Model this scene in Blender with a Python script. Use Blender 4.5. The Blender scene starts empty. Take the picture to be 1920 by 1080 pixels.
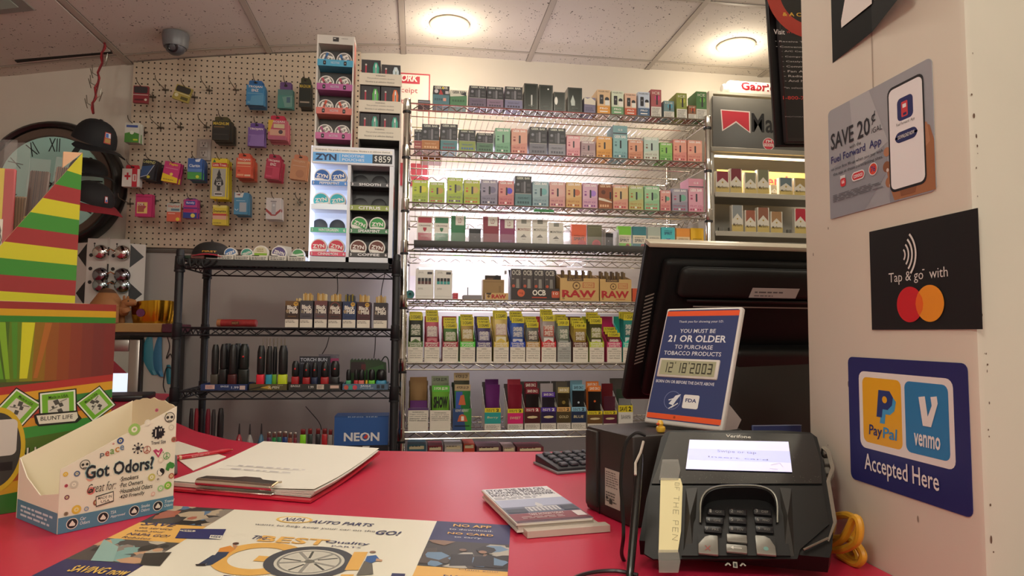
import bpy, bmesh, math, random
from mathutils import Vector, Matrix
random.seed(7)
C = bpy.context.scene.collection
PI = math.pi
# ---------------------------------------------------------------- camera frame (1920x1080)
F = 1250.0; YAW = math.radians(8.2); PIT = math.atan(85 / F); ROLL = .008; CZ = 1.20
_f = Vector((math.sin(YAW) * math.cos(PIT), math.cos(YAW) * math.cos(PIT), math.sin(PIT)))
_r0 = Vector((math.cos(YAW), -math.sin(YAW), 0)); _u0 = _r0.cross(_f)
_r = _r0 * math.cos(ROLL) + _u0 * math.sin(ROLL); _u = _u0 * math.cos(ROLL) - _r0 * math.sin(ROLL)
EYE = Vector((0, 0, CZ))
def at(ax, px, py, v):
    "the point of the plane axis=v seen at a pixel of the photograph"
    d = _f + _r * ((px - 960) / F) + _u * ((540 - py) / F)
    return EYE + d * ((v - EYE[ax]) / d[ax])
def PX(x, y, v): return at(0, x, y, v)
def PY(x, y, v): return at(1, x, y, v)
def PZ(x, y, v): return at(2, x, y, v)
# ---------------------------------------------------------------- materials
def lin(c): return c / 12.92 if c <= .04045 else ((c + .055) / 1.055) ** 2.4
def col(h):
    if isinstance(h, str):
        h = h.lstrip('#')
        if len(h) == 3: h = ''.join(k * 2 for k in h)
        return tuple(lin(int(h[i:i + 2], 16) / 255) for i in (0, 2, 4)) + (1,)
    return tuple(h) + (1,)
_mc = {}
def mat(c, rough=.45, metal=0., spec=.5, emit=None, estr=0., alpha=1., trans=0., coat=0., bump=0., bscale=80., var=0.):
    k = (c, rough, metal, spec, emit, estr, alpha, trans, coat, bump, bscale, var)
    if k in _mc: return _mc[k]
    m = bpy.data.materials.new('paint_%s' % (c if isinstance(c, str) else len(_mc)))
    m.use_nodes = True; nt = m.node_tree; b = nt.nodes['Principled BSDF']
    b.inputs['Base Color'].default_value = col(c); b.inputs['Roughness'].default_value = rough
    b.inputs['Metallic'].default_value = metal; b.inputs['Specular IOR Level'].default_value = spec
    b.inputs['Alpha'].default_value = alpha; b.inputs['Transmission Weight'].default_value = trans
    b.inputs['Coat Weight'].default_value = coat
    if emit: b.inputs['Emission Color'].default_value = col(emit); b.inputs['Emission Strength'].default_value = estr
    if bump or var:
        tc = nt.nodes.new('ShaderNodeTexCoord'); n = nt.nodes.new('ShaderNodeTexNoise'); n.inputs['Scale'].default_value = bscale; n.inputs['Detail'].default_value = 4
        nt.links.new(tc.outputs['Object'], n.inputs['Vector'])
        if bump:
            bp = nt.nodes.new('ShaderNodeBump'); bp.inputs['Strength'].default_value = bump; bp.inputs['Distance'].default_value = .002
            nt.links.new(n.outputs['Fac'], bp.inputs['Height']); nt.links.new(bp.outputs['Normal'], b.inputs['Normal'])
        if var:
            mx = nt.nodes.new('ShaderNodeMix'); mx.data_type = 'RGBA'; cc = col(c)
            mx.inputs[6].default_value = tuple(v * (1 - var) for v in cc[:3]) + (1,); mx.inputs[7].default_value = tuple(min(1, v * (1 + var)) for v in cc[:3]) + (1,)
            nt.links.new(n.outputs['Fac'], mx.inputs[0]); nt.links.new(mx.outputs[2], b.inputs['Base Color'])
    _mc[k] = m; return m
def M_(c): return mat(c) if not isinstance(c, bpy.types.Material) else c
CHROME = mat('cfcac2', .16, 1.); BLACKM = mat('16161a', .45); DARKP = mat('121214', .35); WHITE = mat('e8e4dc', .5)
STEEL = mat('8f8a84', .3, 1.); WIRE = mat('15151a', .5); CLEAR = mat('ffffff', .08, trans=.9, alpha=.25, spec=.4)
# ---------------------------------------------------------------- text
_tc = {}
def glyphs(s, bold=.0, shear=0., sp=1.):
    k = (s, bold, shear, sp)
    if k not in _tc:
        cu = bpy.data.curves.new('t', 'FONT'); cu.body = s; cu.fill_mode = 'FRONT'; cu.offset = bold; cu.shear = shear; cu.resolution_u = 2; cu.space_character = sp
        cu.align_x = 'CENTER'
        o = bpy.data.objects.new('t', cu); C.objects.link(o); dg = bpy.context.evaluated_depsgraph_get(); me = bpy.data.meshes.new_from_object(o.evaluated_get(dg))
        vs = [(v.co.x, v.co.y) for v in me.vertices]; fs = [tuple(p.vertices) for p in me.polygons]
        bpy.data.objects.remove(o); bpy.data.curves.remove(cu); bpy.data.meshes.remove(me)
        xs = [v[0] for v in vs] or [0, 1]; ys = [v[1] for v in vs] or [0, 1]
        x0, x1, y0, y1 = min(xs), max(xs), min(ys), max(ys)
        _tc[k] = ([((x - x0) / max(x1 - x0, 1e-6), (y1 - y) / max(y1 - y0, 1e-6)) for x, y in vs], fs)
    return _tc[k]
# ---------------------------------------------------------------- mesh builder
class MB:
    def __init__(s, xf=None): s.v = []; s.f = []; s.i = []; s.sm = []; s.mats = []; s.xf = xf
    def mi(s, m):
        m = M_(m)
        if m not in s.mats: s.mats.append(m)
        return s.mats.index(m)
    def raw(s, vs, fs, m, sm=False):
        b = len(s.v); s.v += [tuple(s.xf @ Vector(v)) if s.xf else tuple(v) for v in vs]; k = s.mi(m)
        for f in fs: s.f.append(tuple(b + i for i in f)); s.i.append(k); s.sm.append(sm)
    def poly(s, pts, m, sm=False): s.raw(pts, [tuple(range(len(pts)))], m, sm)
    def box(s, x0, x1, y0, y1, z0, z1, m):
        s.raw([(x, y, z) for z in (z0, z1) for y in (y0, y1) for x in (x0, x1)], [(0, 2, 3, 1), (4, 5, 7, 6), (0, 1, 5, 4), (2, 6, 7, 3), (0, 4, 6, 2), (1, 3, 7, 5)], m)
    def rbox(s, x0, x1, y0, y1, z0, z1, m, r=.004, seg=2, taper=None):
        bm = bmesh.new(); bmesh.ops.create_cube(bm, size=1)
        for v in bm.verts: v.co = Vector(((x0 + x1) / 2 + v.co.x * (x1 - x0), (y0 + y1) / 2 + v.co.y * (y1 - y0), (z0 + z1) / 2 + v.co.z * (z1 - z0)))
        if taper:
            for v in bm.verts: v.co = Vector(taper(*v.co))
        bmesh.ops.bevel(bm, geom=bm.edges[:], offset=r, segments=seg, profile=.5, affect='EDGES')
        bm.verts.index_update(); s.raw([v.co[:] for v in bm.verts], [tuple(v.index for v in f.verts) for f in bm.faces], m, True); bm.free()
    def tube(s, pts, r, m, n=6, sm=True):
        pts = [Vector(p) for p in pts]; rs = r if isinstance(r, (list, tuple)) else [r] * len(pts); vs = []; fs = []; up = None
        for k, p in enumerate(pts):
            d = (pts[min(k + 1, len(pts) - 1)] - pts[max(k - 1, 0)]).normalized()
            if up is None: up = Vector((0, 0, 1)) if abs(d.z) < .9 else Vector((1, 0, 0))
            a = d.cross(up); a = a.normalized() if a.length > 1e-6 else d.orthogonal().normalized(); b = a.cross(d); up = b
            for j in range(n):
                t = 2 * PI * j / n; vs.append(p + (a * math.cos(t) + b * math.sin(t)) * rs[k])
        for k in range(len(pts) - 1):
            for j in range(n): fs.append((k * n + j, k * n + (j + 1) % n, (k + 1) * n + (j + 1) % n, (k + 1) * n + j))
        fs += [tuple(range(n - 1, -1, -1)), tuple(range((len(pts) - 1) * n, len(pts) * n))]
        s.raw(vs, fs, m, sm)
    def lathe(s, prof, m, n=24, o=(0, 0, 0), ax='z', sm=True, caps=True):
        "prof: [(radius, height)] about an axis through o; ax 'y' points towards the viewer (-y)"
        vs = []; fs = []; o = Vector(o)
        for r, h in prof:
            for j in range(n):
                t = 2 * PI * j / n; a, b = r * math.cos(t), r * math.sin(t)
                vs.append(o + (Vector((a, b, h)) if ax == 'z' else Vector((a, -h, b)) if ax == 'y' else Vector((h, a, b))))
        L = len(prof)
        for k in range(L - 1):
            for j in range(n): fs.append((k * n + j, k * n + (j + 1) % n, (k + 1) * n + (j + 1) % n, (k + 1) * n + j))
        if caps and prof[0][0] > 1e-5: fs.append(tuple(range(n - 1, -1, -1)))
        if caps and prof[-1][0] > 1e-5: fs.append(tuple(range((L - 1) * n, L * n)))
        s.raw(vs, fs, m, sm)
    def prism(s, O, U, V, N, pts, d, m, mside=None):
        "outline pts in (U,V) about O; front face at O, body runs d along -N"
        O, U, V, N = map(Vector, (O, U, V, N)); a = [O + U * x + V * y for x, y in pts]; b = [p - N * d for p in a]; n = len(pts)
        s.raw(a, [tuple(range(n))], m); s.raw(a + b, [tuple(range(2 * n - 1, n - 1, -1))] + [(k, n + k, n + (k + 1) % n, (k + 1) % n) for k in range(n)], mside or m)
    def art(s, O, U, V, items, off=.0004, step=.00015):
        "flat printing on a face: O top-left corner, U across, V down (full vectors); u,v run 0..1"
        O, U, V = Vector(O), Vector(U), Vector(V); N = V.cross(U).normalized(); asp = U.length / V.length; step = min(step, .0007 / max(1, len(items)))
        for k, it in enumerate(items):
            o = O + N * (off + step * k); q = lambda u, v: o + U * u + V * v; c = it[0]
            if c == 'r': _, a, b, d, e, m = it; s.poly([q(a, b), q(a, e), q(d, e), q(d, b)], m)
            elif c == 'rr':
                _, a, b, d, e, rad, m = it; ru, rv = rad, rad * asp; pts = []
                for cu, cv, t0 in ((d - ru, b + rv, -.5), (d - ru, e - rv, 0), (a + ru, e - rv, .5), (a + ru, b + rv, 1)):
                    pts += [q(cu + ru * math.cos(PI * (t0 + j / 8)), cv + rv * math.sin(PI * (t0 + j / 8))) for j in range(5)]
                s.poly(pts[::-1], m)
            elif c == 'p': s.poly([q(*z) for z in it[1]], it[2])
            elif c == 'e':
                _, cu, cv, ru, m = it[:5]; rv = it[5] if len(it) > 5 else ru * asp
                s.poly([q(cu + ru * math.cos(-2 * PI * j / 20), cv + rv * math.sin(-2 * PI * j / 20)) for j in range(20)] if ru * U.length < .012 else [q(cu + ru * math.cos(-2 * PI * j / 44), cv + rv * math.sin(-2 * PI * j / 44)) for j in range(44)], m)
            elif c == 'ring':
                _, cu, cv, ru, th, m = it[:6]; t0, t1 = it[6:8] if len(it) > 6 else (0, 1); rv = ru * asp; n = 24 if ru * U.length < .012 else 48
                for j in range(n):
                    a, b = [2 * PI * (t0 + (t1 - t0) * (j + z) / n) for z in (0, 1)]; i_ = 1 - th
                    s.poly([q(cu + ru * math.cos(a), cv + rv * math.sin(a)), q(cu + ru * i_ * math.cos(a), cv + rv * i_ * math.sin(a)), q(cu + ru * i_ * math.cos(b), cv + rv * i_ * math.sin(b)), q(cu + ru * math.cos(b), cv + rv * math.sin(b))], m)
            elif c == 'ln':
                _, pts, w, m = it; wu, wv = w, w * asp
                for (a, b), (d, e) in zip(pts[:-1], pts[1:]):
                    dx, dy = (d - a) / 1., (e - b) / asp; L = math.hypot(dx, dy) or 1; nx, ny = -dy / L * wu / 2, dx / L * wv / 2
                    s.poly([q(a + nx, b + ny), q(d + nx, e + ny), q(d - nx, e - ny), q(a - nx, b - ny)], m)
            elif c == 't':
                a, b, d, e, st, m = it[1:7]; bo = it[7] if len(it) > 7 else 0.; sh = it[8] if len(it) > 8 else 0.; rot = it[9] if len(it) > 9 else 0
                vs, fs = glyphs(st, bo, sh)
                if rot: vs = [(1 - y, x) for x, y in vs]
                s.raw([q(a + x * (d - a), b + y * (e - b)) for x, y in vs], fs, m)
            elif c == 'para':
                _, a, b, d, e, n, m = it; rnd = random.Random(n + int(1000 * a) + int(77 * e)); h = (e - b) / n
                for j in range(n):
                    x = a; end = d - (d - a) * rnd.random() * .3
                    while x < end:
                        w = (d - a) * (.06 + .16 * rnd.random()); x2 = min(x + w, end)
                        s.poly([q(x, b + h * (j + .22)), q(x, b + h * (j + .7)), q(x2, b + h * (j + .7)), q(x2, b + h * (j + .22))], m); x = x2 + (d - a) * .035
    def build(s, name, parent=None, loc=None, rz=0., rot=None):
        me = bpy.data.meshes.new(name); me.from_pydata(s.v, [], s.f)
        for m in s.mats: me.materials.append(m)
        me.polygons.foreach_set('material_index', s.i); me.polygons.foreach_set('use_smooth', s.sm); me.update()
        if any(s.sm): me.set_sharp_from_angle(angle=math.radians(38))
        o = bpy.data.objects.new(name, me); C.objects.link(o)
        if parent: o.parent = parent
        if loc is not None: o.location = loc
        if rot: o.rotation_euler = rot
        elif rz: o.rotation_euler = (0, 0, rz)
        return o
def tag(o, label, cat=None, group=None, kind=None):
    if label: o['label'] = label
    if cat: o['category'] = cat
    if group: o['group'] = group
    if kind: o['kind'] = kind
    return o
def thing(name, label, cat, loc=(0, 0, 0), rz=0, group=None, rot=None):
    o = bpy.data.objects.new(name, None); C.objects.link(o); o.location = loc; o.rotation_euler = rot or (0, 0, rz); o.empty_display_size = .02
    return tag(o, label, cat, group)
def struct(name, mb, label=None): o = mb.build(name); o['kind'] = 'structure'; tag(o, label); return o
def dup(o, loc=None, label=None, group=None, rz=None, rot=None):
    def cp(a, p):
        c = a.copy(); C.objects.link(c)
        if p: c.parent = p
        for ch in list(a.children): cp(ch, c)
        return c
    c = cp(o, None)
    if loc is not None: c.location = loc
    if rz is not None: c.rotation_euler = (0, 0, rz)
    if rot is not None: c.rotation_euler = rot
    if label: c['label'] = label
    if group: c['group'] = group
    return c
def span(l, t, r, b, Y):
    "a pixel box on the plane y=Y -> (x centre, width, height, z bottom)"
    a = PY(l, b, Y); c = PY(r, b, Y); m = (l + r) / 2; T = PY(m, t, Y).z; B = PY(m, b, Y).z
    return (a.x + c.x) / 2, c.x - a.x, T - B, B
def carton_mb(w, h, d, base, art=(), top=None, side=None, mb=None, y=0., z=0.):
    "closed printed carton, front at local y, standing on local z"
    k = mb or MB(); k.box(-w / 2, w / 2, y, y + d, z, z + h, base)
    if side: k.art((w / 2, y, z + h), (0, d, 0), (0, 0, -h), [('r', .0, .0, 1, 1, side)]); k.art((-w / 2, y + d, z + h), (0, -d, 0), (0, 0, -h), [('r', .0, .0, 1, 1, side)])
    k.art((-w / 2, y, z + h), (w, 0, 0), (0, 0, -h), list(art)); return k
def carton(name, label, cat, group, px, Y, d, base, art=(), z=None, rz=0., side=None, wk=1.):
    x, w, h, zb = span(*px, Y)
    return tag(carton_mb(w * wk, h, d, base, art, side=side).build(name, loc=(x, Y, zb if z is None else z), rz=rz), label, cat, group)
# ================================================================ THE ROOM
WALLY = 3.22; CEIL = 2.565; XL, XR, YB = -2.7, 3.0, -2.6
def zc(x):
    "the old tile ceiling sags towards the left corner"
    return CEIL - .082 * min(1.95, max(0, .08 - x)) ** 1.6
def PC(px, py):
    z = CEIL
    for _ in range(8): p = PZ(px, py, z); z = zc(p.x)
    return p
def ceil_strip(k, x0, x1, y0, y1, dz, th, m, n=40):
    n = max(1, int((x1 - x0) / .1)); vs = []; fs = []
    for j in range(n + 1): x = x0 + (x1 - x0) * j / n; z = zc(x) + dz; vs += [(x, y0, z), (x, y1, z), (x, y1, z + th), (x, y0, z + th)]
    for j in range(n):
        for i in range(4): q = j * 4 + i; r = j * 4 + (i + 1) % 4; fs.append((q, r, r + 4, q + 4))
    k.raw(vs, fs + [(3, 2, 1, 0), (4 * n, 4 * n + 1, 4 * n + 2, 4 * n + 3)], m)
def wall_mat(name, c, sc=6., var=.05, rough=.6):
    return mat(c, rough, var=var, bscale=sc, bump=.05)
WALLM = wall_mat('wall', 'cfc6b8')
k = MB(); k.box(XL, XR, YB, WALLY, -.06, 0, mat('857c72', .35, var=.1, bscale=5)); struct('floor', k)
k = MB(); k.box(XL, XR, WALLY, WALLY + .1, 0, CEIL, WALLM); struct('wall_back', k)
k = MB(); k.box(XL - .1, XL, YB, WALLY, 0, CEIL, WALLM); struct('wall_left', k)
k = MB(); k.box(XR, XR + .1, YB, WALLY, 0, CEIL, WALLM); struct('wall_right', k)
k = MB(); k.box(XL, XR, YB - .1, YB, 0, CEIL, WALLM); struct('wall_front', k)
# ceiling: speckled mineral-fibre tiles in a T-bar grid
cm = bpy.data.materials.new('ceiling_tile'); cm.use_nodes = True; nt = cm.node_tree; b = nt.nodes['Principled BSDF']; b.inputs['Roughness'].default_value = .85
tc = nt.nodes.new('ShaderNodeTexCoord'); vo = nt.nodes.new('ShaderNodeTexVoronoi'); vo.inputs['Scale'].default_value = 75; vo.inputs['Randomness'].default_value = 1
n2 = nt.nodes.new('ShaderNodeTexNoise'); n2.inputs['Scale'].default_value = 38; n2.inputs['Detail'].default_value = 2
mp = nt.nodes.new('ShaderNodeMapping'); mp.inputs['Scale'].default_value = (1, 1, 1)
ramp = nt.nodes.new('ShaderNodeValToRGB'); ramp.color_ramp.elements[0].position = .17; ramp.color_ramp.elements[0].color = col('4a443e'); ramp.color_ramp.elements[1].position = .24; ramp.color_ramp.elements[1].color = col('d6cfc4')
ad = nt.nodes.new('ShaderNodeMath'); ad.operation = 'ADD'; mu = nt.nodes.new('ShaderNodeMath'); mu.operation = 'MULTIPLY_ADD'; mu.inputs[1].default_value = .9; mu.inputs[2].default_value = -.36
L = nt.links.new; L(tc.outputs['Object'], mp.inputs['Vector']); L(mp.outputs['Vector'], vo.inputs['Vector']); L(mp.outputs['Vector'], n2.inputs['Vector'])
L(n2.outputs['Fac'], mu.inputs[0]); L(vo.outputs['Distance'], ad.inputs[0]); L(mu.outputs[0], ad.inputs[1]); L(ad.outputs[0], ramp.inputs['Fac']); L(ramp.outputs['Color'], b.inputs['Base Color'])
k = MB(); ceil_strip(k, XL, XR, YB, WALLY, 0, .05, cm); struct('ceiling', k)
GX = [1.158 - .62 * i for i in range(-3, 7)]; GY = [3.12 - .61 * i for i in range(10)]
bar = mat('b5ac9f', .5); edge = mat('5d564f', .6)
k = MB()
for x in GX: ceil_strip(k, x - .012, x + .012, YB, WALLY, -.004, .014, bar); ceil_strip(k, x - .014, x - .012, YB, WALLY, -.0015, .01, edge); ceil_strip(k, x + .012, x + .014, YB, WALLY, -.0015, .01, edge)
struct('trim_1', k, 'painted ceiling grid bars running towards the back wall')
k = MB()
for y in GY: ceil_strip(k, XL, XR, y - .007, y + .007, -.003, .012, bar); ceil_strip(k, XL, XR, y - .0085, y - .007, -.001, .01, edge)
struct('trim_2', k, 'painted ceiling grid bars running along the back wall')
# loose tile, its far edge hanging a little below the grid
lx0, lx1 = GX[5] - .0 , GX[5]
tx1 = -1.34; tx0 = -1.92; ty1 = 3.06; ty0 = 2.53; za, zb_ = zc(tx0), zc(tx1)
k = MB(); d1, d0 = -.007, -.006
k.raw([(tx0, ty0, za + d0), (tx1, ty0, zb_ + d0), (tx1, ty1, zb_ + d1), (tx0, ty1, za + d1), (tx0, ty0, za + d0 + .003), (tx1, ty0, zb_ + d0 + .003), (tx1, ty1, zb_ + d1 + .003), (tx0, ty1, za + d1 + .003)], [(3, 2, 1, 0), (4, 5, 6, 7), (0, 1, 5, 4), (2, 3, 7, 6), (1, 2, 6, 5), (3, 0, 4, 7)], cm)
kk = MB(); ceil_strip(kk, tx0 + .2, tx1, ty1 + .002, ty1 + .022, -.0075, .004, mat('231f1b', .9)); struct('trim_4', kk, 'dark open gap behind the loose ceiling tile'); tag(k.build('ceiling_tile'), 'loose white ceiling tile sagging from its grid above the hanging caps', 'ceiling tile')  # dark strip stands in for the shadow inside the tile gap
# downlights
LM = mat('fff4e0', .5, emit='fff0d8', estr=9.)
for (px, py, lab) in ((843, 45, 'round recessed ceiling light above the left end of the chrome shelves'), (1380, 85, 'round recessed ceiling light above the grey cigarette cabinet')):
    p = PZ(px, py, CEIL); t = thing('ceiling_light', lab, 'ceiling light', (p.x, p.y, CEIL - .001), group='recessed ceiling lights')
    k = MB(); k.lathe([(.085, 0), (.088, -.004), (.082, -.007), (.066, -.003), (.066, 0)], mat('e9dcc5', .4), 32); k.build('trim_ring', t)
    k = MB(); k.lathe([(.0655, -.0005), (.0655, -.0025), (.02, -.004), (0, -.004)], LM, 32); k.build('lens', t)
    li = bpy.data.lights.new('downlight', 'POINT'); li.energy = 2.9; li.color = (1, .86, .66); li.shadow_soft_size = .05
    o = bpy.data.objects.new('downlight', li); C.objects.link(o); o.location = (p.x, p.y, CEIL - .075)
    li = bpy.data.lights.new('downlight_beam', 'SPOT'); li.energy = 4; li.color = (1, .88, .7); li.shadow_soft_size = .06; li.spot_size = math.radians(160); li.spot_blend = .7; o = bpy.data.objects.new('downlight_beam', li); C.objects.link(o); o.location = (p.x, p.y, CEIL - .03)
# fluorescent troffer at the top-left corner
q = PC(64, 14); t = thing('ceiling_panel', 'framed grey ceiling light panel cut by the top left corner', 'ceiling panel', (q.x, q.y, q.z), rot=(0, -.2, 0))
k = MB(); k.box(-.6, 0, -.6, 0, -.012, -.002, mat('8f8c84', .5)); k.build('frame', t)
k = MB(); k.box(-.57, -.035, -.57, -.04, -.016, -.0125, mat('a3b3a6', .3)); k.build('panel', t)
# dome security camera
p = PC(330, 62); t = thing('security_camera', 'grey dome security camera on the ceiling above the pegboard', 'security camera', (p.x, p.y + .0, p.z - .004))
g = mat('6f7072', .35)
k = MB(); k.lathe([(.052, 0), (.054, -.012), (.05, -.05), (.046, -.062), (.03, -.06), (0, -.06)], g, 32); k.build('housing', t)
k = MB(); k.lathe([(.0, -.092), (.018, -.09), (.034, -.078), (.042, -.06), (.04, -.045), (0, -.045)], mat('55565a', .3), 28); k.build('eyeball', t)
k = MB(); k.lathe([(.022, 0), (.022, .006), (.016, .008), (.008, .002), (0, .002)], mat('26272a', .15), 24, ax='y'); o = k.build('lens', t); o.location = (.0, -.03, -.068); o.rotation_euler = (.55, 0, 0)
# ================================================================ COLUMN WITH STICKERS
cw = mat('dbd2c2', .55, var=.06, bscale=7, bump=.08)
k = MB(); k.rbox(.5, 1.15, .535, .8, 0, CEIL, cw, .006, 2)
sc = mat('8d7f70', .7); rnd = random.Random(3)
for i in range(16):
    y, z, s_ = .54 + .25 * rnd.random(), 1. + .7 * rnd.random(), .0006 + .001 * rnd.random()
    k.art((.5, y, z), (0, -s_ * 1.5, 0), (0, 0, -s_ * (2 + 5 * rnd.random())), [('e', .5, .5, .5, sc, .5)])
for i in range(22):
    z, s_ = 1. + .6 * rnd.random(), .0006 + .0014 * rnd.random()
    k.art((.5 + .006 * rnd.random() + .003, .535, z), (s_, 0, 0), (0, 0, -s_ * (1 + 3 * rnd.random())), [('e', .5, .5, .5, mat('6a4f40', .7), .5)])
k.art((.5, .662, 1.60), (0, -.0022, 0), (0, 0, -.25), [('r', 0, 0, 1, 1, mat('b3a797', .6))], .0002); struct('wall_right_column', k, 'scuffed off-white column at the right edge of the counter')
def sticker(name, label, y0, y1, zt, zb, base, art, th=.0006, corner=.0):
    "flat sticker on the column's left face; y0 far edge, y1 near edge"
    w, h = y0 - y1, zt - zb; k = MB()
    if corner:
        pts = []
        for cx, cy, t0 in ((w - corner, corner, -.5), (w - corner, h - corner, 0), (corner, h - corner, .5), (corner, corner, 1)):
            pts += [(cx + corner * math.cos(PI * (t0 + j / 8)), cy + corner * math.sin(PI * (t0 + j / 8))) for j in range(5)]
        pts = pts[::-1]
    else: pts = [(0, 0), (0, h), (w, h), (w, 0)]
    k.prism((0, 0, 0), (0, -1, 0), (0, 0, -1), (-1, 0, 0), pts, th, base)
    k.art((0, 0, 0), (0, -w, 0), (0, 0, -h), art, .0002, .00008)
    return tag(k.build(name, loc=(.4994 - th * .2 - .0004, y0, zt)), label, 'sticker')
W = 'f1ece6'
# 21 sign
k = MB(); blk = mat('0e0d0c', .6, spec=.2); wh = mat('efeae4', .4)
k.raw([(0, 0, .25), (0, 0, 0), (-.004, -.078, 0.004), (-.02, -.155, .016), (-.02, -.155, .25), (-.004, -.078, .25)], [(0, 1, 2, 5), (5, 2, 3, 4)], blk)
def _bend(u): return -.004 * (u / .5) if u < .5 else -.004 - .016 * (u - .5) / .5
def bent_text(st, a, b, d, e):
    vs, fs = glyphs(st, .02); k.raw([(_bend(a + x * (d - a)) - .0006, -.155 * (a + x * (d - a)), .25 - .25 * (b + y * (e - b)) + .012 * max(0, (a + x * (d - a)) - .5)) for x, y in vs], fs, wh)
bent_text('2', .14, .1, .52, .86); bent_text('1', .56, .1, .9, .86)
tag(k.build('age_sticker', loc=(.50005, .733, 1.533)), 'black and white 21 sign curling off the column top', 'sticker')
sk = ['a8714e', 'b98463', '8d5a3d', 'd9c9c0']
sticker('fuel_app_sticker', 'silver SAVE 20 cent per gallon app sticker with a phone on the column', .742, .575, 1.4755, 1.342, 'a3a5ab', [
    ('p', [(.0, .55), (.55, .38), (.62, .72), (.38, 1), (0, 1)], '94979f'), ('p', [(.25, 0), (.45, 0), (.62, .5), (.3, .62)], 'b4b6ba'), ('p', [(.62, .62), (.72, .7), (.7, 1), (.62, 1)], '8c8f98'),
    ('p', [(.9, .45), (.97, .5), (1, .62), (1, .99), (.66, .99), (.62, .86), (.6, .74), (.66, .7), (.8, .93)], sk[0]), ('p', [(.9, .45), (.95, .47), (.97, .62), (.92, .66)], sk[1]), ('e', .605, .58, .03, sk[1]), ('e', .6, .7, .035, sk[2]), ('e', .607, .73, .012, sk[3]), ('e', .62, .83, .035, sk[0]), ('e', .632, .86, .013, sk[3]), ('p', [(.7, .86), (.86, .9), (.84, .97), (.72, .97)], sk[2]),
    ('rr', .625, .08, .935, .925, .045, '1b1a20'), ('rr', .637, .1, .923, .905, .038, 'f3f1f2'),
    ('rr', .71, .2, .845, .38, .03, '28306a'), ('rr', .745, .235, .8, .355, .008, 'd8434a'), ('r', .757, .255, .788, .285, 'f3f1f2'), ('r', .76, .325, .79, .345, '2a2f66'), ('t', .7, .39, .855, .42, 'Fuel Forward  App', '333'), ('rr', .685, .465, .875, .55, .04, '252c63'), ('t', .71, .49, .85, .52, 'DOWNLOAD NOW', 'f3f1f2', .01),
    ('t', .03, .225, .285, .375, 'SAVE', '24242c', .015), ('t', .325, .225, .455, .38, '20', '24242c', .015), ('t', .47, .2, .51, .31, '¢', '24242c', .01), ('t', .465, .335, .57, .38, '/GAL', '24242c'),
    ('t', .24, .4, .36, .43, 'with the', '333'), ('t', .03, .435, .56, .52, 'Fuel Forward  App', '28276a', .012), ('t', .03, .54, .57, .575, 'on your first fill-up when you pay with', '2b2b33'), ('t', .05, .59, .57, .625, 'the app at these participating sites.', '2b2b33'),
    ('r', .13, .64, .185, .67, 'ddd'), ('rr', .13, .665, .19, .74, .02, 'd3303a'), ('t', .145, .68, .175, .715, '66', 'f3f1f2', .01), ('rr', .255, .65, .39, .73, .03, 'e8e4e4'), ('rr', .262, .66, .383, .72, .025, 'd3303a'), ('t', .275, .675, .37, .705, 'conoco', 'f3f1f2', .015), ('e', .475, .68, .043, 'e8e4e4'), ('e', .475, .68, .037, 'd8472f'), ('t', .452, .655, .498, .705, '76', '22357e', .02),
    ('para', .04, .79, .58, .86, 5, '66676e')], corner=.006)
sticker('tap_card_sticker', 'black Tap & go with two overlapping red and orange circles sticker', .673, .528, 1.316, 1.207, '17161a', [
    ('t', .2, .45, .75, .57, 'Tap & go  with', 'e6e2dc', -.003), ('r', .53, .45, .55, .46, 'e6e2dc'),
    ('ring', .32, .29, .06, .22, 'e6e2dc', -.12, .12), ('ring', .305, .29, .11, .13, 'e6e2dc', -.12, .12), ('ring', .29, .29, .16, .095, 'e6e2dc', -.12, .12), ('ring', .275, .29, .21, .075, 'e6e2dc', -.12, .12),
    ('e', .405, .765, .125, 'd2232f'), ('e', .59, .765, .125, 'f39a2b'), ('p', [(.4975, .66), (.47, .71), (.462, .765), (.47, .82), (.4975, .87), (.525, .82), (.533, .765), (.525, .71)], 'ef6a25')])
sticker('payment_sticker', 'dark blue Accepted Here sticker with a yellow tile and a blue tile', .716, .546, 1.176, 1.037, '262a6b', [
    ('rr', .11, .11, .9, .72, .05, 'efebe6'), ('rr', .145, .155, .5, .67, .04, 'f2b51d'), ('rr', .53, .155, .865, .67, .04, '2f84bd'),
    ('p', [(.3, .245), (.4, .245), (.43, .29), (.42, .35), (.38, .39), (.335, .39), (.325, .455), (.275, .455)], '263a7c'), ('p', [(.43, .29), (.455, .32), (.44, .39), (.4, .425), (.36, .425), (.35, .5), (.305, .5), (.312, .455), (.325, .455), (.335, .39), (.38, .39), (.42, .35)], '4aa5d8'), ('e', .355, .315, .022, 'f2b51d'),
    ('t', .2, .525, .325, .63, 'Pay', '22306e', .015, .1), ('t', .33, .525, .46, .61, 'Pal', '3b93cf', .015, .1),
    ('p', [(.645, .26), (.695, .25), (.712, .39), (.745, .31), (.738, .25), (.785, .24), (.79, .29), (.735, .46), (.672, .46)], 'f3efe9'), ('t', .6, .52, .8, .61, 'venmo', 'f3efe9', .02, .1), ('t', .15, .76, .78, .93, 'Accepted Here', 'f3efe9', .008)], corner=.007)
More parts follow.
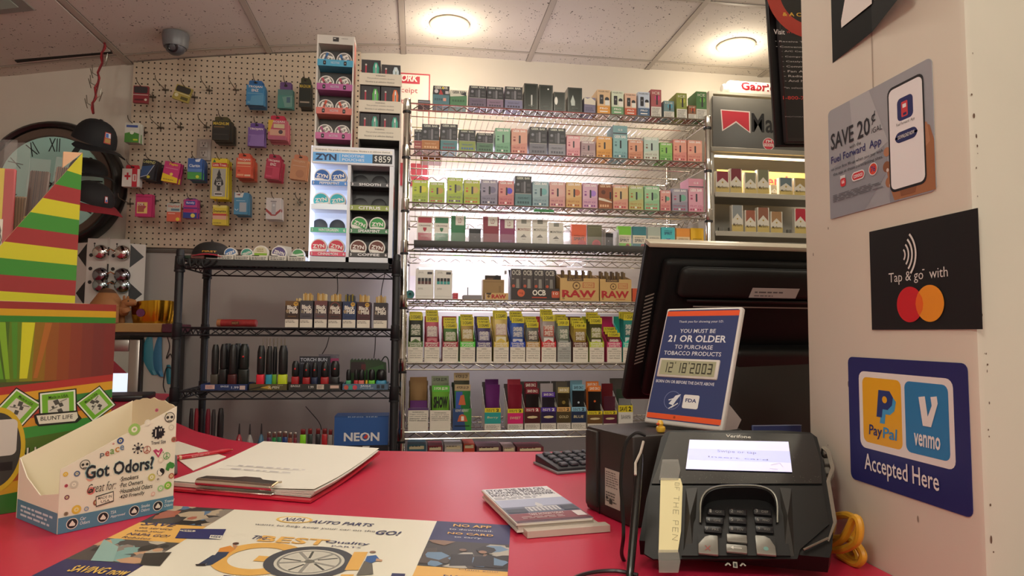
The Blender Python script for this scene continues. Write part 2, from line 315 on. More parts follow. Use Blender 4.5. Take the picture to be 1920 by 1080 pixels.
# poster board hanging behind the column
Yp = 1.02; a = PY(1460, 266, Yp); bq = PY(1433, 0, Yp); w = .26; h = .62; x0 = a.x + .015
t = thing('poster_board', 'black hanging poster board with white lists, half behind the column', 'poster board', (x0, Yp, a.z), rot=(0, -.045, 0))
k = MB(); k.rbox(0, w, 0, .012, 0, h, mat('2b2526', .35), .002, 1)
k.art((0, 0, h), (w, 0, 0), (0, 0, -h), [('r', .012, .012, .988, .988, '1d1a1c')]); pu = lambda px, py: ((PY(px, py, Yp).x - x0) / w, (h - (PY(px, py, Yp).z - a.z)) / h)
def pt(x, y, x2, y2, s_, m, b_=0.):
    u0, v0 = pu(x, y); u1, v1 = pu(x2, y2); k.art((0, 0, h), (w, 0, 0), (0, 0, -h), [('t', u0, v0, u1, v1, s_, m, b_)], .0007)
cu, cv = pu(1530, -10); k.art((0, 0, h), (w, 0, 0), (0, 0, -h), [('ring', cu, cv, .31, .3, 'b13a2e')], .0006)
pt(1477, 24, 1512, 34, '& A C', 'e0b040', .02); pt(1459, 55, 1480, 66, 'Visit', 'e8e2e2', .01); pt(1483, 58, 1525, 67, 'www.trus', 'b8322f')
for j, (x, y, s_, x2) in enumerate([(1461, 76, '• Receive Tec', 1524), (1462, 86, '• Convenient', 1524), (1472, 95, '- A/C Compo', 1527), (1472, 105, '- Compresso', 1527), (1473, 114, '- Catalytic C', 1529), (1473, 123, '- Commerci', 1529), (1474, 132, '- Fan Asse', 1527), (1475, 141, '- Radiators', 1530), (1476, 150, '- And More', 1531)]): pt(x, y, x2, y + 7.5, s_, 'cfc8c8')
pt(1474, 163, 1527, 170, '*in select mar', 'b9b2b2'); pt(1471, 180, 1524, 190, '1-800-725', 'c8403c', .01); pt(1474, 218, 1527, 223, 'PHOTOGRAPHIC E', 'a9a2a2')
k.build('board', t)
k = MB(); k.rbox(-.012, w - .02, .014, .022, -.003, h, mat('151315', .4), .002, 1); k.build('backing_panel', t)
k = MB(); k.tube([(.06, .01, h), (.06, .01, CEIL - a.z)], .0015, STEEL, 5); k.tube([(.2, .01, h), (.2, .01, CEIL - a.z)], .0015, STEEL, 5); k.build('hanging_wire', t)
# ================================================================ COUNTER AND WHAT STANDS ON IT
CT = .95
def uvof(O, U, V):
    "pixel -> (u,v) on the face with top-left O, across U, down V"
    O, U, V = Vector(O), Vector(U), Vector(V); N = U.cross(V)
    def g(px, py):
        d = _f + _r * ((px - 960) / F) + _u * ((540 - py) / F); t = (O - EYE).dot(N) / d.dot(N); p = EYE + d * t - O
        uu, vv, uv, a, b = U.dot(U), V.dot(V), U.dot(V), p.dot(U), p.dot(V); D = uu * vv - uv * uv
        return (a * vv - b * uv) / D, (b * uu - a * uv) / D
    return g
def pxart(g, items):
    "the same art list, every position given as pixels of the photograph on that face"
    out = []
    for it in items:
        c = it[0]
        if c in ('r', 't', 'para'):
            (a, b), (d, e) = g(it[1], it[2]), g(it[3], it[4]); out.append((c, a, b, d, e) + tuple(it[5:]))
        elif c == 'rr': (a, b), (d, e) = g(it[1], it[2]), g(it[3], it[4]); out.append((c, a, b, d, e) + tuple(it[5:]))
        elif c in ('p', 'ln'): out.append((c, [g(*z) for z in it[1]]) + tuple(it[2:]))
        elif c in ('e', 'ring'): u, v = g(it[1], it[2]); u2, _ = g(it[1] + it[3], it[2]); out.append((c, u, v, abs(u2 - u)) + tuple(it[4:]))
    return out
RED = mat('c62545', .36, spec=.45, bump=.03, bscale=220)
pts = [(.499, .15), (.499, .81), (1.15, .81), (1.15, 1.395), (.286, 1.408), (.09, 1.425), (-.095, 1.459), (-.24, 1.51), (-.353, 1.58), (-.424, 1.639), (-.535, 1.775), (-.672, 2.001), (-.763, 2.211), (-.84, 2.42), (-.895, 2.6), (-.922, 2.7), (-.925, 2.77), (-.96, 2.83), (-1.02, 2.86), (-1.3, 2.88), (-2.3, 2.88), (-2.3, .15)]
t = thing('counter', 'curved red laminate shop counter with a dark rubber edge', 'counter', (0, 0, 0))
k = MB(); k.prism((0, 0, CT), (1, 0, 0), (0, 1, 0), (0, 0, 1), pts, .045, RED, mat('3a3a34', .5)); k.build('counter_top', t)
def inset(p): c = Vector((-.6, .9)); q = Vector(p); return tuple(q + (c - q).normalized() * .05)
k = MB(); k.prism((0, 0, CT - .0455), (1, 0, 0), (0, 1, 0), (0, 0, 1), [inset(p) for p in pts], CT - .046, mat('a82738', .5)); k.build('cabinet_base', t)
# ---------------------------------------------------------------- "Got Odors?" tray
A = PZ(107, 1003, CT); rz = math.radians(47); t = thing('display_tray', 'open white cardboard tray printed Got Odors? on the red counter', 'display tray', (A.x, A.y, CT + .0005), rz)
w, d, hl, hr = .143, .125, .078, .143; th = .0012
cream = mat('ece3cf', .6); kraft = mat('d8c6a4', .7)
k = MB(); fr = [(0, 0), (w, 0), (w, hr), (.0, hl)]
k.prism((0, 0, 0), (1, 0, 0), (0, 0, 1), (0, -1, 0), fr, th, cream)
rnd = random.Random(5); OD = []
for u, v, r_, c1 in [(.04, .5, .02, 'e8b93a'), (.05, .6, .014, 'c23a58'), (.06, .7, .02, '7a3550'), (.06, .84, .018, '9a8a70'), (.14, .82, .038, 'e2bd4a'), (.22, .83, .02, '8ea0b8'), (.3, .79, .028, '9c5a48'), (.13, .51, .025, '5a6b8c'), (.24, .56, .034, 'e3a08c'), (.25, .68, .034, 'df7f78'), (.11, .6, .034, 'cfc6b4'), (.48, .27, .03, '34508a'), (.42, .29, .008, 'c23a48'), (.6, .18, .055, '9dc468'), (.72, .13, .03, 'e6dfce'), (.79, .2, .0, 'a34'), (.64, .33, .0, '333'), (.8, .02, .017, 'c85a7a'), (.9, .07, .012, 'c0b23a'), (.95, .2, .03, 'd6ccb8'), (.98, .32, .026, 'b06a58'), (.88, .43, .006, '333'), (.86, .5, .026, 'e2d2bc'), (.97, .67, .028, 'b8705a'), (.78, .65, .034, 'c8c06a'), (.87, .77, .03, 'a5cf8f'), (.94, .755, .036, '7fbf3a'), (.8, .81, .02, 'e6b7a8'), (.84, .68, .02, 'e8e0d0')]:
    if r_: OD += [('e', u, v, r_, c1), ('e', u, v, r_ * .5, ['f0e8d4', '5c4a3c', 'e7d9a0'][rnd.randrange(3)]), ('e', u, v, r_ * .22, c1)]
for u, v, r_ in [(.19, .44, .042), (.93, .1, .05)]: OD += [('e', u, v, r_, '4a463f'), ('e', u, v, r_ * .86, 'd9d2c0'), ('e', u - r_ * .4, v, r_ * .28, '2c2a26'), ('e', u + r_ * .4, v, r_ * .28, '2c2a26'), ('r', u - r_ * .4, v + r_ * .62, u + r_ * .4, v + r_ * .8, '2c2a26')]
for u, v, r_, c1 in [(.725, .385, .036, 'a8483a'), (.915, .47, .034, '4f9a4a')]: OD += [('ring', u, v, r_, .16, c1), ('ln', [(u, v - r_), (u, v + r_)], .006, c1), ('ln', [(u, v), (u - r_ * .65, v + r_ * .65)], .006, c1), ('ln', [(u, v), (u + r_ * .65, v + r_ * .65)], .006, c1)]
u, v = .64, .36
for j in range(8): OD += [('ln', [(u, v), (u + .045 * math.cos(PI * j / 4), v + .045 * math.sin(PI * j / 4))], .005, '27242a'), ('e', u + .045 * math.cos(PI * j / 4), v + .045 * math.sin(PI * j / 4), .008, '27242a')]
OD += [('e', u, v, .018, '27242a'), ('p', [(.78 + .0, .4), (.81, .39), (.835, .41), (.86, .385), (.875, .41), (.835, .475)], 'c23a6a'), ('p', [(.81, .415), (.835, .43), (.85, .41), (.835, .455)], 'efe5d2')]
u, v = .825, .235; OD += [('p', [(u + (.052 if j % 2 else .068) * math.cos(PI * j / 12), v + (.052 if j % 2 else .068) * math.sin(PI * j / 12)) for j in range(24)], '1d1b22'), ('t', u - .03, v - .035, u + .03, v + .035, '1"', 'efe8d8', .0), ('t', .76, .31, .9, .345, 'Travel Size', '2a2730', .01)]
OD += [('e', .865, .615, .036, '1d1b1e'), ('p', [(.865, .58), (.84, .59), (.832, .615), (.84, .64), (.865, .65), (.88, .632), (.86, .612), (.85, .597)], 'efe8d8'), ('p', [(.92, .55), (.95, .53), (.99, .55), (1, .58), (.98, .6), (.95, .59), (.94, .62), (.91, .6)], '3f8a3c')]
for j, c1 in enumerate(['4a5560', 'c2503c', '6f9a4a', 'c98a3a', '5a7a9a']): OD.append(('t', .31 + .042 * j, .36 - .012 * j + (.0 if j else 0), .346 + .042 * j, .405 - .012 * j, 'peace'[j], c1, .01))
for du, dv, c1 in ((.009, .006, '8fb7b4'), (.005, .003, '4f6f7c'), (0, 0, '23242a')): OD.append(('t', .2 - du, .455 - dv, .79 + du, .572 + dv, 'Got Odors?', c1, .03 if du else .018, .0))
OD += [('t', .22, .62, .46, .7, 'Great for:', '332f2a', -.005, .3)]
for j, (s_, u2) in enumerate([('·Smokers', .655), ('·Pet Owners', .7), ('·Household Odors', .79), ('·420 Friendly', .72)]): OD.append(('t', .49, .6 + .055 * j, u2, .642 + .055 * j, s_, '2c2924', .012, .15))
OD += [('p', [(.29, .735), (.44, .715), (.445, .81), (.295, .83)], '4a4640'), ('p', [(.296, .745), (.434, .725), (.439, .8), (.301, .82)], 'eee5d2'), ('t', .31, .745, .425, .77, 'MADE IN', '3a362f', .01), ('t', .335, .78, .41, .805, 'USA', '3a362f', .01)]
OD += [('r', 0, .865, 1, 1, '5688a0')]
for u, s1, s2 in [(.11, 'Car', 'Odors'), (.36, 'TSA', 'Approved'), (.63, 'Smoke', 'Odors'), (.85, 'Travel', 'Odors')]: OD += [('e', u, .932, .047, 'e9e4d4'), ('e', u, .932, .041, '22252b'), ('p', [(u - .025, .94), (u, .905), (u + .025, .94), (u + .02, .955), (u - .02, .95)], 'e9e4d4'), ('t', u + .062, .892, u + .062 + .016 * len(s1), .92, s1, 'dfe6e4', .01, .2), ('t', u + .062, .93, u + .062 + .016 * len(s2), .958, s2, 'dfe6e4', .01, .2)]
k.art((0, 0, hr), (w, 0, 0), (0, 0, -hr), OD, .0003, .00004); k.build('front_panel', t)
k = MB(); k.prism((0, d, 0), (1, 0, 0), (0, 0, 1), (0, -1, 0), fr, th, mat('efe2c6', .6)); k.build('back_panel', t)
k = MB(); k.prism((w, th, 0), (0, 1, 0), (0, 0, 1), (1, 0, 0), [(0, 0), (d - 2 * th, 0), (d - 2 * th, hr * .99)] + [((d - 2 * th) * (1 - j / 12), hr * (1.0 + .012 * math.sin(j * 2.3) * math.sin(PI * j / 12) + .05 * math.sin(PI * j / 12))) for j in range(1, 12)] + [(0, hr * .99)], th, cream, kraft); k.build('end_panel', t)
k = MB(); k.prism((0, d - th, 0), (0, -1, 0), (0, 0, 1), (-1, 0, 0), [(0, 0), (d - 2 * th, 0), (d - 2 * th, hl * .62), (d * .55, hl * .5), (d * .2, hl * .72), (0, hl)], th, cream)
k.art((0, d - th, hl), (0, -d + 2 * th, 0), (0, 0, -hl), [('r', 0, .68, 1, 1, '5688a0'), ('para', .1, .74, .9, .95, 3, 'cfdbe0')], .0003); k.build('low_panel', t)
k = MB(); k.box(th, w - th, th, d - th, 0, .001, cream); k.build('tray_floor', t)
# ---------------------------------------------------------------- striped display stand at the left edge
DX, DY = -.452, 1.092; rz = math.radians(40); Wd, Hd = .34, .288; Dd = .13
holo = lambda c: mat(c, .28, spec=.7, coat=.2)
t = thing('display_stand', 'red yellow and green striped cardboard display stand at the left edge of the counter', 'display stand', (DX, DY, CT + .0005), rz)
k = MB(); ks = [(-Wd, 0), (0, 0), (0, Hd), (-.175, Hd), (-.178, Hd - .03), (-.19, Hd - .075), (-.215, Hd - .105), (-.25, Hd - .12), (-Wd, Hd - .125)]
k.prism((0, 0, 0), (1, 0, 0), (0, 0, 1), (0, -1, 0), ks, .002, holo('4b5228'), kraft)
g0 = Matrix.Translation((DX, DY, CT)) @ Matrix.Rotation(rz, 4, 'Z'); wO = g0 @ Vector((-Wd, 0, Hd)); wU = g0.to_3x3() @ Vector((Wd, 0, 0)); g = uvof(wO, wU, (0, 0, -Hd))
U_ = lambda x: (x + Wd) / Wd
def st(v0, v1, c, ua=None): return ('p', [(U_(-.175) if ua is None else ua, v0), (U_(-.175) if ua is None else ua, v1), (1, v1), (1, v0)], holo(c))
art = [st(0, .035, '8e2f2c'), st(.035, .068, 'c39a1e'), st(.068, .098, '2f7a2a')]
HS = ['35431c', '3a5220', '44641f', '5d7a1e', '7d7d1e', '8a661f', '8c5224', '8a4426', '823a2a', '78342c', '702f2c', '752c2a']; u0 = U_(-.175)
art += [('p', [(u0 + (1 - u0) * j / 12, .098), (u0 + (1 - u0) * j / 12, .385), (1 if j == 11 else u0 + (1 - u0) * (j + 1) / 12, .385), (1 if j == 11 else u0 + (1 - u0) * (j + 1) / 12, .098)], holo(c)) for j, c in enumerate(HS)]
cxr, cyr = .66, .75
for a0, a1, c in [(.54, .565, '5d9a2a'), (.575, .60, '7aa92a'), (.655, .70, 'c9c928'), (.62, .64, '4c8a2c'), (.735, .76, 'a8652a')]: art.append(('p', [(a0, .1), (a0 + (cxr - a0) * .42, .37), (a1 + (cxr - a1) * .42, .37), (a1, .1)], holo(c)))
art += [('p', [(0, .47), (0, .51), (1, .40), (1, .365)], holo('a8322e')), ('p', [(0, .51), (0, .555), (1, .443), (1, .40)], holo('d09a2a')), ('p', [(0, .555), (0, .60), (1, .486), (1, .443)], holo('2f7a35')), ('p', [(0, .60), (0, .64), (1, .53), (1, .486)], holo('a8402e')), ('p', [(0, .64), (0, .68), (1, .57), (1, .53)], holo('c98a2a')), ('p', [(0, .68), (0, .74), (1, .62), (1, .57)], holo('3a8a3a')), ('p', [(0, .74), (0, .88), (1, .76), (1, .62)], holo('4f6a2c')), ('p', [(0, .88), (0, .92), (1, .82), (1, .76)], holo('a8502c')), ('p', [(0, .92), (0, .96), (1, .88), (1, .82)], holo('c99a2c')), ('p', [(0, .96), (0, 1), (1, 1), (1, .88)], holo('2f7030'))]
def badge(px, py, s, a, txt=True):
    u0, v0 = g(px, py); sx = s / Wd; sy = s / Hd; R = lambda x, y: (u0 + (x * math.cos(a) - y * math.sin(a)) * sx, v0 + (x * math.sin(a) + y * math.cos(a)) * sy)
    q = lambda h: [R(-h, -h), R(-h, h), R(h, h), R(h, -h)]; z = [('p', q(1.08), '20221c'), ('p', q(1.0), 'dfe4d6'), ('p', q(.9), '6fae2e'), ('p', [R(-.58, -.5), R(-.58, .68), R(.62, .68), R(.62, -.5)], 'c9c6b8')]
    for dx, dy, s_ in [(-.1, -.3, .2), (.15, -.1, .16), (-.3, 0, .1), (.1, .3, .18), (-.05, .5, .1)]: z += [('p', [R(dx - s_, dy - s_ * .6), R(dx - s_ * .3, dy + s_), R(dx + s_, dy + s_ * .5), R(dx + s_ * .4, dy - s_)], '4a4a44')]
    z += [('ln', [R(.1, -.3), R(.5, -.45)], .004, '77766c'), ('ln', [R(-.05, .0), R(-.5, .2)], .004, '77766c')]
    vs, fs = glyphs('Made in USA', .01); return z, (vs, fs, R)
gl = []
for b_ in (badge(34, 766, .019, math.radians(38)), badge(109, 763, .0215, math.radians(-4)), badge(180, 758, .018, math.radians(-38))): art += b_[0]; gl.append(b_[1])
art += pxart(g, [('p', [(63, 779), (70, 776), (145, 770), (146, 776), (153, 785), (144, 793), (72, 800), (66, 794)], '20221c'), ('p', [(68, 780), (144, 773), (146, 783), (140, 790), (73, 796)], 'd9d4c2'), ('t', 75, 781, 135, 785, 'BLUNT LIFE', '22201c', .02), ('t', 34, 838, 122, 838, 'BLUNT', '22201c', .09)])
art[-2] = ('t',) + g(76, 782) + g(136, 785) + ('BLUNT LIFE', '22201c', .01); a_, b_ = g(33, 842), g(122, 850)
art[-1] = ('t', a_[0], a_[1], b_[0], b_[1], 'BLUNT', '22201c', .05); art.append(('t', a_[0], a_[1], b_[0], b_[1], 'BLUNT', 'd4cdbc', .005))
u0, v0 = g(-10, 845); art += [('e', u0, v0, .10, 'c9a92a', .2), ('e', u0, v0, .085, '3a3a36', .175), ('rr', u0 - .02, v0 - .14, u0 + .07, v0 + .03, .02, 'c8c4ba'), ('r', u0 - .02, v0 + .06, u0 + .06, v0 + .1, '1c1c1c')]
k.art((-Wd, 0, Hd), (Wd, 0, 0), (0, 0, -Hd), art, .0003, .00003)
for vs, fs, R in gl: 
    O_ = Vector((-Wd, -.0025, Hd)); k.raw([O_ + Vector((R(-.55 + 1.1 * x, -.78 + .2 * y)[0] * Wd, 0, -R(-.55 + 1.1 * x, -.78 + .2 * y)[1] * Hd)) for x, y in vs], fs, '2c3a1c')
# gold edge round the opening
k.tube([(-.1755, -.0015, Hd - .028), (-.178, -.0015, Hd - .05), (-.19, -.0015, Hd - .078), (-.215, -.0015, Hd - .106), (-.25, -.0015, Hd - .121), (-Wd, -.0015, Hd - .126)], .0035, holo('d08a2a'), 6)
k.build('front_panel', t)
k = MB(); k.box(-.002, 0, .002, Dd, 0, Hd - .001, holo('7a3a2c'))
for j, c in enumerate(['8e2f2c', 'c39a1e', '2f7a2a']): k.box(-.0025, .0006, .002, Dd, Hd * (1 - .034 * (j + 1)), Hd * (1 - .034 * j) - .001, holo(c))
k.build('side_panel', t)
k = MB(); k.box(-Wd, -.002, .002, Dd, 0, .003, kraft); k.box(-Wd, -.002, Dd, Dd + .002, 0, Hd + .005, kraft); k.build('tray_back', t)
# tall triangular wing behind
Yw = 1.3; q0 = g0.inverted(); wa = q0 @ PY(155, 287, 1.235); wb = q0 @ PY(146, 575, 1.235); k = MB()
hx = wa.x; hz = wa.z; slope = 1.62
yy = wa.y; zb = .22; L_ = (hz - zb) / slope
k.prism((hx, yy, zb), (-1, 0, 0), (0, 0, 1), (0, -1, 0), [(0, 0), (0, hz - zb), (L_, 0)], .003, kraft, mat('d9b48a', .6))
n = 12; cc = ['c9c22e', '3f8a35', '9a3336']; H_ = hz - zb; e0 = 0; z = H_; j = 0; hh = .0262
O_ = Vector((hx, yy - .0004, zb))
while z > 0:
    h2 = max(0, z - hh * (1.35 if j == 0 else 1)); xl = lambda zz: (H_ - zz) / slope; sh = .12
    P_ = lambda x, zz: O_ + Vector((-x, 0, min(max(zz, 0), H_ - x * slope) if x > 0 else zz))
    k.poly([P_(0, h2 - .004 if h2 > .004 else 0), P_(0, z - .004 if j else z), O_ + Vector((-xl(z), 0, z)), O_ + Vector((-xl(h2), 0, h2))], holo(cc[j % 3])); z = h2; j += 1
k.prism((hx, yy - .0006, zb + H_), (-1, 0, 0), (0, 0, 1), (0, -1, 0), [(0, .0), (.0285, -.032), (.0285, -.004)], .003, mat('d8ab86', .6))
k.build('header_panel', t)
k = MB(); k.box(hx - L_, hx, yy, yy + .003, 0, zb, kraft)
k.art((hx - L_, yy, zb), (L_, 0, 0), (0, 0, -zb), [('r', .55, .0, 1, .1, holo('2f7a35')), ('r', .0, .0, .55, .1, holo('3a8a35')), ('r', .4, .1, 1, .14, holo('a8322e')), ('rr', .48, .045, .72, .3, .02, '20221c'), ('rr', .485, .055, .715, .3, .02, 'dfe4d6'), ('rr', .495, .07, .705, .3, .015, '6fae2e'), ('t', .52, .085, .68, .11, 'Made in USA', '2c3a1c', .01), ('p', [(.84, .04), (.76, .15), (.92, .15)], 'dfe4d6'), ('p', [(.84, .06), (.78, .15), (.9, .15)], '6fae2e')], .0005, .0001); k.build('back_panel', t)
# spray bottles standing inside the stand
for j, (x, lab) in enumerate([(-.212, 'clear spray bottle with a white neck in the striped stand, nearest its gold edge'), (-.262, 'clear spray bottle with a white neck cut by the left edge of the photo')]):
    b_ = thing('spray_bottle', lab, 'bottle', g0 @ Vector((x, .05, .0045)), group='spray bottles in the striped stand')
    k = MB(); k.lathe([(.02, 0), (.021, .005), (.021, .12), (.018, .14), (.01, .15), (0, .15)], mat('d6d2ca', .15, spec=.7), 20); k.art((-.014, -.0212, .1), (.028, 0, 0), (0, 0, -.08), [('r', 0, 0, 1, 1, 'e4dfd6'), ('r', 0, .75, 1, 1, '1c1c1c'), ('para', .1, .1, .9, .6, 5, '6a645c')]); k.build('bottle_body', b_)
    k = MB(); k.lathe([(.0135, .151), (.0135, .185), (.011, .2), (.0105, .235), (0, .235)], mat('e9e6e0', .25), 20); k.tube([(0, 0, .222), (-.0, -.02, .222)], .004, mat('e9e6e0', .25), 8); k.build('spray_cap', b_)
# ---------------------------------------------------------------- incense packets standing behind the wing
def packet(label, l, tp, r, bt, Y, art, lean=0., clear_top=.3, body='7a4a30', kind='incense_packet'):
    x, w, h, zb = span(l, tp, r, bt, Y); o = thing(kind, label, 'packet', (x, Y, zb), rot=(0, lean, 0), group='packets standing in the striped stand')
    k = MB(); hb = h * (1 - clear_top); k.rbox(-w / 2, w / 2, -.003, .003, 0, hb, body, .002, 1); k.art((-w / 2, -.003, hb), (w, 0, 0), (0, 0, -hb), art); k.build('contents', o)
    k = MB(); n = 6; vs = []; rn = random.Random(l)
    for j in range(n + 1):
        for i in range(5): vs.append((-w / 2 * 1.08 + w * 1.08 * i / 4, -.0035 - .002 * rn.random(), h * j / n))
    k.raw(vs, [(j * 5 + i, j * 5 + i + 1, (j + 1) * 5 + i + 1, (j + 1) * 5 + i) for j in range(n) for i in range(4)], mat('f4f0ec', .06, alpha=.13, spec=1.), True); k.build('clear_sleeve', o)
    return o
stick = [('r', .12 + .1 * j, 0, .18 + .1 * j, 1, ['3c2a22', '5a4030', '2c2220'][j % 3]) for j in range(8)]
packet('yellow and red packet with a big white B at the left edge', -40, 262, 22, 470, 1.22, [('r', 0, .0, .62, .62, 'd8c02a'), ('r', .62, 0, .68, 1, 'd8c02a'), ('r', .0, .62, .72, 1, 'e6e0d4'), ('t', .3, .66, .72, .98, 'B', '1a1a16', .12), ('t', .33, .69, .69, .95, 'B', 'e6e0d4', .05), ('e', .45, .77, .06, 'd8c02a'), ('e', .45, .78, .02, '1a1a16')], clear_top=.26, body='b3202a')
packet('tall clear packet of brown incense sticks with a blue label', 40, 298, 78, 460, 1.27, stick + [('rr', .0, .62, .75, .9, .1, 'd8d23a'), ('rr', .0, .64, .7, .88, .1, '3f6a9a'), ('r', 0, .8, .55, 1, 'cfc8bc'), ('t', .05, .84, .4, .92, 'HP', '2a2a30', .02)], lean=.06, clear_top=.14, body='5c4234')
packet('clear packet of black incense sticks leaning against the striped wing', 86, 296, 123, 440, 1.26, stick, lean=.1, clear_top=.12, body='8a6a58')
packet('clear packet of thin pale sticks between the yellow packet and the brown one', 2, 268, 47, 470, 1.29, [('r', .1 + .12 * j, 0, .14 + .12 * j, 1, 'b89a78') for j in range(7)], clear_top=.5, body='8f7a5c')
k = MB(); k.box(-.42, -.09, .2, .34, PY(30, 470, 1.22).z - CT - .012, PY(30, 470, 1.22).z - CT - .008, kraft); k.box(-.42, -.09, .338, .341, 0, PY(30, 470, 1.22).z - CT - .012, kraft); k.build('rear_shelf', [o for o in C.objects if o.name == 'display_stand'][0])
# ---------------------------------------------------------------- papers, pen, clipboard
pc = [PZ(*q, CT + .0006) for q in ((300, 838), (334, 828), (424, 857), (362, 883))]
o = Vector((sum(p.x for p in pc) / 4, sum(p.y for p in pc) / 4, CT + .0004)); k = MB(); k.prism((0, 0, .0012), (1, 0, 0), (0, 1, 0), (0, 0, 1), [(p.x - o.x, p.y - o.y) for p in pc][::-1], .0011, mat('efe7d8', .6)); tag(k.build('paper_card', loc=o), 'blank white card on the red counter underneath the red pen', 'card')
p0, p1 = PZ(318, 861, CT + .006), PZ(437, 843, CT + .006); dv = p1 - p0; Lp = dv.length; t = thing('pen', 'red ballpoint pen lying across the blank white card', 'pen', p0, rot=(0, 0, math.atan2(dv.y, dv.x)))
pr = mat('c22436', .25)
k = MB(); k.lathe([(.0036, Lp * .12), (.0042, Lp * .16), (.0042, Lp * .68), (.0042, Lp * .86), (.0022, Lp * .96)], pr, 14, ax='x'); k.art((Lp * .3, -.0044, .0012), (Lp * .32, 0, 0), (0, 0, -.003), [('t', 0, 0, .9, .5, 'AUTO SERVICE', 'e6c9c4'), ('para', .05, .55, .8, 1, 1, 'e6c9c4')]); k.build('barrel', t)
k = MB(); k.lathe([(.0, 0), (.0034, .001), (.0036, Lp * .12)], mat('d4485a', .3), 14, ax='x'); k.build('push_button', t)
k = MB(); k.lathe([(.0022, Lp * .96), (.0008, Lp * .995), (0, Lp)], mat('b89a5c', .2, 1.), 12, ax='x'); k.build('tip', t)
k = MB(); k.box(Lp * .1, Lp * .42, -.0012, .0012, .0042, .0052, pr); k.build('clip', t)
k = MB(); k.lathe([(.0044, Lp * .13), (.0046, Lp * .15), (.0044, Lp * .165)], mat('d9b08a', .3), 14, ax='x'); k.build('ring', t)
p0 = PZ(321, 893, CT); k = MB(); k.rbox(-.008, .008, -.005, .005, 0, .034, mat('6d6a68', .4), .003, 2); k.rbox(-.005, .005, -.0052, .0052, .006, .024, mat('8a8784', .4), .001, 1); tag(k.build('plastic_cap', loc=p0 + Vector((0, .006, .0006)), rot=(-.35, -.12, .2)), 'small grey plastic cap between the white tray and the clipboard', 'cap')
# clipboard
nr = PZ(582, 945, CT); ang = math.radians(-24); va = math.radians(75); U = Vector((math.cos(ang), math.sin(ang), 0)); V = Vector((math.cos(va), math.sin(va), 0)); wB, LB = .262, .32
t = thing('clipboard', 'red clipboard holding a thick pad of white forms on the counter', 'clipboard', nr - U * wB + Vector((0, 0, .001)))
def bq(u, v, z): return U * u + V * v + Vector((0, 0, z))
def lift(v): return .022 * max(0, v / LB - .25) ** 1.6
def sheet(k, u0, u1, v0, v1, z, th, m, curl=0., n=14, ms=None):
    a = []; 
    for j in range(n + 1):
        v = v0 + (v1 - v0) * j / n
        for i in range(5):
            u = u0 + (u1 - u0) * i / 4; a.append((u, v, lift(v) + z + curl * (max(0, i / 4 - .4) / .6) ** 2 * (1 - j / n) ** 1.5))
    b = [bq(u, v, z_) for u, v, z_ in a] + [bq(u, v, z_ - th) for u, v, z_ in a]; N_ = len(a); f = []
    for j in range(n):
        for i in range(4): q = j * 5 + i; f.append((q, q + 1, q + 6, q + 5)); f.append((N_ + q, N_ + q + 5, N_ + q + 6, N_ + q + 1))
    ed = [j * 5 for j in range(n + 1)]; er = [j * 5 + 4 for j in range(n + 1)]
    for e, s_ in ((ed, 1), (er, -1)):
        for x, y in zip(e[:-1], e[1:]): f.append((x, y, N_ + y, N_ + x)[::s_])
    for i in range(4): f.append((i + 1, i, N_ + i, N_ + i + 1)); q = n * 5 + i; f.append((q, q + 1, N_ + q + 1, N_ + q))
    k.raw(b, f, m)
k = MB(); sheet(k, 0, wB, 0, LB, .004, .0035, mat('c4283c', .3)); k.build('board', t)
pap = mat('efe9dd', .6); k = MB()
for j in range(5): sheet(k, .004 - .001 * j, wB - .006 + .002 * j, .012, LB - .004 - .002 * j, .0060 + .0012 * j, .0011, mat('efe9dd' if j % 2 else 'dcd6cc', .6), curl=.001 * j)
k.build('paper_pad', t)
k = MB(); sheet(k, .002, wB - .001, .014, LB - .002, .0122, .0003, pap, curl=.005)
ink = mat('b9b3b2', .6); dark = mat('8a8690', .6)
def strip(u0, v0, u1, v1, m, z=.0128): k.poly([bq(u0, v0, lift(v0) + z), bq(u1, v0, lift(v0) + z), bq(u1, v1, lift(v1) + z), bq(u0, v1, lift(v1) + z)], m)
strip(.05, .06, .2, .0618, dark); strip(.03, .112, .22, .1132, ink); strip(.03, .135, .22, .1362, ink)
rn = random.Random(2)
for v in (.117, .14):
    u = .05
    while u < .19: w_ = .006 + .014 * rn.random(); strip(u, v, u + w_, v + .006, mat('d3cccb', .6)); u += w_ + .006
k.build('top_sheet', t)
k = MB(); xf = Matrix.Translation(bq(.06, .006, .004)) @ Matrix.Rotation(ang, 4, 'Z'); k.xf = xf
k.rbox(0, .135, -.004, .016, .0, .0035, CHROME, .001, 1); k.tube([(.0, .0, .012), (.135, 0, .012)], .0055, CHROME, 12)
k.raw([(.0, .0, .017), (.135, .0, .017), (.135, .02, .0165), (.1, .024, .0165), (.088, .034, .0165), (.06, .034, .0165), (.048, .024, .0165), (.0, .02, .0165), (.0, .0, .0178), (.135, .0, .0178), (.135, .02, .0173), (.1, .024, .0173), (.088, .034, .0173), (.06, .034, .0173), (.048, .024, .0173), (.0, .02, .0173)], [tuple(range(7, -1, -1)), tuple(range(8, 16))] + [(i, (i + 1) % 8, 8 + (i + 1) % 8, 8 + i) for i in range(8)], CHROME); k.build('clip', t)
k = MB(); k.xf = xf; k.tube([(.132, -.004, .013), (.14, .004, .02), (.139, .014, .018)], .0018, mat('b9a98a', .2, 1.), 6); k.build('hanging_ring', t)
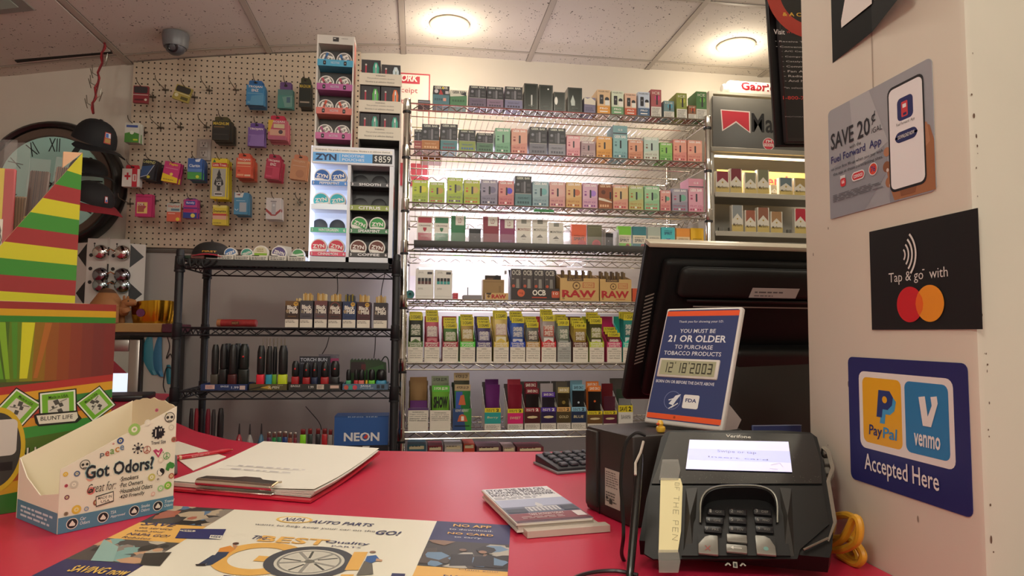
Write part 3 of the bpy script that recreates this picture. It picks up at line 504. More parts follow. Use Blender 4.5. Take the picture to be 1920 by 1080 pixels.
# ---------------------------------------------------------------- parts-store counter mat
tr = PZ(957, 985, CT + .0015); ang = math.radians(-18); va = math.radians(-99); U = Vector((math.cos(ang), math.sin(ang), 0)); V = Vector((math.cos(va), math.sin(va), 0)); wM, hM = .487, .33
O = Vector((tr.x, tr.y, CT + .0015)) - U * wM; g = uvof(O, U * wM, V * hM); k = MB()
k.prism((0, 0, 0), U, V * -1, (0, 0, 1), [(0, 0), (0, -hM), (wM, -hM), (wM, 0)], .001, mat('efe8d6', .35))
NV = '262a5e'; GO = 'e9b45c'; PH = '3d3a38'
ul = g(440, 955)[0]; ur = g(819, 978)[0]
vy = g(300, 982)[1]; vp = g(215, 1010)[1]; vb = g(150, 1050)[1]
art = [('r', 0, 0, ul, 1, GO), ('r', 0, 0, ul, vy, PH), ('r', 0, vp, ul, vb, '4a4644'), ('r', 0, vb, ul, 1, NV), ('r', ur, 0, 1, 1, NV)]
v2 = g(800, 1012)[1]; v3 = g(800, 1062)[1]; art += [('r', ur, v2, 1, v3, '35302e'), ('r', ur, v3, 1, 1, GO)]
# photo panels, as flat patches of colour
rn = random.Random(11)
def photo(u0, v0, u1, v1, cs, n, seed):
    rn = random.Random(seed); o_ = []
    for j in range(n):
        a, b, s_ = u0 + (u1 - u0) * rn.random(), v0 + (v1 - v0) * rn.random(), .03 + .05 * rn.random(); q = []
        for i in range(6): th = -2 * PI * i / 6; q.append((min(max(a + (u1 - u0) * 1.6 * s_ * (1 + rn.random()) * math.cos(th), u0), u1), min(max(b + (v1 - v0) * 1.8 * s_ * (1 + rn.random()) * math.sin(th), v0), v1)))
        o_.append(('p', q, cs[rn.randrange(len(cs))]))
    return o_
art += photo(0, 0, ul, vy, ['5a7896', 'b9a68c', '8f8478', '2c2a2a', 'a8614c', '24221f'], 26, 4) + photo(0, vp, ul, vb, ['2a2826', '7fa8a4', 'c79a78', '8a8078', '232120', 'b9b0a0'], 22, 9) + photo(ur, v2, 1, v3, ['26211f', '4a3f38', 'b5aea2', '6b8aa8', '1e1c1c', '8a6a55'], 24, 5)
art += pxart(g, [('p', [(195, 1012), (170, 1052), (212, 1054), (222, 1026)], '8fb3ad'), ('e', 296, 1032, 10, 'c79a78'), ('p', [(270, 1038), (322, 1036), (300, 1062), (262, 1060)], '2a2826'), ('e', 868, 1032, 7, '8a6a58'), ('p', [(846, 1040), (888, 1040), (884, 1062), (842, 1062)], '1e1c1e'), ('e', 905, 1036, 8, '9a7258'), ('p', [(890, 1044), (926, 1044), (926, 1063), (884, 1063)], '1c1b20')])
T = []
def mt(px0, py0, px1, py1, s_, m, b_=.0, sh=0.): T.append(('t',) + g(px0, py0) + g(px1, py1) + (s_, m, b_, sh))
mt(274, 979, 325, 989, 'SAVE', NV, .012, .1); mt(266, 988, 320, 995.5, 'on service', '3a3550'); mt(256, 993.5, 304, 1001.5, 'with your', '3a3550'); mt(245, 999.5, 313, 1009, 'NAPA GO!', NV, .006, .1); mt(234, 1006, 280, 1013, 'Rebates', '4a4550', 0, .1)
mt(145, 1061, 233, 1081, 'SAVING now', 'e9c060', .02, .1)
art += [('p', [g(339, 992), g(328, 1010), g(414, 1012), g(424, 993)], '2d3068'), ('p', [g(395, 1004), g(392, 1010), g(414, 1012), g(417, 1005)], 'efe8d6'), ('e',) + g(352, 996) + (.022, 'efe4c8', .012)]
mt(345, 993, 360, 998, 'NAPA', NV, .02); mt(397, 1005, 412, 1010, 'VISA', NV, .02)
art += [('e',) + g(552, 975) + (.052, 'f0c568', .045), ('e',) + g(552, 975) + (.044, 'efe8d6', .035)]
mt(537, 971, 568, 980, 'NAPA', NV, .01, .2); mt(585, 976, 698, 988.5, 'AUTO PARTS', NV, .015, .25)
mt(481, 982, 702, 1000, 'wants to help keep your car on the', '5a5660', .0, .1); mt(708, 995, 749, 1005.5, 'GO!', NV, .02, .25)
mt(494, 1005, 610, 1024, 'BEST', GO, .02); mt(478, 1005, 497, 1013, 'The', NV, .01, .2); mt(613, 1014, 691, 1025, 'Quality', NV, .01, .1); mt(623, 1023.5, 676, 1029.5, 'PARTS', NV, .0)
mt(420, 1080, 620, 1100, 'DEALS', NV, .04)
c0 = g(485, 1047); gr = .107; art += [('ring', c0[0], c0[1], gr, .34, mat(GO, .4), .03, .93)]; art += [('p', [(c0[0] - .005, c0[1] - .02), (c0[0] - .005, c0[1] + .03), (c0[0] + .12, c0[1] + .03), (c0[0] + .12, c0[1] - .02)], GO)]
c1 = g(580, 1054); art += [('e', c1[0], c1[1], .103, '4a4c52'), ('e', c1[0], c1[1], .08, 'cfcabc'), ('ring', c1[0], c1[1], .073, .07, '8a8880')]
for j in range(5): a = 2 * PI * j / 5 + .3; A_ = wM / hM; art.append(('ln', [(c1[0] + .012 * math.cos(a), c1[1] + .012 * A_ * math.sin(a)), (c1[0] + .07 * math.cos(a), c1[1] + .07 * A_ * math.sin(a))], .009, '9a978e')); art.append(('ln', [(c1[0] + .02 * math.cos(a + .3), c1[1] + .02 * A_ * math.sin(a + .3)), (c1[0] + .066 * math.cos(a + .45), c1[1] + .066 * A_ * math.sin(a + .45))], .006, '55554f'))
art += [('e', c1[0], c1[1], .012, '77756c')]
art += pxart(g, [('p', [(664, 1036), (690, 1036), (672, 1070), (646, 1070)], GO), ('p', [(640, 1078), (664, 1078), (655, 1095), (630, 1095)], GO)])
art += pxart(g, [('p', [(412, 1029), (432, 1024), (441, 1031), (428, 1040), (408, 1037)], 'e0923c'), ('e', 442, 1020, 6, '5a3a2c'), ('p', [(436, 1022), (446, 1024), (440, 1032)], 'c08a68'), ('p', [(408, 1036), (430, 1036), (424, 1044), (398, 1060), (385, 1061), (398, 1048)], '34405a'), ('p', [(398, 1042), (408, 1042), (384, 1060), (370, 1060)], '34405a'), ('p', [(366, 1059), (384, 1058), (386, 1062), (368, 1062)], '2a2426')])
art += pxart(g, [('e', 699, 1036, 6, '8a6a58'), ('p', [(688, 1044), (705, 1042), (712, 1050), (694, 1058), (684, 1054)], '2f5fa0'), ('p', [(706, 1048), (717, 1051), (716, 1054), (704, 1053)], 'c79a78'), ('p', [(683, 1053), (698, 1058), (700, 1078), (668, 1080), (676, 1066)], '6a655c')])
mt(851, 983.5, 921, 992.5, 'NO APP', GO, .02); mt(843, 991.5, 924, 999, 'to download.', 'e6e2da', .0); mt(840, 998.5, 925, 1007.5, 'NO CARD', GO, .02); mt(852, 1007, 904, 1013, 'to carry.', 'e6e2da', .0); mt(860, 1068, 937, 1076, 'Claim your', NV); mt(832, 1079, 940, 1090, 'NAPA GO!', NV, .02)
art += pxart(g, [('p', [(735, 1076), (760, 1077), (755, 1095), (728, 1095)], NV)])
k.art((0, 0, 0), U * wM, V * hM, art + T, .0002, .00001)
tag(k.build('counter_mat', loc=O), 'printed auto parts counter mat with a wheel and a big GO! at the near edge', 'counter mat')
# ---------------------------------------------------------------- flyer stack in its holder
zt = CT + .015; c = [PZ(*q, zt) for q in ((919, 917), (1047, 909), (1102, 968), (962, 983))]
ang = math.atan2(c[2].y - c[3].y, c[2].x - c[3].x); wF = (c[2] - c[3]).length * .98; e_ = c[0] - c[3]; hF = e_.length * .97; rzF = (ang + math.atan2(e_.y, e_.x) - PI / 2) / 2
O = Vector((c[3].x + .006, c[3].y + .004, CT + .0006)); t = thing('flyer_holder', 'low clear holder under the stack of protest flyers on the counter', 'holder', O, rzF)
k = MB(); k.box(.008, wF + .016, -.016, .0, 0, .008, mat('cdbfb2', .2)); k.box(.008, wF + .016, -.0005, hF, 0, .0015, mat('cdbfb2', .2)); k.build('ledge', t)
t = thing('flyer_stack', 'stack of printed flyers showing a white domed building on the counter', 'flyers', O + Vector((0, 0, .0025)), rzF)
k = MB(); n = 4
for j in range(n): sx = .002 * math.sin(j * 1.3); k.box(sx, wF + sx, .001 + .0006 * (j % 3), hF, .0028 * j, .0028 * j + .0027, mat(['e6ded2', 'd2c6ba', 'b9a898'][j % 3], .6))
zz = .0028 * n; k.build('flyer_pile', t)
k = MB(); k.box(0, wF, .0005, hF, zz, zz + .0006, mat('d8dae6', .4)); FL = [('r', 0, .0, 1, .38, 'e9e6ea'), ('r', 0, .38, 1, .6, 'b4b8d2'), ('r', 0, .6, 1, .78, '6f7488'), ('r', 0, .78, 1, .95, '8e4650'), ('r', 0, .95, 1, 1, '57313a'), ('t', .03, .03, .9, .12, 'STOP THE BAN ON', '4a4252', .03), ('t', .03, .125, .97, .19, 'FLAVORED TOBACCO', '4a4252', .03), ('t', .03, .2, .97, .27, 'PRODUCTS IN DENVER', '4a4252', .03), ('para', .03, .29, .8, .37, 2, '8a8794'),
    ('r', .3, .62, .75, .74, 'd6d2d6')] + [('r', .31 + .055 * j, .64, .335 + .055 * j, .74, '8c8a98') for j in range(8)] + [('r', .48, .56, .57, .62, 'd6d2d6'), ('p', [(.525, .5), (.48, .57), (.57, .57)], 'd6d2d6'), ('r', .02, .66, .28, .76, '4d5260'), ('r', .78, .64, .98, .76, '4d5260'), ('t', .25, .8, .72, .85, 'TAKE ACTION TODAY', 'e6d2d0', .02), ('para', .12, .87, .78, .93, 2, 'cfb2b2'), ('r', .84, .8, .97, .93, 'e0d2d2')]
k.art((0, hF, zz + .0006), (wF, 0, 0), (0, -hF, 0), FL, .0002, .00004); k.build('top_flyer', t)
# ---------------------------------------------------------------- adding machine
p = PZ(1046, 889, CT); t = thing('calculator', 'black desk calculator on the counter left of the black box', 'calculator', (p.x, p.y, CT + .0006), math.radians(14))
wC, dC = .12, .1; tp = lambda x, y, z: (x, y, z if z < .01 else .009 + (y) * .1)
k = MB(); k.rbox(0, wC, 0, dC, 0, .03, mat('2b2a30', .45), .003, 2, tp); k.build('casing', t)
for i in range(5):
    for j in range(4):
        x, y = .01 + .021 * i, .007 + .0225 * j; z = .0095 + (y + .008) * .1; k = MB(); k.rbox(-.008, .008, -.0075, .0075, 0, .006, mat('3b3a42', .4), .002, 1); k.build('key', t, (x + .008, y + .008, z - .001), rot=(.1, 0, 0))
k = MB(); k.rbox(-.004, wC + .004, -.006, dC, -.0004, .004, mat('8b8a8c', .3), .001, 1); k.build('base_tray', t)
# ================================================================ TILL: BOX, MONITOR, AGE SIGN, CARD TERMINAL
# printer box under the sign
A = PZ(1102, 954, CT); BX, BY, BR = A.x, A.y, math.radians(17); BH = .117
t = thing('printer_box', 'black receipt printer box under the blue age sign', 'printer', (BX, BY - .14 * math.cos(BR) , CT + .0006), 0)
t.rotation_euler = (0, 0, BR); t.location = (BX + .14 * math.sin(BR), BY - .14 * math.cos(BR), CT + .0006)
k = MB(); bm_ = mat('2b2421', .42, bump=.04, bscale=300); k.rbox(0, .19, .03, .145, 0, BH, bm_, .004, 2); k.rbox(-.004, .01, .112, .142, .006, BH - .004, bm_, .004, 2); k.box(-.0006, .0, .108, .1095, .0, BH - .004, mat('0c0b0b')); k.build('casing', t)
k = MB(); k.art((0, .094, .066), (0, -.036, 0), (0, 0, -.05), [('r', 0, 0, 1, 1, 'b9aca0'), ('para', .06, .06, .94, .5, 7, '6a5f58'), ('para', .06, .6, .8, .9, 4, '5a5049'), ('r', .08, .74, .2, .82, '3a3430'), ('r', .3, .8, .5, .92, '3a3430')], .0006); k.build('rating_label', t)
gB = Matrix.Translation(t.location) @ Matrix.Rotation(BR, 4, 'Z')
# age sign
zs = CT + BH + .0016; c = PZ(1207, 797, zs); ph = math.radians(54); al = math.radians(21)
t = thing('age_sign', 'blue YOU MUST BE 21 OR OLDER date sign standing on the black box', 'sign', c, rot=(0, 0, -ph))
wS, hS = .123, .183; tilt = Matrix.Rotation(-al, 4, 'X')
k = MB(tilt); k.rbox(0, wS, -.002, .008, .004, hS, mat('d8d2cc', .35), .003, 3)
AS = [('rr', .025, .02, .975, .965, .03, '34406f'), ('r', .025, .03, .975, .075, 'e8592c'), ('r', .025, .915, .975, .957, 'e8592c')]
def ct_(v0, v1, u0, u1, s_, b_=.0, m='dfe0e6'): AS.append(('t', u0, v0, u1, v1, s_, m, b_))
ct_(.115, .14, .21, .8, 'Thank you for showing your I.D.'); ct_(.19, .225, .25, .72, 'YOU MUST BE', .008); ct_(.245, .305, .11, .87, '21 OR OLDER', .02); ct_(.33, .365, .22, .72, 'TO PURCHASE', .008); ct_(.385, .42, .09, .84, 'TOBACCO PRODUCTS', .008)
ct_(.635, .66, .06, .82, 'BORN ON OR BEFORE THE DATE ABOVE', .012)
AS += [('ring', .33, .8, .11, .06, '7a86b0'), ('p', [(.29, .83), (.36, .76), (.43, .745), (.38, .8), (.35, .84)], 'dfe0e6'), ('ln', [(.28, .8), (.39, .775)], .012, 'dfe0e6'), ('ln', [(.33, .86), (.41, .82)], .012, 'dfe0e6'), ('ln', [(.3, .87), (.36, .84)], .012, 'dfe0e6'), ('rr', .47, .745, .67, .855, .02, 'e6e4e2'), ('t', .5, .775, .64, .805, 'FDA', '34406f', .03), ('e', .4, .935, .015, 'a8431f')]
k.art((0, -.002, hS), (wS, 0, 0), (0, 0, -hS + .004), AS, .0003, .00003); k.build('panel', t)
k = MB(tilt); k.rbox(wS * .055, wS * .845, -.0045, .0, hS * .4, hS * .56, mat('d3ccc4', .35), .002, 2)
seg = {'0': 'abcdef', '1': 'bc', '2': 'abged', '3': 'abgcd', '8': 'abcdefg'}
SG = [('r', .045, .12, .955, .88, 'a9a98a')]; x = .1
for ch in "12'18'2003":
    if ch == "'": SG.append(('r', x + .0, .2, x + .012, .3, '3a3a30')); x += .04; continue
    wd, y0, ym, y1 = .065, .24, .5, .76; L_ = {'a': (x, y0, x + wd, y0 + .06), 'd': (x, y1 - .06, x + wd, y1), 'g': (x, ym - .03, x + wd, ym + .03), 'b': (x + wd - .014, y0, x + wd, ym), 'c': (x + wd - .014, ym, x + wd, y1), 'f': (x, y0, x + .014, ym), 'e': (x, ym, x + .014, y1)}
    for s_ in seg[ch]: SG.append(('r',) + L_[s_] + ('3a3a30',))
    x += .095
k.art((wS * .055, -.0045, hS * .56), (wS * .79, 0, 0), (0, 0, -hS * .16), SG, .0003, .00003); k.build('date_display', t)
k = MB(); 
for x in (.012, wS - .016):
    a = tilt @ Vector((x, .009, .05)); b_ = tilt @ Vector((x, .009, .005)); k.prism((x + .004, 0, 0), (0, 1, 0), (0, 0, 1), (1, 0, 0), [(a.y, a.z), (b_.y, b_.z), (b_.y + .055, .0), (b_.y + .068, .012), (a.y + .006, a.z)][::-1], .006, mat('b3aca8', .45))
k.box(.016, wS - .016, .03, .06, 0, .003, mat('b3aca8', .45)); k.build('stand', t)
# rubber duck
p = PZ(1239, 812, CT + BH); t = thing('rubber_duck', 'tiny yellow rubber duck on the black box under the age sign', 'toy', (p.x, p.y, CT + BH + .0012), math.radians(-60))
ye = mat('e6b53a', .35)
k = MB(); k.lathe([(0, 0), (.005, .0005), (.0065, .004), (.006, .007), (.003, .009), (0, .009)], ye, 16); k.lathe([(0, .0075), (.003, .008), (.0046, .0115), (.003, .0155), (0, .0165)], ye, 16, (0, -.001, 0)); k.build('body', t)
k = MB(); k.lathe([(.0022, 0), (.0012, .003), (0, .0035)], mat('d8552a', .4), 8, (0, -.005, .0115), 'y'); k.build('beak', t)
# monitor leaning towards the photographer
Bm = PY(1169, 752, 1.18); Tm = PY(1225, 456, 1.05); up = Tm - Bm; Lm = math.hypot(up.y, up.z); be = math.atan2(-up.y, up.z); Wm = .44
t = thing('monitor', 'black till monitor seen from behind, leaning over the age sign', 'monitor', (Bm.x, Bm.y, Bm.z), rot=(be, 0, math.radians(1.5)))
mk = mat('101010', .45, spec=.22); mk2 = mat('1c1b1a', .5, spec=.25)
def tpm(x, y, z): return (x, y, z)
k = MB(); k.rbox(0, Wm, 0, .022, 0, Lm, mk, .009, 4); k.rbox(.004, Wm - .004, .02, .034, .004, Lm - .004, mk, .004, 2); k.build('screen_frame', t)
k = MB(); k.box(.018, Wm - .018, .034, .0345, .018, Lm - .018, mat('0a0a0c', .1)); k.build('screen', t)
k = MB(); k.rbox(.026, Wm - .02, -.02, .001, .02, Lm - .022, mk, .01, 3); k.rbox(.05, Wm - .04, -.038, -.018, Lm * .72, Lm - .03, mk2, .012, 4); k.rbox(.07, Wm - .05, -.03, -.018, Lm * .69, Lm * .712, mat('121112', .4), .003, 2); k.rbox(.085, Wm - .02, -.027, -.0265, Lm * .66, Lm * .668, mat('8a857c', .2), .0002, 1); k.build('back_housing', t)
k = MB(); k.rbox(.0, Wm, -.003, .02, Lm - .006, Lm + .0015, mat('b3a893', .3), .001, 2); k.build('top_glare', t)  # pale strip painted as lamp glare along the top edge
k = MB()
for j in range(20): z = .075 + .0068 * j; k.raw([(.0085, -.0006, z), (.0235, -.0006, z + .006), (.0235, -.0006, z + .0085), (.0085, -.0006, z + .0025)], [(0, 1, 2, 3)], mat('8d867a', .5))
k.build('vent_slots', t)
k = MB(); k.art((.175, -.0385, Lm * .80), (.09, 0, 0), (0, 0, -.018), [('p', [(.04, 0), (1, 0), (.96, 1), (0, 1)], 'b4b3b0'), ('para', .1, .3, .8, .6, 1, '5a5a5c'), ('para', .1, .7, .6, .9, 1, '5a5a5c')], .0004); k.build('asset_label', t)
k = MB(); mi_ = t.matrix_basis.inverted()
k.rbox(.17, .38, -.05, -.015, .03, Lm * .42, mat('0f0e0e', .5), .01, 3); k.build('neck', t)
a = PZ(1382, 800, CT + .1); t2 = None
k = MB(t.matrix_basis.inverted() if False else (Matrix.LocRotScale(t.location, t.rotation_euler, None)).inverted()); k.rbox(.49, .84, 1.07, 1.25, CT + .0006, 1.158, mat('23201d', .5), .006, 2, lambda x, y, z: (x, y + (.03 if z > 1.1 and y < 1.1 else 0), z)); k.build('base', t)
# card terminal
tb = PZ(1383, 1082, CT); TR = math.radians(-24); TL = math.radians(33)
t = thing('card_terminal', 'black card terminal with a lit screen and a hooded keypad at the counter edge', 'card terminal', (tb.x, tb.y, CT + .028), rot=(TL, 0, TR))
Mx = Matrix.LocRotScale(t.location, t.rotation_euler, None); Wt, Lt = .2, .215
body = mat('0d0c0c', .45, spec=.35, bump=.05, bscale=260); shiny = mat('141314', .14, spec=.7)
TO = Mx @ Vector((-Wt / 2, Lt, .0)); TU = Mx.to_3x3() @ Vector((Wt, 0, 0)); TV = Mx.to_3x3() @ Vector((0, -Lt, 0)); g = uvof(TO, TU, TV)
def L2(px, py): u, v = g(px, py); return (-Wt / 2 + Wt * u, Lt * (1 - v))
out = [L2(*q) for q in ((1262, 807), (1300, 806), (1460, 807), (1520, 811), (1532, 820), (1545, 870), (1556, 930), (1563, 985), (1560, 1030), (1562, 1080))]
rt = [(x, y) for x, y in out[2:]]; lf = [L2(*q) for q in ((1207, 1080), (1198, 1060), (1197, 1030), (1212, 935), (1228, 870), (1240, 820), (1250, 809))]
pts_ = rt + lf + [L2(1262, 807)]
k = MB(); k.prism((0, 0, 0), (1, 0, 0), (0, 1, 0), (0, 0, 1), [(x, max(y, .0)) for x, y in pts_][::-1], .022, body)
k.build('casing', t)
c_ = Mx @ Vector((0, .15, -.03)); k = MB(Mx.inverted() @ Matrix.Translation((c_.x, c_.y, CT + .0006)) @ Matrix.Rotation(TR, 4, 'Z')); k.rbox(-.05, .05, -.03, .03, 0, c_.z - CT, body, .004, 2); k.build('stand', t)
k = MB(); q = [L2(*z) for z in ((1256, 812), (1524, 816), (1538, 865), (1541, 909), (1222, 909), (1238, 866))]; k.prism((0, 0, .002), (1, 0, 0), (0, 1, 0), (0, 0, 1), q[::-1], .0025, shiny)
rn = random.Random(8); dust = mat('8f8a7c', .7)
for j in range(130):
    x, y = L2(1245 + 290 * rn.random(), 893 + 16 * rn.random() if j < 70 else 815 + 90 * rn.random()); s_ = .0002 + .0003 * rn.random(); k.poly([(x, y, .0022), (x + s_, y, .0022), (x + s_, y + s_, .0022), (x, y + s_, .0022)], dust)
ar = pxart(g, [('t', 1361, 817, 1408, 825, 'Verifone', 'c9c4ba', .02, .1)]); k.art((-Wt / 2, Lt, .002), (Wt, 0, 0), (0, -Lt, 0), ar, .0004); k.build('display_bezel', t)
k = MB(); q = [L2(*z) for z in ((1293, 828), (1478, 832), (1485, 889), (1286, 883))]; k.prism((0, 0, .0032), (1, 0, 0), (0, 1, 0), (0, 0, 1), q[::-1], .001, mat('dcdae8', .25, emit='cdcaf0', estr=.55), mat('222a66'))
ar = pxart(g, [('p', [(1291, 845), (1290, 866), (1483, 872), (1480, 850)], mat('c4c8f2', .25, emit='b8bcf6', estr=.55)), ('t', 1345, 847, 1418, 857, 'Swipe or tap', 'a9a9b8'), ('t', 1328, 859, 1440, 868, 'Insert card', 'a9a9b8'), ('ln', [(1445, 877), (1462, 873), (1468, 880)], .006, 'f2f0ff'), ('ln', [(1443, 883), (1458, 885)], .006, 'f2f0ff')]); k.art((-Wt / 2, Lt, .0032), (Wt, 0, 0), (0, -Lt, 0), ar, .0003); k.build('screen', t)
# lower shell, recess, keys, hood
k = MB(); q = [L2(*z) for z in ((1218, 912), (1541, 913), (1554, 985), (1500, 1032), (1495, 1050), (1225, 1050), (1208, 1040))]
k.prism((0, 0, .0015), (1, 0, 0), (0, 1, 0), (0, 0, 1), q[::-1], .002, mat('11100f', .42, spec=.4)); 
for sx in (-1, 1):
    m_ = lambda px: 1385 + sx * (px - 1385) if sx < 0 else px
    q = [L2(m_(a), b) for a, b in ((1462, 916), (1484, 918), (1489, 1045), (1470, 1045))]; vs = [(x, y, .0016) for x, y in q] + [(sum(x for x, _ in q) / 4, sum(y for _, y in q) / 4, .008)]; k.raw(vs, [(0, 1, 4), (1, 2, 4), (2, 3, 4), (3, 0, 4)], mat('2a2723', .5), True)
k.build('lower_shell', t)
k = MB(); q = [L2(*z) for z in ((1318, 915), (1452, 917), (1470, 975), (1482, 1046), (1278, 1046), (1306, 972))]; k.prism((0, 0, .0035), (1, 0, 0), (0, 1, 0), (0, 0, 1), q[::-1], .002, mat('0b0b0c', .5)); k.build('keypad_well', t)
def key(px, py, wpx, hpx, m, art=None, name='key', z=.007, shape=None):
    x, y = L2(px, py); x2, _ = L2(px + wpx, py); _, y2 = L2(px, py + hpx); w_, h_ = x2 - x, y - y2; k = MB(); k.rbox(x, x + w_, y2, y, .0035, z, m, .0012, 2)
    if art: k.art((x, y, z), (w_, 0, 0), (0, -h_, 0), art, .0002)
    return k.build(name, t)
kb = mat('17171a', .35)
for r_, (yy, labs) in enumerate([(960, ('1 QZ', '2 ABC', '3 DEF')), (976, ('4 GHI', '5 JKL', '6 MNO')), (993, ('7 PRS', '8 TUV', '9 WXY'))]):
    for j, (xx, s_) in enumerate(zip((1326 - 3 * r_, 1366, 1412 + 2 * r_), labs)): key(xx, yy, 33, 12, kb, [('t', .12, .25, .24, .75, s_[0], '8f8c86'), ('t', .45, .4, .82, .75, s_[2:], '77746e')])
sv = mat('8b8880', .35, .5)
key(1309, 1009, 37, 36, sv, [('p', [(0, 0), (0, .55), (.35, .12), (.65, 0)], '101011'), ('ln', [(.35, .6), (.6, .85)], .05, '9a4a44'), ('ln', [(.6, .6), (.35, .85)], .05, '9a4a44')])
key(1362, 1008, 38, 15, sv); key(1361, 1027, 39, 15, sv, [('ln', [(.25, .5), (.75, .5)], .04, 'd8d4cc'), ('p', [(.2, .5), (.35, .3), (.35, .7)], 'd8d4cc')])
key(1415, 1011, 36, 35, sv, [('p', [(1, 0), (.45, 0), (.75, .15), (1, .6)], '101011'), ('e', .5, .72, .13, '6f9a92')])
arc = []
for j in range(25):
    a = PI * j / 24; px = 1385 - 72 * math.copysign(abs(math.cos(a)) ** .6, math.cos(a)); py = 985 - 48 * (math.sin(a) ** .42)
    x, y = L2(px, py); arc.append((x, y, math.sin(a) ** .5 * .018 + .004))
k = MB(); vs = []; fs = []
for x, y, z in arc: vs += [(x, y, .003), (x, y, z), (x * .96, y - .003, z), (x * .96, y - .003, .003)]
for j in range(24):
    for i in range(3): fs.append((j * 4 + i, j * 4 + i + 1, j * 4 + i + 5, j * 4 + i + 4))
k.raw(vs, fs, mat('0e0e0f', .4), True); k.build('privacy_hood', t)
k = MB(); k.tube([(x, y, z) for x, y, z in arc], .0013, mat('6d6a62', .3, .8), 6); k.build('hood_rim', t)
k = MB(); q = [L2(*z) for z in ((1544, 838), (1556, 846), (1565, 880), (1556, 902), (1569, 980), (1554, 1018), (1551, 1016), (1562, 982), (1549, 904), (1557, 880), (1549, 850), (1540, 842))]; k.prism((0, 0, .002), (1, 0, 0), (0, 1, 0), (0, 0, 1), q[::-1], .012, mat('a9a59a', .22, .9)); k.build('side_trim', t)
for j, yy in enumerate((846, 865, 882)):
    x, y = L2(1548 + 2 * j, yy); k = MB(); k.rbox(x - .003, x + .003, y - .005, y + .005, -.006, .001, mat('55524b', .4), .001, 1); k.build('side_button', t)
k = MB(); x, y = L2(1506, 1034); x2, y2 = L2(1552, 1012); k.tube([(x, y, .0025), (x2, y2, .0025)], .0012, mat('8f8b80', .25, .8), 6); k.build('shell_line', t)
k = MB(); ar = pxart(g, [('ln', [(1360, 1061), (1365, 1056), (1370, 1061)], .008, '9d988c'), ('ln', [(1388, 1062), (1393, 1057), (1398, 1062)], .008, '9d988c'), ('r', 1374, 1054, 1383, 1066, '9d988c'), ('r', 1376, 1057, 1381, 1064, '1a1917')]); k.art((-Wt / 2, Lt, .0002), (Wt, 0, 0), (0, -Lt, 0), ar, .0003); k.build('slot_icon', t)
# sticky note with tape
t2 = thing('paper_note', 'yellowed handwritten note taped down the left of the card terminal', 'note', t.location, rot=t.rotation_euler)
gn = lambda px, py: L2(px, py)
k = MB(); q = [L2(*z) for z in ((1239, 900), (1276, 901), (1280, 915), (1277, 1000), (1271, 1040), (1235, 1040))]; k.prism((0, 0, .0034), (1, 0, 0), (0, 1, 0), (0, 0, 1), q[::-1], .0003, mat('e8dba8', .6))
xa, ya = L2(1274, 908); xb, yb_ = L2(1256, 1018); 
hw = [[(0, .02), (0, .06), (.6, .06), (.6, .02), (0, .02)], [(0, .1), (.6, .1)], [(0, .1), (0, .16)], [(.3, .1), (.3, .14)], [(0, .26), (0, .34)], [(0, .3), (.7, .3)], [(0, .38), (.7, .38)], [(0, .45), (.7, .45)], [(.35, .38), (.35, .45)], [(0, .5), (.7, .5)], [(0, .5), (0, .57)], [(.35, .5), (.35, .56)], [(.7, .5), (.7, .57)], [(0, .68), (.7, .68)], [(0, .68), (0, .74), (.35, .74), (.35, .68)], [(0, .79), (.7, .79)], [(0, .79), (0, .86)], [(.35, .79), (.35, .85)], [(.7, .79), (.7, .86)], [(.7, .9), (0, .91), (.7, .98), (0, .99)]]
for ln in hw: k.tube([(xa + (xb - xa) * a, ya + (yb_ - ya) * b_, .0037) for a, b_ in ln], .00018, mat('6f6450', .6), 4)
k.build('note_paper', t2)
tape = mat('a5a29a', .18, alpha=.28, spec=.9)
for yy0, yy1 in ((866, 905), (1036, 1079)):
    k = MB(); q = [L2(*z) for z in ((1242 - (yy0 > 1000) * 8, yy0), (1272, yy0), (1276, (yy0 + yy1) / 2), (1272, yy1), (1236, yy1))]; k.prism((0, 0, .0042), (1, 0, 0), (0, 1, 0), (0, 0, 1), q[::-1], .0002, tape); k.build('tape', t2)
# stylus in its cradle and cord
sp0 = PY(1180, 1090, tb.y + .01); sp1 = PY(1201, 852, tb.y + .085)
t3 = thing('stylus', 'black stylus pen standing along the left side of the card terminal', 'stylus', sp0)
dv = sp1 - sp0; k = MB(); k.tube([dv * a for a in (0, .04, .1, .5, .9, 1)], [.0025, .004, .0042, .0046, .0042, .003], mat('171615', .2, spec=.7), 12); k.build('barrel', t3)
k = MB(); a = dv * .82; k.tube([dv * 1.02 + Vector((.004, .002, .012)), dv * .99 + Vector((-.001, -.003, .004)), dv * .93 + Vector((-.007, -.005, 0)), dv * .83 + Vector((-.006, -.006, 0))], .0016, mat('e4e0d4', .25, .5), 6); k.build('clip', t3)
cp = [PY(1209, 816, .78), PY(1190, 812, .77), PY(1172, 835, .76), PY(1164, 900, .74), PY(1168, 960, .72), PY(1169, 1005, .71), PY(1166, 1040, .725), PY(1178, 1065, .735)]
def smooth(ps, n=8):
    o_ = []; ps = [Vector(p) for p in ps]
    for i in range(len(ps) - 1):
        p0, p1, p2, p3 = ps[max(i - 1, 0)], ps[i], ps[i + 1], ps[min(i + 2, len(ps) - 1)]
        for j in range(n): s_ = j / n; o_.append(.5 * ((2 * p1) + (p2 - p0) * s_ + (2 * p0 - 5 * p1 + 4 * p2 - p3) * s_ ** 2 + (3 * p1 - p0 - 3 * p2 + p3) * s_ ** 3))
    return o_ + [ps[-1]]
k = MB(); k.tube([p - cp[0] for p in smooth(cp)], .0022, mat('141313', .35), 6); tag(k.build('black_cable', loc=cp[0]), 'thin black cord looping from the card terminal to the stylus', 'cord')
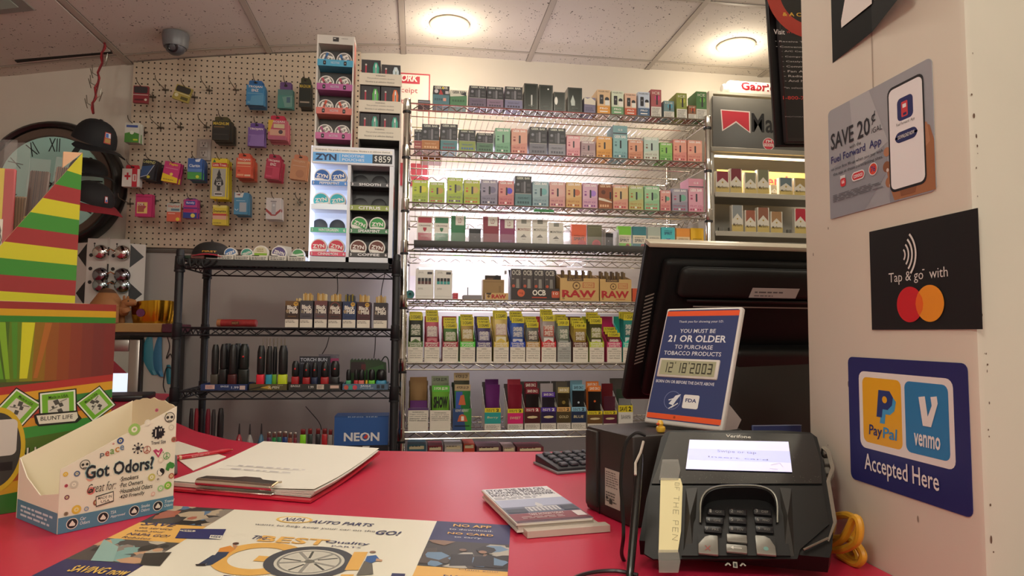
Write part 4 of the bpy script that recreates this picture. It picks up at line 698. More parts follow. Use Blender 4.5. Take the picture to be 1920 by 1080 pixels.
cp = [PZ(1030, 1110, CT + .003), PZ(1090, 1078, CT + .003), PZ(1150, 1070, CT + .003), PZ(1196, 1078, CT + .003)]
k = MB(); k.tube([p - cp[0] for p in smooth(cp)], .002, mat('2a2226', .35), 6); tag(k.build('black_cable', loc=cp[0]), 'thin dark cord lying on the red counter at the bottom edge', 'cord')
# blue plastic card in the reader behind the terminal
p = PY(1411, 813, .86); q = PY(1503, 797, .86); w_ = q.x - p.x
k = MB(); k.rbox(0, w_, 0, .004, 0, .045, mat('2c3560', .4), .001, 1); k.art((0, 0, .045), (w_, 0, 0), (0, 0, -.045), [('r', 0, 0, 1, .02, '8a8fa0'), ('r', 0, .24, .95, .3, 'a9a69e'), ('r', 0, .3, 1, 1, '3c3f52')], .0003)
tag(k.build('card_holder', loc=(p.x, .86, p.z - .034), rz=0), 'dark blue card holder standing behind the card terminal', 'card holder')
# yellow cables
for j, (pp, lab) in enumerate([([(1540, 1062, .50), (1580, 1010, .56), (1602, 972, .60), (1612, 985, .60), (1607, 1015, .58), (1580, 1030, .56), (1555, 1030, .55)], 'upper loop of yellow cable between the card terminal and the column'), ([(1560, 1010, .55), (1595, 1012, .57), (1618, 1040, .56), (1606, 1075, .53), (1575, 1095, .51)], 'lower thick curve of yellow cable between the card terminal and the column'), ([(1565, 968, .62), (1590, 966, .62), (1606, 980, .61), (1598, 1010, .58), (1610, 1050, .55), (1590, 1090, .52)], 'rearmost yellow cable beside the column foot')]):
    P_ = [PX(x, y, .44 + .012 * j if False else .462 + .014 * j) for x, y, _ in pp]; 
    for q_ in P_: q_.z = max(q_.z, CT + .0045)
    k = MB(); k.tube([p - P_[0] for p in smooth(P_)], .0042, mat('d39a2a', .4), 8); tag(k.build('cable', loc=P_[0]), lab, 'cable', 'yellow cables')
# ================================================================ WIRE SHELVING
def wire_shelf(w, d, m, hgt=.026, pitch=.058, rod=.0032, step=.0254):
    k = MB(); 
    for y in (0, d): 
        k.tube([(0, y, 0), (w, y, 0)], rod, m, 6); k.tube([(0, y, -hgt), (w, y, -hgt)], rod, m, 6); n = int(w / pitch); zz = []
        for j in range(n * 2 + 1): zz.append((.012 + (w - .024) * j / (2 * n), y - (.0 if y else 0), -rod if j % 2 else -hgt + rod))
        k.tube(zz, .0022, m, 5, False)
    for x in (0, w):
        k.tube([(x, 0, 0), (x, d, 0)], rod, m, 6); k.tube([(x, 0, -hgt), (x, d, -hgt)], rod, m, 6); n = int(d / pitch)
        k.tube([(x, .012 + (d - .024) * j / (2 * n), -rod if j % 2 else -hgt + rod) for j in range(n * 2 + 1)], .0022, m, 5, False)
    for y in (.33 * d, .66 * d): k.tube([(0, y, -.004), (w, y, -.004)], .0026, m, 5)
    n = int(w / step)
    for j in range(1, n): x = w * j / n; k.tube([(x, 0, .0012), (x, d, .0012)], .0017, m, 4, False)
    return k
def rack(name, label, x0, x1, y0, y1, zs, top, m, post_m, prad, ring_m, slack=.0):
    t = thing(name, label, 'shelving rack', (x0, y0, 0)); w, d = x1 - x0, y1 - y0; proto = None
    for z in zs:
        if proto is None: proto = wire_shelf(w - 2 * prad, d, m).build('wire_shelf', t, (prad, 0, z))
        else: o = proto.copy(); C.objects.link(o); o.parent = t; o.location = (prad, 0, z)
    for x in (0, w):
        for y in (0, d):
            k = MB(); k.lathe([(prad, .0), (prad, top), (prad * .8, top + .008), (0, top + .01)], post_m, 14)
            z = .1
            while z < top: k.lathe([(prad, z), (prad * .93, z + .0012), (prad, z + .0024)], post_m, 14); z += .0254
            p = k.build('post', t, (x, y, 0))
            for z in zs: k = MB(); k.lathe([(prad * 1.08, -.034), (prad * 1.28, -.03), (prad * 1.16, .014), (prad * 1.02, .016)], post_m, 14); k.lathe([(prad * 1.33, -.04), (prad * 1.33, -.033)], ring_m, 14); k.build('collar', p, (0, 0, z))
    return t
RX0, RX1, RY0, RY1 = -.048, 1.207, 2.62, 3.07
SZ = [2.107, 1.923, 1.710, 1.543, 1.330, 1.083, .818, .62]
rack('chrome_shelving', 'tall chrome wire shelving rack packed with cartons against the back wall', RX0, RX1, RY0, RY1, SZ, 2.112, CHROME, CHROME, .0128, mat('19181a', .4))
SS = [z + .0032 for z in SZ]
FY = RY0 + .012
def item(si, name, label, cat, grp, px, base, art=(), d=.09, Y=FY, wk=.96, side=None):
    return carton(name, label, cat, grp, px, Y, d, base, art, SS[si], side=side, wk=wk)
LT, DK = 'd8d2ca', '1f1c1f'
def bars(u0, u1, v0, v1, cols): n = len(cols); return [('r', u0 + (u1 - u0) * j / n, v0, u0 + (u1 - u0) * (j + .7) / n, v1, c) for j, c in enumerate(cols)]
def dark_vape(basec, split, hdr='GEEK BAR', hc='d8d8c8', ink='5b4f55'):
    "black window carton: white header letters, three dark devices, a coloured lower half"
    s = split; A_ = [('r', 0, 0, 1, s, '262326'), ('t', .1, .03, .9, .03 + .13 * s, hdr, hc, .02), ('e', .18, s * .48, .1, '55525a'), ('e', .18, s * .48, .07, '8a8a92')]
    A_ += [('rr', .36, s * .36, .5, s * .93, .05, '4a464c'), ('rr', .52, s * .3, .64, s * .96, .05, '77747a'), ('r', .72, s * .42, .92, s * .6, '4d484c'), ('r', .72, s * .7, .92, s * .85, '4d484c'), ('r', .06, s * .75, .26, s * .88, '4d484c')]
    return A_ + [('r', 0, s, 1, s + .012, LT), ('t', .18, s + (1 - s) * .28, .82, s + (1 - s) * .45, 'MIAMI MINT', ink)] + bars(.14, .9, s + (1 - s) * .62, s + (1 - s) * .8, [ink] * 5)
def light_vape(c2, ink, lid=0., dev='2e2b33', acc=None, hdr='GEEK BAR'):
    "pastel carton: letters at the top, a dark pen, an oval fruit, small squares at the foot"
    l = lid; A_ = [('p', [(.0, l + .12), (1, l + .05), (1, l + .55), (.0, l + .66)], c2), ('t', .1, l + .04, .9, l + .13, hdr, 'efe9e4', .02), ('e', .7, l + (1 - l) * .4, .2, acc or c2), ('rr', .47, l + (1 - l) * .26, .58, l + (1 - l) * .58, .04, dev)]
    A_ += [('r', .12, l + (1 - l) * .32, .26, l + (1 - l) * .36, ink), ('r', .12, l + (1 - l) * .42, .26, l + (1 - l) * .5, ink), ('t', .1, l + (1 - l) * .72, .86, l + (1 - l) * .79, 'FRUIT ICE', ink)] + bars(.1, .88, l + (1 - l) * .86, l + (1 - l) * .93, [ink, ink, 'efe9e4', ink, ink])
    if l: A_ += [('r', 0, l - .03, 1, l, '4a4750'), ('t', .35, l * .4, .65, l * .62, 'G B', 'efe9e4')]
    return A_
V = 'vape carton'; VG = 'cartons on the top wire shelf'
item(0, 'carton', 'thin flat black box at the left end of the top shelf', 'box', VG, (783, 187, 807, 195), '2b2930', [('r', .05, .3, .95, .6, '8a8796')])
item(0, 'carton', 'teal carton with a multicoloured ragged header, leftmost tall one on the top shelf', V, VG, (811, 161, 843, 197), '4f7a84', [('r', 0, 0, 1, .45, '241f26'), ('t', .1, .02, .9, .16, 'GEEK BAR', 'e6e0d0', .03), ('e', .2, .28, .12, 'd8d0d4'), ('p', [(.35, .45), (.45, .15), (.55, .3), (.62, .45)], 'b8322f'), ('e', .6, .1, .07, 'e0c82a'), ('r', .75, .25, .95, .4, 'c9c2c6'), ('r', .62, .62, .8, .78, 'e0a090')] + bars(.1, .6, .65, .75, ['35555f'] * 4))
item(0, 'carton', 'green carton with a torn white corner and black lettering on the top shelf', V, VG, (843, 169, 876, 199), '4e8256', [('p', [(0, 0), (1, .0), (1, .3), (.7, .36), (0, .42)], 'd9d6c4'), ('t', .15, .05, .9, .22, 'GEEK BAR', '1f1c1f', .03), ('p', [(.6, .26), (.95, .08), (.95, .34)], '2b2830')] + bars(.12, .9, .6, .72, ['35603c'] * 5))
for bx, sp, c, lab in [((879, 160, 912, 200), .56, '6d5c72', 'black and plum carton on the top shelf, leftmost of three dark windowed ones'), ((912, 162, 944, 202), .58, '8a6e86', 'black and mauve carton on the top shelf, middle of three dark windowed ones'), ((946, 162, 980, 204), .58, '7d7898', 'black and lavender carton on the top shelf, rightmost of three dark windowed ones')]: item(0, 'carton', lab, V, VG, bx, c, dark_vape(c, sp, ink='4a3f50'))
for bx, lab, hl in [((982, 155, 1009, 205), 'tall glossy black box with a white streak, left of the twin on the top shelf', ('rr', .5, .42, .6, .85, .05, 'c9c9c4')), ((1010, 157, 1037, 206), 'tall glossy black box without a streak, right of the twin on the top shelf', ('e', .66, .16, .06, 'd8d8d0')), ((1038, 170, 1060, 207), 'shorter glossy black box with a white drop shape on the top shelf', ('e', .2, .45, .14, 'e6e4dc', .2)), ((1064, 162, 1092, 209), 'tall glossy black-green box standing alone on the top shelf', ('p', [(.35, .3), (.5, .55), (.5, .72), (.25, .72), (.2, .55)], 'b9c0b8'))]:
    item(0, 'carton', lab, 'box', VG, bx, mat('1d221e', .15, spec=.8), [('rr', .1, .05, .9, .95, .06, mat('262c28', .12)), hl, ('r', .3, .8, .7, .83, '4a544e')])  # hl: pale highlight painted on the glossy front
item(0, 'carton', 'grey-purple open box with torn white card sticking up on the top shelf', 'box', VG, (1095, 183, 1117, 213), '77708a', [('p', [(0, 0), (.3, .08), (.6, .0), (1, .2), (1, .45), (0, .42)], 'd6cdbc'), ('para', .1, .6, .9, .85, 3, '55506a')])
for bx, c1, c2, lab in [((1119, 167, 1145, 213), 'd6b48c', 'd8943a', 'tan carton with an orange foot and two dark pictures on the top shelf'), ((1146, 171, 1170, 216), 'cfd6be', '6f9a6e', 'pale green carton with a green foot and two dark pictures on the top shelf'), ((1171, 175, 1194, 217), 'dcb39a', 'c4593c', 'salmon carton with a rust foot and two dark pictures on the top shelf'), ((1196, 174, 1219, 220), 'bcc6d6', '4d6684', 'pale blue carton with a slate foot and two dark pictures on the top shelf')]:
    item(0, 'carton', lab, V, VG, bx, c1, [('t', .1, .04, .9, .1, 'FOGER PRO', '5a4f4a', .01), ('rr', .18, .2, .48, .58, .05, '2b292c'), ('e', .75, .38, .17, '2b292c'), ('e', .33, .35, .07, '77757a'), ('rr', .6, .42, .95, .62, .04, 'e6e2d8'), ('r', 0, .66, 1, 1, c2), ('t', .2, .72, .8, .79, 'PRO', 'efe9e0', .02), ('r', .2, .86, .8, .9, 'efe9e0')], wk=.93)
for bx, c1, ac, lab in [((1220, 170, 1241, 222), 'a8585a', 'd0447c', 'red and pink carton with a white warning foot on the top shelf'), ((1244, 192, 1265, 224), '6f8a8c', '5aa0b4', 'low torn carton showing blue, with a white warning foot, on the top shelf'), ((1268, 176, 1289, 224), '8a9440', 'b9b848', 'yellow-green carton with a white warning foot on the top shelf'), ((1290, 198, 1306, 224), '8a5a3a', 'd0562a', 'narrow orange carton with a white warning foot on the top shelf'), ((1305, 171, 1326, 224), '4d7a44', '6fae4a', 'green carton with a white warning foot at the right end of the top shelf')]:
    item(0, 'carton', lab, V, VG, bx, c1, [('e', .6, .3, .25, ac), ('rr', .5, .2, .66, .55, .04, '3a3034'), ('t', .15, .08, .85, .17, 'ICE', 'e6e0d0'), ('p', [(0, .62), (1, .62), (1, 1), (0, 1)], 'd8d2c6'), ('para', .1, .66, .9, .97, 6, '77726a')], wk=.92)
VG = 'cartons on the second wire shelf'; V = 'vape carton'
for bx, sp, c, lab, ink in [((776, 241, 791, 278), .55, '9a3a3c', 'narrow black and red carton at the left end of the second shelf', 'd8b0a0'), ((790, 232, 824, 280), .62, 'b5743c', 'black carton with an orange-brown foot on the second shelf', 'e0b88a'), ((825, 233, 858, 283), .6, '4f8286', 'black carton with a teal foot on the second shelf', '8a3a4a'), ((860, 244, 892, 284), .5, '8a9a4a', 'short black carton with an olive foot on the second shelf', '4a6a9a'), ((893, 250, 925, 286), .5, '55785c', 'short black carton with a dark green foot on the second shelf', '2f4a3a'), ((992, 237, 1026, 289), .58, '75727c', 'black carton with a grey foot on the second shelf, left of the pair', '4d4a55'), ((1028, 238, 1061, 290), .58, '8b8890', 'black carton with a paler grey foot on the second shelf, right of the pair', '55525c')]: item(1, 'carton', lab, V, VG, bx, c, dark_vape(c, sp, ink=ink))
for bx, c1, c2, ink, lid, lab in [((928, 239, 957, 286), '74a684', '86b494', '3f6a52', 0, 'mint green carton between black ones on the second shelf'), ((958, 240, 989, 287), 'd28f80', 'd8a08c', '9a4a4a', 0, 'coral pink carton right of the mint one on the second shelf'), ((1062, 252, 1088, 291), 'd8949a', 'e0a4a8', 'a8485a', 0, 'rose carton with a purple pen right of the grey-footed pair on the second shelf'), ((1089, 262, 1117, 292), 'b39a9a', 'a88c90', '6a5560', 0, 'low torn grey-pink carton on the second shelf'), ((1118, 254, 1148, 294), 'd99a48', 'e0a860', '9a5a2a', 0, 'orange carton left of the tall teal one on the second shelf'), ((1149, 235, 1177, 297), '7fa4a8', '8ab4b4', '55787c', .25, 'tall teal carton with its lid open on the second shelf'), ((1178, 263, 1206, 299), 'd08f70', 'd89c80', '9a4a3a', 0, 'salmon orange carton right of the teal one on the second shelf'), ((1207, 258, 1236, 301), 'c9d0c0', 'b8ccc0', '8a6a5c', 0, 'pale carton with white torn top on the second shelf'), ((1237, 268, 1261, 302), '7fb45c', '8cc060', '3f7a34', 0, 'bright green carton on the second shelf'), ((1262, 262, 1288, 303), 'd8887c', 'e09a84', 'b0484a', 0, 'pink carton second from the right end of the second shelf'), ((1289, 263, 1317, 304), 'd8907c', 'e2a088', 'b0484a', 0, 'pink-orange carton at the right end of the second shelf')]:
    item(1, 'carton', lab, V, VG, bx, c1, light_vape(c2, ink, lid))
item(1, 'carton', 'flat orange-brown box lying high behind the left cartons of the second shelf', 'box', VG, (788, 219, 830, 262), 'a8642e', [('e', .35, .14, .1, 'd0a070')], Y=RY0 + .16, d=.1)
VG = 'cartons on the third wire shelf'
for bx, c1, c2, ink, acc, lab in [((772, 338, 803, 380), 'a4b84a', 'b8c83c', '7a8a3a', 'd8d040', 'lime carton with a yellow swirl at the left end of the third shelf'), ((804, 342, 834, 381), '9ab048', 'a8bc4a', 'c05a5a', 'c8a05a', 'lower lime carton with pink squares on the third shelf'), ((838, 332, 868, 381), 'a0b848', 'b4c448', '6a4a7a', '9a9a70', 'tall lime carton with purple squares on the third shelf'), ((869, 336, 900, 381), 'a4b44c', 'b4bc48', 'c4593c', 'c8a868', 'lime carton with orange squares, right of the purple-squared one'), ((901, 335, 933, 382), '8a8496', '9a92a4', '4d485c', '77708a', 'grey-violet carton on the third shelf'), ((934, 336, 964, 382), 'c87a7c', 'd08a84', '9a3a4a', '5a4ac8', 'rose carton with a violet glint on the third shelf'), ((998, 338, 1029, 385), '8fa6ac', '9cb4b8', '5a7480', '6fa8a8', 'pale blue-grey carton right of the black one on the third shelf'), ((1030, 338, 1060, 386), 'd09a94', 'd8a8a0', '9a4a6a', 'd8b0a8', 'dusty pink carton with plum squares on the third shelf'), ((1061, 339, 1091, 387), 'd0a468', 'd8b07c', 'a8583a', 'c4704a', 'tan carton with an orange square picture on the third shelf'), ((1092, 341, 1121, 388), 'cfa0b4', 'd4acc0', '8a4a8a', 'a880d0', 'lilac carton with a violet edge on the third shelf'), ((1149, 344, 1178, 390), 'd49a86', 'd8b484', 'c0485a', 'd4b884', 'peach carton with a pink foot on the third shelf'), ((1179, 345, 1207, 391), 'b8b474', 'a8c084', 'b0703a', '9ac08a', 'yellow-green carton beside the peach one on the third shelf'), ((1208, 347, 1237, 393), '8fbc90', 'a0c89c', 'c4605a', '84b088', 'mint carton with a red square on the third shelf'), ((1238, 355, 1258, 394), 'd08a84', 'd89a90', 'b0485a', '6fa88a', 'small pink carton with a green picture on the third shelf'), ((1260, 352, 1290, 395), '8e8a98', 'a098a4', 'b04a6a', '6fa890', 'grey carton with a bent flap and pink squares on the third shelf')]:
    item(2, 'carton', lab, V, VG, bx, c1, light_vape(c2, ink, 0, acc=acc))
item(2, 'carton', 'black carton with a blue-grey foot in the middle of the third shelf', V, VG, (965, 328, 997, 384), '5d8084', dark_vape('5d8084', .58, ink='2f4a50'))
item(2, 'carton', 'dark orange carton torn open with white card on the third shelf', V, VG, (1122, 343, 1148, 389), '9a5a34', [('r', 0, 0, 1, .55, '8a4a2c'), ('t', .1, .03, .9, .12, 'GEEK BAR', 'e6c8a0', .02), ('e', .35, .32, .16, '5a2c1c'), ('rr', .82, .3, .94, .6, .03, '26201f'), ('p', [(0, .54), (.4, .58), (1, .7), (1, .74), (0, .64)], 'e0d4c0')] + bars(.1, .8, .82, .92, ['e0b088'] * 4))
item(2, 'carton', 'tall pink carton with its lid raised at the right end of the third shelf', V, VG, (1291, 334, 1320, 397), 'd28c9c', light_vape('d89cac', 'b04a6a', .26))
tag(carton_mb(.083, .011, .003, '2f8a4a', [('para', .05, .2, .95, .8, 1, '1f5a30')]).build('shelf_ticket', loc=(PY(1019, 395, RY0).x, RY0 - .0085, SZ[2] - .022)), 'green price ticket clipped to the rail of the third shelf', 'ticket')
# cigarette packs standing in a fronted tray
CG = 'cigarette packs in the tray of the fourth shelf'; CY = RY0 + .05
zt_ = SS[3] + .008
xa, xb = PY(772, 462, RY0).x, PY(1322, 470, RY0).x
t = thing('pack_tray', 'dark shelf tray with a clear front strip holding cigarette packs', 'tray', ((xa + xb) / 2, RY0 + .001, SS[3])); w_ = (xb - xa) - .004
k = MB(); w_ -= .012; k.box(-w_ / 2, w_ / 2, -.0046, .16, .0004, .005, mat('2c2a28', .5)); k.rbox(-w_ / 2, w_ / 2, -.0145, -.0046, -.014, .014, mat('3a3733', .45), .003, 2); k.build('tray_base', t)
k = MB(); k.box(-w_ / 2, w_ / 2, .004, .006, .014, .05, mat('e9e6ea', .06, alpha=.1, spec=.8)); k.build('clear_strip', t)
for px in (877, 904, 1064, 1130, 1155): x = PY(px, 440, CY).x - (xa + xb) / 2; k = MB(); k.box(x - .001, x + .001, .01, .15, .006, .085, mat('cfcac4', .2, alpha=.6)); k.build('divider', t)
def pack(label, bx, base, art, dz=0., name='cigarette_pack', grp=CG, si=3, z=None, d=.022, Y=CY): return tag(carton_mb(*(lambda s: (s[1] * .96, s[2], d))(span(*bx, Y)), base, art).build(name, loc=(span(*bx, Y)[0], Y, (zt_ if z is None else z))), label, 'cigarette pack', grp)
def crowns(c): return [('r', .06, .04, .94, .24, c), ('r', .06, .6, .94, .96, c), ('t', .12, .31, .88, .37, 'CROWNS', '6a4a44', .01), ('p', [(.38, .41), (.62, .41), (.6, .5), (.5, .56), (.4, .5)], c), ('t', .25, .7, .75, .73, 'KING SIZE', 'd8d2c6')]
pack('white cigarette pack with red bands at the left of the fourth shelf', (781, 405, 811, 457), 'e6e0d4', crowns('b02a3c')); pack('white cigarette pack with green bands on the fourth shelf', (813, 406, 842, 458), 'e6e0d4', crowns('2f7a4e'))
def ld(c): return [('r', .3, .0, .9, .32, 'e2dcd0'), ('t', .48, .08, .72, .24, 'LD', '8a3a3a', .0), ('r', .0, .93, 1, 1, c)]
pack('solid green cigarette pack with a white tag on the fourth shelf', (845, 405, 873, 459), '2f7a4c', ld('2a6a40')); pack('maroon cigarette pack with a white tag on the fourth shelf', (905, 406, 936, 460), '8a2c3c', ld('7a2434')); pack('plum purple cigarette pack with a white tag on the fourth shelf', (937, 412, 966, 461), '8a3560', ld('7a2a54') + [('t', .15, .78, .8, .86, 'DUOCUT', 'b08ac0')])
pack('black flip-top pack alone between two clear dividers on the fourth shelf', (879, 428, 902, 459), '232124', [('e', .5, .5, .04, '77757a')])
def mont(c): return [('r', .32, .0, .68, .16, '8a8a80'), ('r', .0, .25, 1, .26, 'b9b4a8'), ('t', .08, .33, .92, .42, 'MONTEGO', c, .01), ('p', [(.5, .54), (.3, .66), (.7, .66)], '77746c'), ('p', [(.42, .58), (.25, .66), (.5, .66)], '55534c'), ('r', .38, .72, .62, .74, 'a9a49a')]
pack('white cigarette pack with dark red lettering on the fourth shelf', (968, 411, 996, 462), 'e2dcd0', mont('8a3a34')); pack('white cigarette pack with grey lettering, tall, centre of the fourth shelf', (998, 411, 1027, 462), 'e2dcd0', mont('6a685c')); pack('white cigarette pack with black lettering, sitting lower, on the fourth shelf', (1029, 417, 1057, 463), 'e2dcd0', mont('45423c'))
def spirit(c1, c2, low, emb=True, ink='3a2a24'): 
    A_ = [('r', 0, 0, 1, .38, c1), ('r', 0, .38, 1, .74, c2), ('r', 0, .74, 1, 1, low), ('t', .14, .45, .86, .51, 'AMERICAN', ink), ('t', .14, .54, .86, .68, 'SPIRIT', ink, .03)]
    return A_ + ([('e', .74, .84, .14, 'c43a34'), ('e', .74, .84, .07, '5a2a2a')] if emb else [])
pack('coral red cigarette pack with black lettering on the fourth shelf', (1071, 419, 1100, 463), 'e0603c', spirit('e2643f', 'e0603c', 'e0603c', False) + [('e', .7, .84, .28, 'c4464c')]); pack('olive grey cigarette pack with a red round on the fourth shelf', (1101, 420, 1129, 464), '6d6a50', [('e', .62, .82, .3, 'c4464c'), ('e', .62, .82, .2, 'a83a44'), ('r', .1, .1, .9, .12, '8a8768')])
pack('black pack in the gap right of the olive grey pack', (1132, 436, 1150, 465), '232124', [('e', .5, .5, .06, '8a888c')])
for bx, c1, c2, low, lab in [((1158, 423, 1184, 466), '7fc83a', 'e2d6bc', '7fc83a', 'lime green and cream cigarette pack on the fourth shelf'), ((1186, 424, 1212, 467), '3a8088', 'e2d6bc', '3a8088', 'dark teal and cream cigarette pack on the fourth shelf'), ((1214, 425, 1239, 468), 'b3bcae', 'd6d2c0', 'b3bcae', 'pale grey-green cigarette pack above the monitor corner'), ((1240, 425, 1266, 468), '4fc0c4', '55c4c8', 'a8c83a', 'turquoise cigarette pack with a blue bird above the monitor'), ((1268, 427, 1294, 469), 'e8963a', 'e8c89a', 'e8963a', 'orange and cream cigarette pack above the monitor'), ((1295, 427, 1320, 470), 'ecb824', 'ecb824', 'ecb824', 'bright yellow cigarette pack at the right end of the fourth shelf')]:
    a_ = spirit(c1, c2, low) if 'turq' not in lab else [('t', .2, .12, .8, .18, 'AMERICAN', '2a4a6a'), ('t', .2, .2, .8, .32, 'SPIRIT', '2a4a6a', .03), ('p', [(.3, .46), (.48, .5), (.5, .46), (.52, .5), (.7, .46), (.52, .58)], '2a4a9a'), ('e', .25, .75, .2, '8ac83a'), ('e', .75, .72, .22, '6fb84a'), ('ln', [(.5, .58), (.5, .95)], .05, '3a7a4a')]
    pack(lab, bx, c1, a_)
# fifth shelf
G5 = 'goods on the fifth wire shelf'; Y5 = RY0 + .03
def juul(c): return [('t', .15, .07, .45, .15, 'JUUL', '8a867e'), ('r', .65, .08, .92, .16, '3a3338')] + [('r', .13 + .19 * j, .29, .29 + .19 * j, .4, '221f24') for j in range(4)] + [('r', .13 + .19 * j, .4, .29 + .19 * j, .5, c) for j in range(4)] + [('t', .15, .62, .42, .7, 'JUUL', '8a867e'), ('r', .03, .9, .97, .91, 'c4beb4')]
for bx, c, lab in [((778, 507, 813, 562), '5a2f2c', 'white box with a row of brown squares on the fifth shelf'), ((814, 507, 848, 562), '3a9a94', 'white box with a row of teal squares on the fifth shelf')]: carton('vape_box', lab, 'vape box', G5, bx, Y5, .05, 'e2ddd4', juul(c), SS[4], wk=.97)
p = PY(770, 560, Y5 - .0); o = MB(); o.lathe([(.017, 0), (.017, .02), (.006, .02), (.006, .001), (0, .001)], mat('2f7f80', .4), 20, ax='y'); tag(o.build('tape_roll', loc=(p.x - .003, Y5 + .04, SS[4] + .0175)), 'small teal tape roll by the left post of the fifth shelf', 'tape roll')
for j, py in enumerate((536, 546, 556)): tag(carton_mb(.02, .0085, .07, 'b3303c', [('r', .1, .2, .7, .8, 'd0505a')]).build('small_red_box', loc=(PY(853, 545, Y5).x + .004, Y5 + .02, SS[4] + .0088 * (2 - j))), ['topmost', 'middle', 'lowest'][j] + ' of three flat red boxes beside the white boxes', 'box', G5)
k = MB(); k.rbox(-.04, .035, 0, .06, 0, .018, mat('8a8486', .4), .002, 1); k.tube([(-.02, .02, .018), (-.02, .02, .05)], .002, DARKP, 6); tag(k.build('grey_holder', loc=(PY(887, 560, Y5).x, Y5, SS[4])), 'low grey plastic holder with a black rod on the fifth shelf', 'holder', G5)
RAWC = 'c9a468'; RR = 'b0282c'
def raw(u0=.05, u1=.92): return [('t', u0, .52, u1, .84, 'RAW', RR, .04), ('r', .18, .0, .6, .13, '4a3626'), ('t', .22, .03, .56, .1, 'CLASSIC', RAWC), ('e', .42, .33, .1, '6a4a2c'), ('e', .42, .33, .075, RAWC), ('e', .42, .33, .03, '6a4a2c'), ('r', .58, .18, .88, .42, 'b8593c'), ('r', .6, .2, .86, .4, RAWC), ('t', .62, .24, .84, .36, 'CONE', 'b8593c'), ('t', .06, .82, .12, .92, '6', '6a4a2c'), ('r', .5, .0, .504, 1, 'b08c54'), ('r', .5, .88, .8, .91, 'b8593c')]
carton('paper_box', 'brown rolling paper box with its lid up on the fifth shelf', 'box', G5, (905, 522, 945, 561), Y5 + .05, .05, '9a7a4c', [('r', .05, .1, .95, .12, '7a5c36'), ('r', .75, .3, .85, .6, '8a6a40')], SS[4])
carton('paper_box', 'small tan paper tray with red letters in front of the brown box', 'box', G5, (911, 549, 953, 562), Y5 + .004, .035, RAWC, [('t', .25, .2, .9, .8, 'RAW', RR, .04), ('e', .12, .5, .06, '6a4a2c'), ('p', [(.02, 0), (.25, 0), (.2, .3), (.02, .2)], '3a2f26')], SS[4])
carton('paper_box', 'upright dark lid card behind the brown paper box', 'box', G5, (909, 513, 939, 561), Y5 + .106, .012, '3d2f24', [('e', .75, .08, .16, '241c18'), ('r', .1, .1, .5, .2, '6a4a34')], SS[4])
# OCB display
bx = (957, 505, 1049, 565); x, w, h, zb = span(*bx, Y5 + .03); t = thing('cone_display', 'dark display box of rolling cones with big white letters on the fifth shelf', 'display box', (x, Y5 + .012, SS[4]), group=G5)
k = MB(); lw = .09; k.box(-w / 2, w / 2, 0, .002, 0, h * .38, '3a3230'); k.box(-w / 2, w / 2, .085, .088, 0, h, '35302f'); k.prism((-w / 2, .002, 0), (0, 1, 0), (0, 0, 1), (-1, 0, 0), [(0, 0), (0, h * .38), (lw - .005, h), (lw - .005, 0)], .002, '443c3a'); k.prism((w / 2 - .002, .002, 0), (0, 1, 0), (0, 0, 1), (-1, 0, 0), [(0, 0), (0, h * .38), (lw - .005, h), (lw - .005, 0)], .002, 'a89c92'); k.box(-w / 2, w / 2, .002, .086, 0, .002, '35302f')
k.art((-w / 2, 0, h * .38), (w, 0, 0), (0, 0, -h * .38), [('t', .43, .12, .7, .58, 'OCB', 'e9e2d6', .03), ('r', .42, .7, .72, .78, 'b8452c'), ('e', .2, .4, .075, 'd0603c'), ('t', .16, .3, .24, .5, '+6', '6a2a1c'), ('rr', .82, .2, .98, .75, .02, 'c4583c'), ('t', .85, .3, .95, .5, '10', 'efe2d0')]); k.build('display_tray', t)
for j in range(4):
    o = thing('cone_pack', ['first', 'second', 'third', 'last'][j] + ' grey cone pack from the left in the dark cone display', 'pack', (x - w / 2 + w * (.125 + .25 * j) * .93, Y5 + .03 + .004 * j, SS[4] + .0025), group='cone packs in the dark display'); k = MB(); pw = w * .22; k.box(-pw / 2, pw / 2, 0, .01, 0, h * .97, '4a4240'); k.art((-pw / 2, 0, h * .97), (pw, 0, 0), (0, 0, -h * .97), [('t', .1, .04, .9, .2, 'OCB', 'c9c2b6', .02), ('p', [(.5, .32), (.75, .32), (.85, 1), (.45, 1)], '8e8880'), ('e', .25, .55, .14, 'c4583c'), ('r', .1, .3, .3, .34, '8a8078')]); k.build('card', o)
